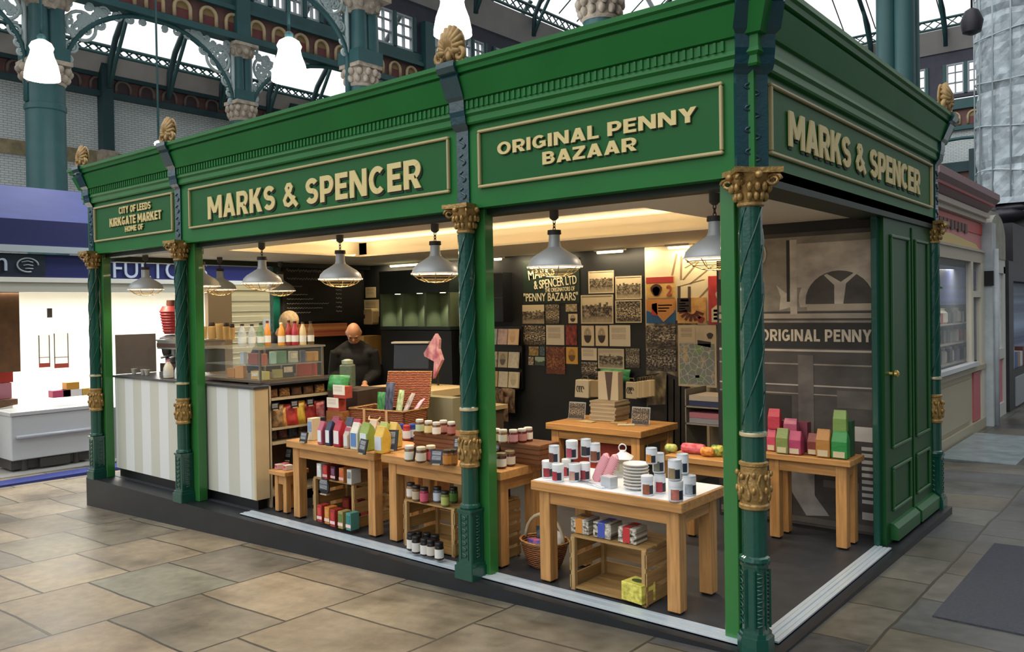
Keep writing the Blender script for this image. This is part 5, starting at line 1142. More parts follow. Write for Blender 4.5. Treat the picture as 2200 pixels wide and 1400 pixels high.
# bags on the mural table
for px, py, w, h, c, t, z, l in ((1657, 968, 20, 48, '#c04a62', None, .596, 'pink bag at the hidden end of the mural table'), (1680, 974, 27, 54, '#7c8c4c', None, .596, 'olive green bag between pink bags'), (1707, 976, 28, 50, '#b04468', None, .596, 'magenta bag with cream base in the front row'), (1745, 977, 22, 46, '#7c3a34', None, .596, 'dark red brown bag beside the tan bag'), (1768, 982, 30, 60, '#b07c3c', None, .596, 'tan bag with a peaked top'), (1803, 985, 34, 58, '#2f8a44', None, .596, 'bright green bag at the door end of the mural table')):
    p = onZ(px, py, z); e = bag(l, p+Vector((0, .03, 0)), wpx(p, w), .07, wpx(p, h), c, '#cdbf9c', (.04, .26), 'bags on the mural table')
for px, py, w, h, c, l in ((1665, 921, 26, 44, '#b8384a', 'red bag stacked on the pink bag'), (1700, 928, 28, 30, '#a8506c', 'rose bag stacked behind the magenta bag'), (1806, 928, 28, 48, '#7c9a50', 'pale green bag stacked on the bright green bag')):
    p = onY(px, py, 1.90); bag(l, p, wpx(p, w), .06, wpx(p, h), c, None, group='bags on the mural table', rz=.1)
for i, x in enumerate((-.66, -.53, -.24)):
    b = MB(); b.bx(-.05, .05, -.035, .035, 0, .20+.03*(i == 2)); tag(b.build('packed_box', P(('#8a3c44', '#7a3a4c', '#2a5a38')[i], .5), loc=(x, 1.985, .596)), ('wine red', 'plum', 'dark green')[i]+' box propping the stacked bags at the back of the mural table', 'box', 'boxes behind the mural table bags')

# ------------------------------------------------------------------ things on the back wall
YW = 3.478
def pic(label, x0, y0, x1, y1, kind, lo='#2a1f16', hi='#d9c49c', cat='picture', name='wall_print', frame=None, seed=None, group='old prints on the black wall', Y=YW):
    a = onY(x0, y0, Y); c = onY(x1, y1, Y); w, h = abs(c.x-a.x)/2, abs(a.z-c.z)/2
    b = MB(); b.bx(-w, w, -.008, 0, -h, h, 0)
    o = b.build(name, photo(kind, lo, hi, seed if seed is not None else int(x0) % 17), loc=((a.x+c.x)/2, Y+.0, (a.z+c.z)/2)); tag(o, label, cat, group)
    if frame:
        f_ = MB(); t = .012
        for q in ((-w, w, h-t, h), (-w, w, -h, -h+t), (-w, -w+t, -h+t, h-t), (w-t, w, -h+t, h-t)): f_.bx(q[0], q[1], -.012, -.006, q[2], q[3])
        f_.build('border', P(frame, .5), o)
    return o
PICS = [('sepia print of a monument in a square, topmost on the wall', 1265, 583, 1320, 629, 'street'), ('print of an old covered bazaar building beside the monument print', 1323, 594, 1380, 642, 'street'), ('large sepia print of a domed market skyline', 1249, 634, 1319, 695, 'street'), ('dark print of a long seated crowd', 1323, 645, 1380, 693, 'crowd'),
        ('print of an old stall roof under the painted lettering', 1123, 655, 1170, 695, 'street'), ('print of a tall shop front beside the stall roof print', 1173, 654, 1202, 695, 'crowd'), ('tiny cream card above another tiny card', 1216, 653, 1240, 669, 'wash'), ('tiny white card with a dark centre', 1222, 674, 1241, 694, 'portrait'),
        ('print of a busy market aisle', 1122, 699, 1172, 741, 'crowd'), ('cream text sheet beside the red booklet cover', 1174, 698, 1213, 741, 'text'), ('red booklet cover with small motif', 1216, 698, 1240, 741, 'wash'), ('oval portrait print, bearded sitter, first of the pair', 1250, 699, 1277, 743, 'portrait'), ('oval portrait print, second of the pair', 1280, 699, 1307, 743, 'portrait'), ('larger cream text sheet beside the oval portraits', 1310, 698, 1355, 744, 'text'),
        ('small tan booklet cover over two smaller ones', 1137, 744, 1158, 764, 'wash'), ('small blue booklet cover', 1160, 744, 1171, 764, 'wash'), ('tiny cream booklet cover on the bottom row', 1136, 766, 1147, 784, 'wash'), ('tiny green booklet cover on the bottom row', 1150, 766, 1171, 785, 'split'), ('red and brown poster of costumed figures, lowest on this part of the wall', 1174, 744, 1215, 804, 'crowd'), ('small gold poster with a figure', 1217, 745, 1242, 782, 'portrait'),
        ('cream letter print above the shop interior print', 1250, 747, 1283, 774, 'text'), ('wide print of a dark shop front with a cart', 1286, 748, 1342, 793, 'street'), ('print of a group of workers with clipped corners', 1345, 748, 1375, 790, 'crowd'), ('small print of a shop interior, lowest beside the canvas bags', 1250, 777, 1284, 806, 'crowd')]
COLS = {10: ('#5a1e18', '#a84838'), 14: ('#6b5230', '#b89a60'), 15: ('#28384a', '#6a7a80'), 17: ('#3c4a3c', '#9ab09c'), 18: ('#5a2a1c', '#a8703c'), 19: ('#6b4a1c', '#d0a048'), 9: ('#8a7c66', '#d9cdb4'), 13: ('#8a7c66', '#d9cdb4'), 20: ('#8a7c66', '#d9cdb4'), 6: ('#7a6a4c', '#c8b890')}
for i, (l, x0, y0, x1, y1, k) in enumerate(PICS):
    lo, hi = COLS.get(i, ('#2a1f16', '#dcc9a4' if y0 < 700 else '#cdbfa4')); pic(l, x0, y0, x1, y1, k, lo, hi, frame='#cbbd9e' if i in (0, 1, 2, 3, 21) else None)
# painted wall lettering
a = onY(1124, 560, YW); c = onY(1246, 650, YW)
e = thing('wall_sign', 'dark green painted sign with cream hand lettering on the black wall', 'sign', ((a.x+c.x)/2, YW, (a.z+c.z)/2))
w, h = (c.x-a.x)/2, (a.z-c.z)/2
b = MB(); b.bx(-w, w, -.006, .0, -h, h); b.build('board', P('#16281c', .5), e)
CR = P('#e8dcb8', .5)
for s_, x0, y0, x1, y1, rot_ in (('MARKS', 1136, 577, 1192, 595, -.14), ('& SPENCER LTD', 1148, 599, 1240, 614, -.08), ('THE ORIGINATORS OF', 1172, 618, 1236, 625, -.03), ('"PENNY BAZAARS"', 1126, 630, 1243, 645, 0)):
    q0, q1 = onY(x0, y0, YW), onY(x1, y1, YW)
    me = textmesh(s_, q1.x-q0.x, q0.z-q1.z, .004, .006)
    b = MB(); b.mesh(me, 0, Matrix.Translation(Vector(((q0.x+q1.x)/2, YW-.01, (q0.z+q1.z)/2))-e.location) @ Matrix.Rotation(rot_, 4, 'Y')); b.build('lettering', CR, e); bpy.data.meshes.remove(me)
# photo wall section with posters
a = onY(1387, 530, YW); c = onY(1600, 1000, YW)
b = MB(); b.bx(a.x, -1.275, YW-.02, YW+.0, .1, 2.18)
o = tag(b.build('wall_mural', photo('street', '#4a3e30', '#dccca8', 4)), 'tall faded photo panel of an old iron market hall behind the posters', 'picture')
YP = YW-.024
def onmural(name, mat, pts):
    b = MB(); b.prism([(onY(x, y, YW-.02).x, onY(x, y, YW-.02).z) for x, y in pts], 'y', YW-.0225, YW-.02); b.build(name, mat, o)
GD, GP, GL = P('#2a2622', .5, nz=.3, sc=9), P('#9c8c72', .5, nz=.3, sc=7), P('#b8a888', .5)
onmural('dark_shed', GD, [(1392, 870), (1430, 868), (1432, 800), (1470, 815), (1510, 868), (1512, 985), (1392, 985)])
onmural('pale_post', GL, [(1512, 868), (1524, 880), (1526, 985), (1514, 985)]); onmural('pale_cloud', GP, [(1485, 833), (1512, 835), (1520, 865), (1508, 872), (1490, 850)])
for k, x in enumerate((1433, 1447, 1461, 1474, 1482, 1488)): onmural('railing', GL, [(x, 805+k*9), (x+3, 806+k*9), (x+3, 955), (x, 955)])
for x0_, y0_, x1_, y1_ in ((1452, 545, 1442, 592), (1462, 550, 1461, 600), (1470, 575, 1520, 545), (1466, 600, 1500, 560), (1480, 610, 1530, 570), (1500, 640, 1545, 590), (1455, 615, 1510, 600)): onmural('roof_truss', P('#8a7658', .5), [(x0_, y0_), (x0_+4, y0_), (x1_+4, y1_), (x1_, y1_)])
for x0_ in (1456, 1478): onmural('iron_column', P('#4a3e30', .5), [(x0_, 615), (x0_+6, 615), (x0_+6, 640), (x0_, 640)])
def poster(l, x0, y0, x1, y1, kind, lo, hi, seed=0): return pic(l, x0, y0, x1, y1, kind, lo, hi, 'poster', 'poster', None, seed, 'posters on the photo panel', YP)
def onposter(o, name, mat, poly):
    """flat printed shape on a poster; poly in 0..1 of its width and height"""
    xs = [v.co.x for v in o.data.vertices]; zs = [v.co.z for v in o.data.vertices]; x0, w = min(xs), max(xs)-min(xs); z0, h = min(zs), max(zs)-min(zs)
    b = MB(); b.prism([(x0+u*w, z0+v*h) for u, v in poly], 'y', -.0105, -.008); return b.build(name, mat, o)
def rect(a, b_, c, d): return [(a, b_), (c, b_), (c, d), (a, d)]
def blob(cx_, cy_, rx, ry, n=14): return [(cx_+rx*math.cos(t)*(1+.15*math.sin(3*t)), cy_+ry*math.sin(t)) for t in [j*2*PI/n for j in range(n)]]
o = poster('yellow poster with a red strip and the figure 2', 1389, 596, 1450, 639, 'wash', '#c89a50', '#dcb468'); onposter(o, 'red_strip', P('#a8302c', .5), rect(0, .72, .97, 1)); onposter(o, 'dark_ring', P('#4a2418', .5), blob(.36, .38, .2, .3)); onposter(o, 'pale_centre', P('#d8b070', .5), blob(.36, .33, .13, .22))
me = textmesh('2', .06, .10, .003, .02); b = MB(); b.mesh(me, 0, Matrix.Translation((.10, -.011, -.03))); b.build('figure', P('#a84a3c', .5), o)
o = poster('blue and orange map poster with red lettering', 1389, 643, 1452, 694, 'split', '#1f5a8c', '#c8843c', 2); onposter(o, 'land', P('#c88a48', .5), [(.1, .75), (.4, .95), (.95, .9), (.95, .45), (.6, .05), (.35, .4)]); onposter(o, 'red_patch', P('#b8362c', .5), [(.2, .8), (.38, .85), (.4, .3), (.2, .35)])
for k in range(3): onposter(o, 'text_line', P('#a8342c', .5), rect(.42, .72-.12*k, .9-.1*k, .77-.12*k))
o = poster('tan poster with dark chocolate bars fanned out', 1456, 640, 1518, 694, 'wash', '#c08a44', '#d8a860', 3); onposter(o, 'dark_block', P('#2a1a16', .5), rect(0, .45, .48, 1))
for k in range(7):
    a_ = -.4-k*.42; ca, sa = math.cos(a_), math.sin(a_); cx_, cy_ = .5, .52
    onposter(o, 'chocolate_bar', P('#5a2418', .5), [(cx_+ca*.16-sa*.05, cy_+sa*.16+ca*.05), (cx_+ca*.45-sa*.05, cy_+sa*.45+ca*.05), (cx_+ca*.45+sa*.05, cy_+sa*.45-ca*.05), (cx_+ca*.16+sa*.05, cy_+sa*.16-ca*.05)])
onposter(o, 'red_seal', P('#8c2c24', .5), blob(.82, .14, .13, .13)); onposter(o, 'small_red', P('#a03a34', .5), rect(.12, .86, .4, .95))
for k in range(3): onposter(o, 'text_line', P('#d8c8a8', .5), rect(.06, .76-.1*k, (.3, .42, .28)[k], .80-.1*k))
o = poster('red poster partly hidden behind the corner post', 1522, 593, 1580, 697, 'wash', '#a02a2c', '#b83a34', 4); onposter(o, 'figure', P('#c8a890', .5), blob(.42, .6, .14, .1)); onposter(o, 'pale_house', P('#d8c8a8', .5), [(.12, .05), (.9, .05), (.9, .38), (.5, .48), (.12, .32)])
for k in range(3): onposter(o, 'text_line', P('#3a2c20', .5), rect(.2, .26-.08*k, .7, .31-.08*k))
poster('black and white print of an old market stall under the map poster', 1389, 699, 1452, 744, 'crowd', '#241c16', '#c8b89c', 5); poster('black and white print of a crowd by an iron staircase', 1389, 748, 1453, 797, 'crowd', '#1c1612', '#b8aa92', 8)
o = poster('tall cream information poster with a grey street map', 1457, 698, 1541, 833, 'wash', '#bdae92', '#cbbd9f', 1)
onposter(o, 'map', photo('map', '#7f8782', '#b8bcb4', 2), rect(.04, .04, .95, .70)); onposter(o, 'dark_thumbnail', P('#2c1c18', .5), [(.52, .68), (.86, .64), (.86, .73), (.52, .76)]); onposter(o, 'text_block', photo('text', '#7a7060', '#c4b698', 3), rect(.04, .72, .46, .98)); onposter(o, 'emblem', P('#3a322a', .5), blob(.84, .83, .08, .05))
onposter(o, 'blue_marker', P('#28408a', .5), rect(.45, .15, .56, .19))
# cards rack, cupboard, canvas bags
e = thing('card_rack', 'black wall rack of greetings cards past the middle column', 'rack', onY(1082, 770, 3.40))
b = MB(); b.bx(-.24, .24, .03, .06, -.33, .36); b.build('panel', BLK2, e)
for z in (.155, -.1, -.32): b = MB(); b.bx(-.23, .23, -.03, .03, z-.012, z); b.build('shelf', BLK2, e)
CC = [('#7c8488', '#c8ccc8'), ('#c9a8a0', '#e2c8bc'), ('#d8b088', '#e8c8a0'), ('#8a8272', '#cfc6b0'), ('#5a5246', '#b4a88c'), ('#c8c0a8', '#ddd4c0'), ('#3a4458', '#c0a470'), ('#c8bca0', '#d8d0b8'), ('#b8ac88', '#d8cca8')]
for i in range(9):
    x = e.location.x-.15+.15*(i % 3); z = e.location.z+(.157, -.098, -.318)[i//3]
    b = MB(); b.bx(-.068, .068, -.012, .012, 0, .175); tag(b.build('greetings_card', photo('wash' if i % 2 else 'portrait', *CC[i], i), loc=(x, 3.385, z), rot=(-.12, 0, 0)), 'pack of cards on the '+('top', 'middle', 'bottom')[i//3]+' rack shelf, '+('next to the middle column', 'centre one', 'nearest the prints')[i % 3], 'card', 'cards in the wall rack')
a = onY(1052, 588, YW); c = onY(1101, 690, YW)
b = MB(); b.bx(a.x-.06, c.x, YW-.16, YW-.0, c.z, a.z); o = tag(b.build('wall_cupboard', P('#15171a', .35)), 'black wall cupboard above the card rack', 'cupboard')
b = MB(); b.bx(a.x-.06, c.x, YW-.166, YW-.16, (a.z+c.z)/2-.01, (a.z+c.z)/2-.004); b.bx(a.x-.06, c.x, YW-.166, YW-.16, a.z-.012, a.z); b.build('edge', P('#4a4a48', .4), o)
def hangbag(label, px, py, w, h, d, mat, logo=False, group='canvas bags hanging on the back wall', Y=3.3):
    p = onY(px, py, Y); W_, H_ = wpx(p, w), wpx(p, h)
    e = thing('canvas_bag', label, 'bag', p, R.uniform(-.1, .1), group)
    b = MB(); b.add([(-W_/2, -d/2, 0), (W_/2, -d/2, 0), (W_/2*.96, -d/2*.8, H_), (-W_/2*.96, -d/2*.8, H_), (-W_/2, d/2, 0), (W_/2, d/2, 0), (W_/2*.96, d/2*.8, H_), (-W_/2*.96, d/2*.8, H_)], [(0, 1, 2, 3), (5, 4, 7, 6), (4, 0, 3, 7), (1, 5, 6, 2), (3, 2, 6, 7), (4, 5, 1, 0)]); b.build('bag_body', mat, e, .006)
    b = MB(); b.tube([(-W_*.25, 0, H_), (-W_*.15, 0, H_+.035), (W_*.15, 0, H_+.035), (W_*.25, 0, H_)], .006, 5); b.build('handle', P('#6a5a40', .6), e)
    b = MB(); b.tube([(0, 0, H_+.03), (0, .13, H_+.05)], .005, 5); b.build('hook', BLK2, e)
    if logo:
        b = MB()
        for k in range(3): b.tube([(-W_*.22+k*W_*.16+.018*math.cos(t), -d/2-.001, H_*.5+.03*math.sin(t)) for t in [j*.6 for j in range(9)]], .004, 4)
        b.build('printed_logo', P('#3a3228', .6), e)
hangbag('plump canvas bag with a black printed logo, hanging beside the green parcel', 1258, 853, 38, 38, .14, P('#cfc2a4', .8), True)
hangbag('canvas bag hanging behind the logo bag', 1284, 852, 24, 36, .12, P('#9c8660', .8))
hangbag('canvas bag with brown print, first of the hanging row', 1358, 856, 28, 36, .04, P('#c4b492', .8), True)
for k in range(6): hangbag('slim canvas bag hanging '+ORD[k]+' after the brown print bag', 1374+k*5.5, 855-k*.8, 14, 36, .03, P('#b9a57e' if k % 2 else '#c8b690', .8), Y=3.27-.0*k)
p = onY(1320, 818, 3.38); packet('green wrapped parcel above the canvas bags', p, .34, .12, .1, photo('wash', '#1f6a3a', '#4a9a60', 4), .1, -.2, group='green packets')
b = MB(); b.bx(-.22, .22, 0, .1, -.02, 0); tag(b.build('wall_shelf', BLK2, loc=p), 'narrow black shelf under the green wrapped parcel', 'shelf')
for k in range(6):
    x, y = (-4.52, -4.42, -4.34, -4.48, -4.38, -4.30)[k], 3.3+.05*(k % 2)
    packet('brown paper bag below the card rack, '+ORD[k]+' in the bunch', (x, y, .36+.09*(k//3)), .17, .27, .05, photo('wash', '#3a2a1e', '#8a6c50', k), R.uniform(-.4, .4), R.uniform(-.2, .1), 'bag', 'paper_bag', 'brown bags on hooks')
# table of framed prints and booklets
for px, py, w, h, l in ((1239, 898, 36, 32, 'acrylic framed old photograph at the outer end of the print table'), (1299, 902, 36, 30, 'acrylic framed photograph in front of the booklet stack'), (1376, 911, 38, 34, 'acrylic framed crowd photograph nearest the tins side')):
    p = onZ(px, py, .604); W_, H_ = wpx(p, w), wpx(p, h); e = thing('photo_stand', l, 'photo frame', p, .1, 'acrylic photo stands')
    mt_ = Matrix.Rotation(-.15, 4, 'X'); b = MB(); b.bx(-W_/2, W_/2, -.012, -.004, 0, H_, 0, mt_); b.build('photo', photo('crowd', '#1e1813', '#a8947a', px % 7), e)
    b = MB(); b.bx(-W_/2-.01, W_/2+.01, -.003, .002, 0, H_+.012, 0, mt_); b.bx(-W_/2, W_/2, -.05, .05, 0, .003); b.build('acrylic', glass('#cfd4d2', .35), e)
p = onZ(1325, 897, .604)
for k in range(10):
    b = MB(); b.bx(-.13, .13, -.12, .12, 0, .0165); o = b.build('booklet', P(('#a89a80', '#94866c')[k % 2], .6), loc=(p.x+R.uniform(-.008, .008), 2.56, .604+k*.0172), rot=(0, 0, R.uniform(-.04, .04))); tag(o, 'cream booklet in the stack on the print table, '+ORD[k]+' from the bottom', 'booklet', 'stacked booklets')
e = thing('folder_display', 'tall pale folder display standing on the booklet stack', 'display', (p.x+.0, 2.56, .604+.173))
b = MB(); b.bx(-.105, .105, -.02, .06, 0, .25); b.build('board', P('#b4a78e', .6), e)
b = MB(); b.prism([(-.03, .25), (.05, .25), (.03, .08), (.02, .0), (.0, .0), (-.01, .08)], 'y', -.024, -.02); b.build('ribbon', P('#4a3c34', .6), e)
for i, (px, py) in enumerate(((1262, 905), (1330, 908), (1345, 912))):
    q = onZ(px, py, .604); b = MB(); b.bx(-.07, .07, -.045, .045, 0, .004); tag(b.build('leaflet', P(('#c8b48c', '#b49a6c', '#d0c4a4')[i], .6), loc=(q.x, q.y, .6035), rot=(0, 0, .3*i)), ('leaflet by the outer photo stand', 'tan leaflet in front of the booklets', 'pale leaflet beside the tan one')[i], 'leaflet', 'loose leaflets')
# small wall shelf at the photo panel end
e = thing('wall_shelf', 'small shelf of folded goods beside the corner post', 'shelf', (-1.75, 3.2, .56))
b = MB(); b.bx(-.2, .2, -.2, .2, -.012, 0); b.bx(-.2, .2, -.2, .2, .14, .152); b.bx(-.2, -.19, -.2, .2, -.56, .3); b.build('boards', P('#8a8478', .5), e)
for k in range(4): b = MB(); b.bx(-.17, .17, -.18, .15, 0, .045); tag(b.build('folded_cloth', P(('#8c8c94', '#30385c', '#a86a78', '#b4aa9c')[k], .8), loc=(-1.75, 3.2, (.562, .714, .609, .761)[k])), ('grey', 'navy', 'pink', 'beige')[k]+' folded cloth on the small shelf by the corner post', 'cloth', 'folded cloths')

# niches, dispensers and menu on the left part
a = onY(815, 632, YW-.26); c = onY(1000, 700, YW)
e = thing('niche_cupboard', 'green black wall cupboard with lit empty niches', 'cupboard', ((a.x+c.x)/2, YW, c.z)); w = (c.x-a.x)/2; h = a.z-c.z
GN = P('#6f7d62', .5)
b = MB(); b.bx(-w, w, -.26, 0, h, h+.28); b.bx(-w, w, -.26, 0, -.04, 0); b.build('carcass', P('#22302a', .5), e)
b = MB(); b.bx(-w, w, -.02, 0, 0, h); b.build('back', GN, e)
for k in range(4): x = -w+.02+k*(2*w-.04)/3; b = MB(); b.bx(x-.018, x+.018, -.25, -.02, 0, h); b.build('divider', GN, e)
for k in range(3):
    x = -w+.02+(k+.5)*(2*w-.04)/3
    b = MB(); b.cyl((x, -.15, h-.006), .035, .006, 14); b.build('downlight', emis('#fff2cc', 4), e)
    lamp('niche_light', 'SPOT', (x, -.12, h-.015), 9, (1, .93, .7), .02, parent=e, spot_size=1.5, spot_blend=.7)
b = MB(); b.bx(a.x, c.x, YW-.24, YW, .005, c.z-.05); tag(b.build('base_cupboard', P('#151716', .5)), 'tall black base cupboard under the lit niches', 'cupboard')
p = onY(797, 697, 3.40); e = thing('towel_dispenser', 'cream paper towel dispenser on the wall beside the niches', 'dispenser', (p.x, 3.47, p.z))
b = MB(); b.prism([(-.09, .0), (.07, 0), (.08, .03), (.09, .18), (.06, .21), (-.07, .21), (-.09, .18)], 'y', -.12, 0); b.build('case', P('#d8c090', .4), e, .01)
b = MB(); b.bx(-.075, -.055, -.125, -.12, .08, .13); b.build('slot', P('#4a3c28', .5), e)
for i, (px, py, w, h, l) in enumerate(((797, 628, 22, 22, 'small cream notice, upper one above the towel dispenser'), (799, 662, 32, 36, 'square cream notice with grey print over the towel dispenser'))):
    pic(l, px-w/2, py-h/2, px+w/2, py+h/2, 'text', '#8a7c5c', '#d8c8a0', 'notice', 'wall_notice', None, i, 'notices by the dispenser', 3.47)
b = MB(); b.bx(-.14, .10, -.14, .14, 0, .34); b.bx(-.145, .105, -.145, .145, .33, .36); p = onY(790, 765, 3.2); tag(b.build('storage_box', P('#c8a060', .5), loc=(p.x, p.y, p.z-.1)), 'tan storage box behind the bald person', 'box')
b = MB(); b.bx(-.16, .22, -.22, .2, 0, p.z-.1-.005); tag(b.build('back_cupboard', P('#191a1a', .5), loc=(p.x, p.y-.02, .004)), 'black cupboard carrying the tan storage box', 'cupboard')
# chalkboard menu on the wall at the end
e = thing('chalkboard_menu', 'tall chalkboard menu with white handwriting on the end wall', 'menu', (-6.825, 2.66, 1.48))
b = MB(); b.bx(0, .012, -.46, .46, 0, .68); b.build('board', P('#1d1c1a', .6, nz=.25, sc=8), e)
CH = P('#a8a6a0', .8)
def chalkline(y0, y1, z, amp, mat=CH, rr=.006):
    b = MB(); n = max(6, int((y1-y0)/.012)); pts = [(.014, y0+(y1-y0)*k/n, z+amp*math.sin(k*1.9)*R.uniform(.3, 1)) for k in range(n+1)]
    b.tube(pts, rr, 4); b.build('chalk_writing', mat, e)
chalkline(-.40, .14, .62, .022); chalkline(-.40, .16, .52, .02); chalkline(-.40, -.18, .43, .008, rr=.0045)
for z, l in ((.33, .3), (.275, .38), (.22, .62), (.165, .52), (.11, .34)): chalkline(-.40, -.40+l, z, .009, rr=.005); chalkline(.33, .42, z+.01, .010, rr=.005)
for z in (.39, .44): chalkline(.33, .42, z, .010, rr=.005)
b = MB(); b.bx(0, .02, -.42, .46, 0, .16); o = b.build('menu_banner', photo('wash', '#b83c48', '#ecb868', 3), loc=(-6.825, 2.70, 1.29)); tag(o, 'red and orange food banner under the chalkboard menu', 'banner')
# ------------------------------------------------------------------ people behind the counters
def person(label, loc, rz, bend, skin, hairmat, jacket, bald):
    b = MB(); RX = Matrix.Rotation
    T = Matrix.Translation((0, 0, .88)) @ RX(bend, 4, 'X')        # upper body leans at the hips
    hip = Matrix.Translation((0, 0, 0))
    def chain(mb, pts, rs, m_=None, n=12): mb.tube(pts, rs, n, mtx=m_)
    hd = T @ Matrix.Translation((0, -.02, .565 if bald else .60)) @ RX(.70 if bald else .5, 4, 'X')
    def headfn(p):
        x, y, z = p
        if z < -.2: x *= 1-.18*min(1, (-z-.2))
        return (x, y, z)
    # body: pelvis, torso, neck, legs, arms, hands, head fused into one surface
    b.ell((0, 0, .90), (.155, .105, .13), 18, 12)
    b.ell((0, .0, .19), (.155, .095, .25), 18, 12, mtx=T); b.ell((0, 0, .34), (.165, .095, .14), 18, 12, mtx=T)
    chain(b, [(0, 0, .42), (0, -.01, .52), (0, -.02, .60)], [.066, .06, .06], T)
    for s_ in (-1, 1):
        chain(b, [(s_*.085, 0, .9), (s_*.09, -.01, .48), (s_*.09, .01, .09)], [.085, .06, .042]); chain(b, [(s_*.09, .03, .05), (s_*.095, -.13, .03)], [.045, .032])
        sh, el_, wr = Vector((s_*.178, 0, .40)), Vector((s_*.235, .02, .17)), Vector((s_*.10, -.23, .10))
        chain(b, [sh, (sh+el_)/2, el_], [.046, .044, .040], T); chain(b, [el_, (el_+wr)/2, wr], [.040, .036, .027], T)
        hm = T @ Matrix.Translation(wr) @ Matrix.Rotation(s_*.5, 4, 'Z') @ RX(.25, 4, 'X')
        b.ell((0, -.045, -.005), (.038, .055, .016), 12, 8, mtx=hm)
        for k, (fx, fl) in enumerate(((-.027, .062), (-.009, .072), (.009, .068), (.026, .052))):
            chain(b, [(fx, -.085, -.004), (fx*1.1, -.085-fl*.5, -.012), (fx*1.15, -.085-fl*.8, -.034)], [.0095, .009, .008], hm, 7)
        chain(b, [(-s_*.03, -.02, 0), (-s_*.055, -.055, -.012), (-s_*.05, -.085, -.022)], [.012, .0105, .009], hm, 7)
    b.ell((0, 0, .105), (.076, .094, .118), 22, 16, mtx=hd, fn=headfn)
    b.ell((0, -.04, .032), (.058, .052, .05), 14, 10, mtx=hd)          # jaw and chin
    chain(b, [(0, -.088, .115), (0, -.108, .082), (0, -.098, .074)], [.011, .015, .012], hd, 8)   # nose
    b.ell((0, -.083, .128), (.056, .012, .010), 12, 6, mtx=hd)          # brow
    b.ell((0, -.086, .045), (.026, .010, .007), 10, 6, mtx=hd); b.ell((0, -.085, .034), (.022, .010, .007), 10, 6, mtx=hd)
    for s_ in (-1, 1): b.ell((s_*.078, .005, .095), (.012, .022, .034), 10, 8, mtx=hd); b.ell((s_*.04, -.07, .08), (.022, .02, .02), 8, 6, mtx=hd)
    body = b.build('person', P(skin, .45, nz=.10, sc=12), loc=loc, rot=(0, 0, rz), remesh=.0085); tag(body, label, 'person')
    b = MB()
    for s_ in (-1, 1): b.ell((s_*.03, -.084, .108), (.012, .006, .006), 10, 6, mtx=hd)
    b.build('eyes', P('#2a2018', .2), body)
    b = MB()
    for s_ in (-1, 1): b.tube([hd @ Vector((s_*.012, -.097, .132)), hd @ Vector((s_*.032, -.095, .138)), hd @ Vector((s_*.052, -.082, .130))], .004, 5)
    b.build('eyebrows', P('#7a6650', .8), body)
    b = MB()
    if bald: b.ell((0, .022, .10), (.0785, .082, .055), 18, 10, mtx=hd)
    else: b.ell((0, .02, .125), (.088, .098, .108), 20, 14, mtx=hd)
    b.build('hair', hairmat, body)
    b = MB()
    b.ell((0, 0, .97), (.172, .122, .12), 18, 12); b.ell((0, 0, .20), (.182, .122, .27), 18, 12, mtx=T); b.ell((0, 0, .34), (.19, .127, .16), 18, 12, mtx=T)
    chain(b, [(0, 0, .44), (0, -.008, .545)], [.09, .082], T)
    for s_ in (-1, 1):
        b.ell((s_*.158, 0, .415), (.075, .085, .062), 12, 8, mtx=T); chain(b, [(s_*.04, 0, .50), (s_*.10, 0, .465), (s_*.17, 0, .42)], [.06, .06, .055], T)
        sh, el_, wr = Vector((s_*.185, 0, .43)), Vector((s_*.235, .02, .17)), Vector((s_*.115, -.20, .105))
        chain(b, [sh, (sh+el_)/2, el_], [.074, .066, .057], T); chain(b, [el_, (el_+wr)/2, wr], [.057, .05, .042], T)
    b.build('jacket', jacket, body, remesh=.011)
    b = MB(); b.ell((0, 0, .89), (.166, .118, .13), 18, 12)
    for s_ in (-1, 1): chain(b, [(s_*.085, 0, .9), (s_*.09, -.01, .48), (s_*.09, .01, .08)], [.1, .078, .068])
    b.build('trousers', P('#1a1b20', .7), body, remesh=.013)
    for s_ in (-1, 1):
        b = MB(); b.ell((s_*.093, -.05, .038), (.05, .125, .038), 14, 8); b.build('shoe', P('#151515', .4), body)
    return body
person('bald person in a black high collared jacket looking down behind the till counter', (-5.0, 1.78, .004), math.radians(48), .10, '#c08a68', P('#8a7a68', .9), P('#0c0c0f', .8, nz=.2, sc=12), True).scale = (.925, .925, .915)
person('person with pale grey hair and dark jacket bending down behind the striped counter', (-5.56, 1.12, .004), math.radians(95), .42, '#b5805c', P('#b09a78', .85, nz=.25, sc=30, bump=.4, bsc=60), P('#23252c', .75), False)

# ------------------------------------------------------------------ mural on the partition
e = thing('photo_mural', 'grey photographic mural of an arched shop front with large lettering', 'mural', (-.66, 2.2, 0))
MUR = lambda c, nz=.35, sc=5: P(c, .55, nz=nz, sc=sc, stretch=(1, 1, 1.6))
b = MB(); b.bx(-.57, .57, -.004, .004, .03, 2.11); b.build('sheet', MUR('#45413e'), e)
def mp(name, mat, poly, y=-.0055): b = MB(); b.prism(poly, 'y', y, -.004); return b.build(name, mat, e)
LG, MG, DG = MUR('#c4baac'), MUR('#8e8679'), MUR('#262422')
def R_(x0, x1, z0, z1): return [(x0, z0), (x1, z0), (x1, z1), (x0, z1)]
mp('sky_band', MG, R_(-.57, .57, 1.55, 2.08)); mp('pale_stone', LG, R_(.0, .57, 1.72, 2.03), -.0062)
arch_ = [(.08+.24-.24*math.cos(t)*1.0, 1.60+.24*math.sin(t)) for t in [j*PI/16 for j in range(17)]]
mp('arch_surround', LG, [(.05, 1.58)]+[(.32-.28*math.cos(t), 1.62+.26*math.sin(t)) for t in [j*PI/16 for j in range(17)]]+[(.60-.03, 1.58)], -.0065)
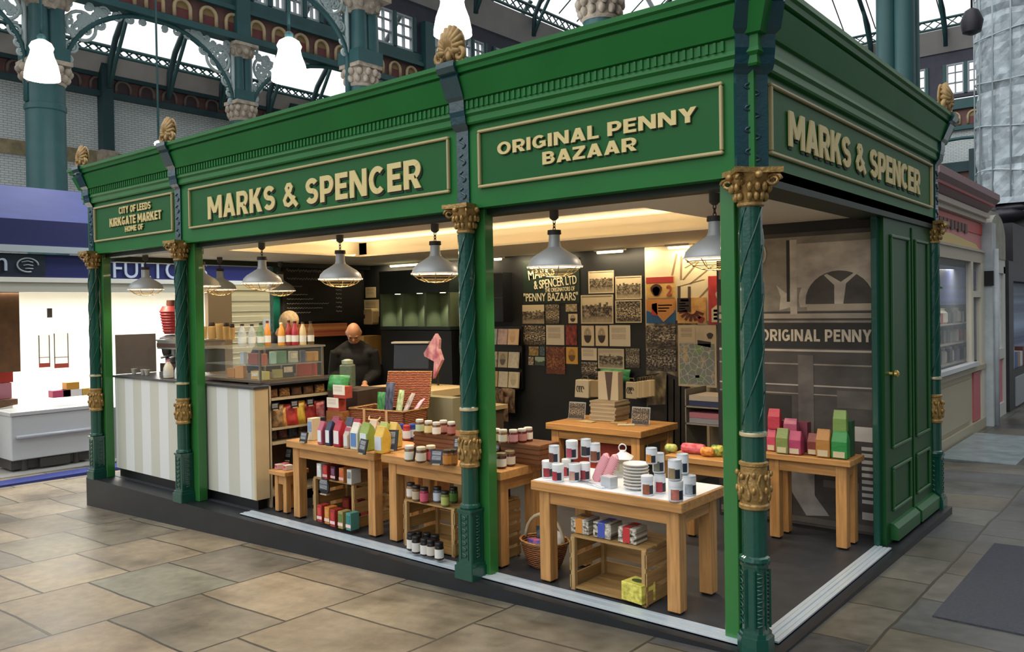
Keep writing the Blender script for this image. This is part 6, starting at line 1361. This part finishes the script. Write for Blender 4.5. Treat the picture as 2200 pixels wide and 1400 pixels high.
mp('arch_opening', MUR('#524d48'), [(.09, 1.60)]+[(.32-.23*math.cos(t), 1.62+.21*math.sin(t)) for t in [j*PI/16 for j in range(17)]]+[(.55, 1.60)], -.0075)
mp('arch_opening', MUR('#26231f'), [(-.57, 1.60), (-.57, 1.80), (-.44, 1.78), (-.30, 1.66), (-.22, 1.60)], -.0065); mp('pale_curtain', LG, [(-.12, 1.74), (-.05, 1.68), (-.02, 1.72), (-.02, 1.58), (-.1, 1.56), (-.09, 1.66)], -.0065)
mp('pilaster', LG, R_(-.02, .03, 1.53, 2.06), -.007); mp('pilaster', DG, R_(-.045, -.022, 1.62, 2.06), -.007)
mp('tracery', LG, [(.29, 1.60), (.35, 1.60), (.37, 1.74), (.45, 1.81), (.43, 1.815), (.335, 1.75), (.24, 1.81), (.22, 1.80), (.29, 1.73)], -.0085); mp('bright_sill', MUR('#b8ac98', .15), R_(.10, .57, 1.555, 1.60), -.0085)
for z0, z1, m_ in ((1.50, 1.535, MUR('#a89e90', .2)), (1.47, 1.485, MG), (1.265, 1.28, MUR('#b4aa9c', .15)), (1.17, 1.18, MG), (1.02, 1.03, MUR('#a8a098', .15)), (.96, .968, MG)): mp('moulding', m_, R_(-.57, .57, z0, z1), -.0065)
mp('fascia_board', DG, R_(-.57, .57, 1.29, 1.465), -.0062)
q0 = onY(1643, 738, 2.19); q1 = onY(1873, 709, 2.19); hh = .085
x0_, x1_ = q0.x+.66-.03, q1.x+.66
b = blocktext('ORIGINAL PENNY', x1_-x0_, hh, .003); b.build('lettering', P('#c8bda8', .55, nz=.15, sc=20), e, loc=((x0_+x1_)/2, -.009, 1.38))
me = textmesh('O', .085, .15, .003, .0); b = MB(); b.mesh(me, 0, Matrix.Translation((-.235, -.010, 1.97))); b.build('lettering', P('#c8beb0', .55), e); bpy.data.meshes.remove(me)
mp('doorway', DG, R_(-.57, -.02, .05, .95), -.0058); mp('drainpipe', MUR('#5c5854'), R_(.03, .14, .45, 1.24), -.007); mp('figure', MUR('#8c8a88'), [(-.02, .62), (.06, .66), (.10, .55), (.14, .45), (.14, .25), (.24, .12), (.08, .10), (-.02, .25), (-.06, .4)], -.0085)
for k in range(9): mp('newspaper_line', MUR('#bcbab8', .1), R_(.46, .57, .60-.045*k, .625-.045*k), -.007)
mp('pale_notice', MUR('#c4c0ba', .1), R_(.40, .57, .66, .76), -.0072); mp('pale_notice', MUR('#aca8a4', .1), R_(.46, .57, .13, .18), -.0072); mp('step', MUR('#57534e'), R_(-.57, .57, .05, .09), -.0072)
mp('pale_notice', MUR('#6a6662', .1), R_(.2, .44, .32, .37), -.0072); mp('bright_stall', MUR('#5a5650'), R_(.30, .57, .88, 1.0), -.0068)

# ------------------------------------------------------------------ frozen food shop beyond the end of the kiosk
FX = -9.5
INT = P('#f3f1e8', .6)
b = MB(); b.bx(FX-2.9, FX-2.85, -1.5, 8, -.35, 2.3); b.bx(FX-2.9, FX-.1, -1.55, -1.5, -.35, 2.3); b.build('wall_shop', INT)['kind'] = 'structure'
b = MB(); b.bx(FX-2.9, FX, -1.5, 8, 2.02, 2.08); struct(b.build('ceiling_shop', P('#f0efe8', .5)))
b = MB(); b.bx(FX-2.85, FX+.3, -1.5, 8, -.30, -.285); struct(b.build('floor_shop', P('#9a9a96', .5)))
for k, y in enumerate((-.6, .9, 2.4, 3.9)):
    b = MB(); b.bx(-.9, .9, -.07, .07, -.05, 0); tag(b.build('strip_light', emis('#fffaf0', 7), loc=(FX-1.3, y, 2.02)), 'bright ceiling strip light in the frozen food shop, '+ORD[k]+' from the photo edge', 'light', 'shop strip lights')
# awning: sloped lavender cloth over a deep navy valance
e = thing('shop_awning', 'blue shop awning with a lavender sloped top and navy valance', 'awning', (FX, 2.5, 2.45))
b = MB(); b.add([(-1.5, -4, .95), (-1.5, 4, .95), (.0, 4, .34), (0, -4, .34), (-1.5, -4, .93), (-1.5, 4, .93), (0, 4, .32), (0, -4, .32)], [(0, 1, 2, 3)[::-1], (4, 5, 6, 7), (0, 3, 7, 4), (1, 5, 6, 2)]); b.build('sloped_cloth', P('#38427a', .75, nz=.08, sc=3), e)
b = MB(); b.bx(-.02, .0, -4, 4, .02, .34); b.build('valance', P('#20265c', .7), e)
b = MB(); b.bx(-.06, .03, -4, 4, -.06, .02); b.build('rail', P('#b8c4cc', .4), e)
e = thing('shop_sign', 'long blue shop sign with white capitals under the awning', 'sign', (FX-.04, 2.5, 2.03))
b = MB(); b.bx(-.06, 0, -4, 4, .0, .34); b.build('board', P('#272c66', .45), e)
b = MB(); b.bx(-.08, .02, -4, 4, -.13, -.005); b.build('lower_rail', P('#c9c8bd', .5), e)
q0, q1 = onX(246, 600, FX).y, onX(392, 600, FX).y
me = textmesh('FULTONS', (q1-q0)*1.42, .245, .02, .0, 1.05); b = MB(); b.mesh(me, 0, Matrix.Translation((.01, q0+(q1-q0)*.71-2.5, .185)) @ Matrix.Rotation(PI/2, 4, 'Z')); b.build('lettering', P('#ccd8ee', .5), e); bpy.data.meshes.remove(me)
me = textmesh('n', .12, .15, .02, .0); b = MB(); b.mesh(me, 0, Matrix.Translation((.035, .115-2.5, .20)) @ Matrix.Rotation(PI/2, 4, 'Z')); b.build('lettering', P('#b4c0d4', .5), e); bpy.data.meshes.remove(me)
b = MB(); b.bx(.0, .02, -2.9, .62-2.5, .06, .335); b.build('dark_board', P('#232a3c', .45), e, .01)
b = MB()
cy_ = .41-2.5; b.tube([(.025, cy_+.12*math.cos(t)-.0, .20+.085*math.sin(t)) for t in [j*PI/10 for j in range(17)]], .010, 5)
for k in range(3): b.tube([(.025, cy_-.07+.02*k, .235-.04*k), (.025, cy_, .25-.045*k), (.025, cy_+.06, .235-.04*k)], .007, 5)
b.build('round_emblem', P('#a8b4bc', .5), e)
# freezer counter
e = thing('freezer_counter', 'grey chest freezer counter facing the aisle of the frozen food shop', 'freezer', (FX+.1, .61, -.28))
b = MB(); b.bx(-.55, 0, -.47, .48, .14, .68); b.build('body', P('#c6cbd0', .4), e, .01)
b = MB(); b.bx(-.5, -.08, -.45, .46, .02, .14); b.build('kick_panel', P('#4c4a48', .6), e)
b = MB(); b.tube([(.02, -.42, .42), (.02, .48, .42)], .022, 8); b.build('bumper_rail', P('#b8bec6', .35), e)
b = MB(); b.bx(-.55, .01, -.48, .49, .68, .72); b.build('rim', P('#c2c6ca', .4), e)
b = MB(); b.add([(-.5, -.45, .74), (-.02, -.45, .72), (-.02, .44, .72), (-.5, .44, .86)], [(0, 1, 2, 3)]); b.build('glass_lid', glass('#dfe4dc', .3), e)
for y in (-.3, .3): b = MB(); b.cyl((-.1, y, 0), .04, .14, 12); b.build('foot', P('#4a4a48', .5), e)
b = MB(); b.bx(-.03, -.01, -.15, .2, .02, .13); b.build('vent', P('#3a3a38', .6), e)
e = thing('freezer_counter', 'darker freezer cabinet base next to the kiosk end, under the bright shop', 'freezer', (FX+.1, 1.72, -.28))
b = MB(); b.bx(-.6, -.02, -.55, .9, 0, .66); b.build('body', P('#8f9296', .5), e)
for i, (px, py, c, w, l) in enumerate(((128, 838, '#b84a6c', .22, 'pink box tray'), (152, 826, '#c8903c', .16, 'golden box'), (188, 848, '#c8a050', .2, 'yellow carton pile'), (152, 850, '#e0d8d8', .24, 'white and pink tray'))):
    p = onX(px, py, FX-.25); carton(l+' on the freezer behind the end column', (p.x, p.y, .55+(.092 if i == 1 else 0)), .14, w, .09, c, None, 'food boxes on the freezer')
b = MB(); b.bx(FX+.55, FX+.85, -1.2, 2.2, -.325, -.27); tag(b.build('blue_kerb', P('#2c3a86', .35)), 'bright blue painted kerb step in front of the frozen food shop', 'kerb')
for i, (x0, y0, x1, y1) in enumerate(((82, 720, 108, 788), (115, 716, 148, 789))):
    a = onX(x0, y0, FX-.3); c = onX(x1, y1, FX-.3); e = thing('window_poster', ('narrow', 'wider')[i]+' white poster with a red foot in the bright shop', 'poster', (FX-.3, (a.y+c.y)/2, c.z)); w = (c.y-a.y)/2; h = a.z-c.z
    b = MB(); b.bx(-.01, 0, -w, w, 0, h); b.build('sheet', glass('#f4f0e4', .35, .3), e)
    b = MB(); b.bx(0, .006, -w, w, 0, h*.13); b.build('red_strip', P('#c05848', .5), e)
    b = MB(); b.bx(0, .006, -w, -w+.012, h*.13, h); b.bx(0, .006, w-.012, w, h*.13, h); b.bx(0, .006, -w, w, h*.3, h*.32); b.build('border', P('#8a7c68', .5), e)
b = MB(); b.bx(-.02, 0, -.03, .03, -.06, .06); tag(b.build('wall_switch', P('#6a645c', .5), loc=onX(107, 672, FX-.3)), 'small grey wall unit above the shop posters', 'switch')
b = MB(); b.bx(FX-.98, FX-.52, -.6, .44, -.28, .55); tag(b.build('stock_trolley', P('#6a4a34', .6, nz=.4, sc=9)), 'brown loaded trolley cut by the photo edge beside the freezer', 'trolley')
for i in range(4): carton(('pink', 'red', 'orange', 'cream')[i]+' food crate on the brown trolley', (FX-.72, .20+.02*i, .555+.205*i), .24, .40, .2, ('#b87c8c', '#a8342c', '#c8883c', '#d8ccb0')[i], None, 'food crates on the trolley')
b = MB(); b.bx(-.02, .02, -.35, .35, 0, 1.1); tag(b.build('hanging_curtain', P('#6b4a2c', .7, nz=.2, sc=8), loc=(FX-.45, .10, .9)), 'brown cloth hanging beside the bright shop interior', 'curtain')
# roller shutter and blue post seen through the kiosk
a = onX(482, 640, FX); c = onX(585, 735, FX)
b = MB()
for k in range(22): b.bx(FX-.02, FX+.0+.012*(k % 2), a.y+.1, c.y+.15, .3+k*.078, .374+k*.078)
tag(b.build('roller_shutter', P('#d8c696', .5)), 'cream ribbed roller shutter seen past the juice bottles', 'shutter')
b = MB(); b.bx(FX-.1, FX+.05, c.y+.16, c.y+.45, -.28, 2.0); tag(b.build('blue_post', P('#25307c', .4)), 'blue shop post seen beside the chalkboard', 'post')
b = MB(); b.bx(FX-.06, FX+.03, a.y-.28, a.y+.1, -.28, 2.0); tag(b.build('brown_post', P('#8a6c44', .6)), 'brown shop post beside the cream shutter', 'post')
b = MB(); b.bx(FX+.03, FX+.06, a.y+.62, a.y+1.05, .95, 1.5); tag(b.build('shutter_notice', photo('text', '#8a9498', '#dcdcd4', 2)), 'pale framed notice on the cream shutter', 'notice')

# ------------------------------------------------------------------ red shop and stalls beyond the side of the kiosk
SX = -.65; GZ = -.10
e = thing('red_shop', 'cream and red confectionery shop with a red fascia across the side aisle', 'shop', (SX, 7.5, GZ))
sh = lambda mb: mb
y0, y1 = -1.9, 1.45
b = MB(); b.bx(-2, 0, y0, y1, 0, .88); b.build('stall_riser', P('#b4aa92', .5), e)
b = MB(); b.bx(0, .03, y0, .6, .2, .72); b.bx(0, .05, y0, y1, .80, .86); b.bx(0, .04, y0, y1, 0, .14); b.build('panelling', P('#9e9680', .5), e)
b = MB(); b.bx(.0, .09, y0, .75, .88, .93); b.build('window_sill', P('#b8bcc0', .4), e)
for a in ((.62, .75, .93, 2.2), (1.25, y1, 0, 2.2), (.75, 1.25, 1.75, 1.83), (y0, y0+.1, .93, 2.2)): b = MB(); b.bx(-.03, .03, *a); b.build('window_frame', P('#c4bfae', .5), e)
b = MB(); b.bx(-.01, 0, y0, 1.3, .93, 2.2); g_ = glass('#cfd8e0', .12, .05); g_.node_tree.nodes['Principled BSDF'].inputs['Specular IOR Level'].default_value = .12; b.build('shop_window', g_, e)
b = MB(); b.bx(-.06, -.03, y0, .60, 1.66, 2.12); b.bx(-.06, -.03, .78, 1.22, 1.85, 2.12); b.build('blue_panel', photo('wash', '#10174a', '#28387c', 4), e)
b = MB(); b.bx(0, .02, .78, 1.2, .15, .78); b.build('pink_panel', P('#b05a60', .5), e)
b = MB(); b.bx(-2, .03, y0, y1, 2.2, 2.34); b.bx(-2, .05, y0, y1, 2.34, 2.37); b.build('lower_moulding', P('#b4aa98', .5), e)
b = MB(); b.bx(-2, 0, y0, y1, 2.37, 2.74); b.build('red_fascia', P('#d0807c', .45), e)
b = MB(); b.bx(0, .012, y0, y1, 2.58, 2.72); b.build('red_band', P('#c83a30', .4), e)
b = MB(); b.prism([(y0, 2.40), (-.5, 2.50), (1.0, 2.44), (y1-.1, 2.36), (y0, 2.36)], 'x', 0, .015); b.build('yellow_swash', P('#d8c078', .5), e)
b = MB(); k_ = 0
for i in range(11): b.bx(.012, .02, y0+.35+.19*i, y0+.35+.19*i+.13, 2.545+.02*(i % 2), 2.66)
b.build('lettering', P('#5a4a44', .5), e)
b = MB(); b.bx(-2, .06, y0, y1+.02, 2.74, 2.80); b.bx(-2, .1, y0, y1+.02, 2.80, 2.86); b.build('cornice_moulding', P('#c4b8ac', .5), e)
b = MB(); b.prism([(.06, 2.86), (.22, 3.02), (.22, 3.1), (-2, 3.1), (-2, 2.86)], 'y', y0, y1+.02); b.build('cornice', P('#8a6a70', .5), e)
b = MB(); b.bx(.14, .17, y0, y1, 2.94, 3.0); b.build('red_cornice_band', P('#a84046', .45), e)
for i in range(16):
    for r_ in range(3):
        if R.random() < .85:
            y = 5.75+i*.19; z = GZ+.95+.24*r_
            b = MB(); s_ = R.uniform(.05, .08)
            if (i+r_) % 2: b.lathe([(s_*.8, 0), (s_, .02), (s_, .13), (s_*.6, .16), (s_*.6, .19)], 12)
            else: b.bx(-s_, s_, -s_, s_, 0, R.uniform(.12, .19))
            tag(b.build('sweet_pack', P(R.choice(('#8a8a84', '#5a5048', '#b8b4a8', '#a03c3c', '#c8c4b4', '#7c6c3c', '#6a7080', '#3c3a38')), .4), loc=(SX-.18-.02*(r_ % 2), y, z)), 'sweet pack on the '+('bottom', 'middle', 'top')[r_]+' shelf of the red shop window, '+(ORD[i] if i < 12 else ('thirteenth', 'fourteenth', 'fifteenth', 'sixteenth')[i-12])+' along', 'sweet pack', 'sweets in the red shop window')
for r_ in range(3): b = MB(); b.bx(-.4, -.06, y0+.05, 1.2, .935+.24*r_, .95+.24*r_-.002); b.build('window_shelf', P('#8a8478', .5), e)
lamp('shop_window_light', 'AREA', (SX-.4, 7.2, 1.98), 18, (1, .95, .85), 2.2, .2)
b = MB(); b.bx(SX-2, SX-.6, 5.55, 9, GZ+.9, GZ+2.2); struct(b.build('wall_shop.001', P('#4a443c', .6)))
b = MB(); b.cyl((0, 0, 0), .03, .12); b.tube([(0, 0, .12), (0, 0, .2)], [.09, .01], 10)
tag(b.build('tree_ornament', P('#2f7a3c', .5), loc=onX(2006, 645, SX+.15)), 'small green tree decoration at the red shop window', 'ornament')
b = MB(); b.bx(0, .75, -1.9, .2, .0, .06); tag(b.build('metal_ramp', P('#8f9ea2', .35, .5, nz=.25, sc=6), loc=(SX+.07, 7.9, GZ-.02)), 'scuffed pale metal ramp on the floor in front of the red shop', 'ramp')
b = MB(); b.bx(-.16, .10, -.14, .14, 0, 2.75); b.bx(-.14, .12, -.17, -.12, 1.9, 2.1, 1); b.tube([(.12, .0, 0), (.12, .0, 2.4)], .035, 8); tag(b.build('white_pillar', [P('#aeb6ba', .5, nz=.15, sc=5), BLK2], loc=(SX+.02, 9.13, GZ)), 'grey white pillar with a pipe at the end of the red shop', 'pillar')
e = thing('stall_door', 'white framed stall door with a pink lower panel beyond the pillar', 'door', (SX, 9.95, GZ))
b = MB(); b.bx(-.05, .03, -.62, -.5, 0, 2.2); b.bx(-.05, .03, .5, .62, 0, 2.2); b.bx(-.05, .03, -.5, .5, .85, 1.0); b.bx(-.05, .03, -.5, .5, 0, .2); b.bx(-.05, .03, -.62, .62, 2.1, 2.3); b.build('frame', P('#b8bab4', .5), e)
b = MB(); b.bx(-.02, 0, -.5, .5, .2, .85); b.build('pink_panel', P('#c06a72', .5), e); b = MB(); b.bx(-.02, 0, -.5, .5, 1.0, 2.1); b.build('pane', P('#c8ccca', .3, nz=.3, sc=4), e)
b = MB(); b.bx(-1.5, -.05, -.6, .62, 2.3, 3.0); b.prism([(-.6+.6*(1-math.cos(t)), 2.55+.38*math.sin(t)) for t in [j*PI/12 for j in range(13)]]+[(.6, 2.3), (-.6, 2.3)], 'x', -.05, .04); b.build('arched_board', P('#8f8c80', .6, nz=.2, sc=5), e)
e = thing('dark_stall', 'dark stall with a blue lit display at the photo edge', 'stall', (SX+.05, 11.95, GZ))
b = MB(); b.bx(-1.5, 0, -1.2, -.8, 0, 2.3); b.bx(-1.5, 0, -.8, 3, 0, .6); b.bx(-1.5, 0, -.8, 3, 2.0, 2.9); b.build('frame', P('#26262a', .5, nz=.3, sc=8), e)
b = MB(); b.bx(-.3, -.25, -.8, 3, .6, 2.0); b.build('display', photo('wash', '#28386c', '#9ab0d4', 2), e)
b = MB(); b.bx(-.01, .02, -.7, 3, .05, .5); b.build('white_riser', P('#8f9498', .5), e)
for i in range(6): b = MB(); b.bx(-.1, .1, -.12, .12, 0, R.uniform(.18, .4)); tag(b.build('stall_box', P(('#6a3a2c', '#a8a8a4', '#3a5a9c', '#8a7a5c', '#c0c4c8', '#5a2c24')[i], .5), loc=(SX-.12, 11.3+.27*i, GZ+.605)), 'box on the dark stall counter, '+ORD[i]+' from the white framed door', 'box', 'boxes on the dark stall')
# sheeted column
e = thing('wrapped_column', 'tall column wrapped in creased pale plastic sheeting with tape lines', 'column', (onY(2192, 300, 15.75).x, 15.75, 3.5)); e.scale = (1.28, 1.28, 1.15)
b = MB(); n = 40; vs = []; fs = []; m_ = 60
for j in range(m_+1):
    for i in range(n):
        a_ = 2*PI*i/n; z = j*.11; rr = .60*(1+.03*math.sin(a_*9+z*3)+.025*R.uniform(-1, 1)-.05*(1 if j % 12 == 6 else 0)); vs.append((rr*math.cos(a_), rr*math.sin(a_), z))
fs = [(j*n+i, j*n+(i+1) % n, (j+1)*n+(i+1) % n, (j+1)*n+i) for j in range(m_) for i in range(n)]
b.add(vs, fs, 0, False); b.build('sheeting', P('#a9b6bc', .35, nz=.3, sc=5, bump=.5, bsc=9, coat=.3), e)
b = MB()
for j in range(8): z = .55+j*.8; b.tube([(0.625*math.cos(t), 0.625*math.sin(t), z+.06*math.sin(t*2+j)) for t in [k*PI/12 for k in range(24)]], .012, 5, True)
for i in range(7): a_ = -2.9+i*.42; b.tube([(0.625*math.cos(a_), 0.625*math.sin(a_), .1), (0.625*math.cos(a_+.05), 0.625*math.sin(a_+.05), 6.4)], .012, 5)
b.build('tape', P('#b9c6cc', .35), e)
b = MB()
for k in range(26): b.ell((R.uniform(-.62, .75), R.uniform(-.55, .55), R.uniform(-.22, .10)), (R.uniform(.2, .36), R.uniform(.15, .3), R.uniform(.07, .15)), 10, 7)
b.build('dark_tarpaulin', P('#2b2930', .5, nz=.4, sc=6, bump=.5, bsc=10), e)
b = MB(); b.bx(-.4, .4, -.4, .4, 0, 3.3); tag(b.build('column_core', P('#3a3a3c', .6), loc=(onY(2192, 300, 15.75).x, 15.75, -.1)), 'dark boxed pier under the wrapped column', 'pier')
b = MB(); b.lathe([(.05, 0), (.16, .05), (.2, .25), (.12, .45), (.04, .5)], 16); b.tube([(0, 0, .5), (0, 0, 1.6)], .02, 6)
tag(b.build('hanging_lantern', P('#22202a', .5), loc=onY(2088, 75, 14)), 'dark unlit hanging lamp beside the wrapped column', 'lamp')
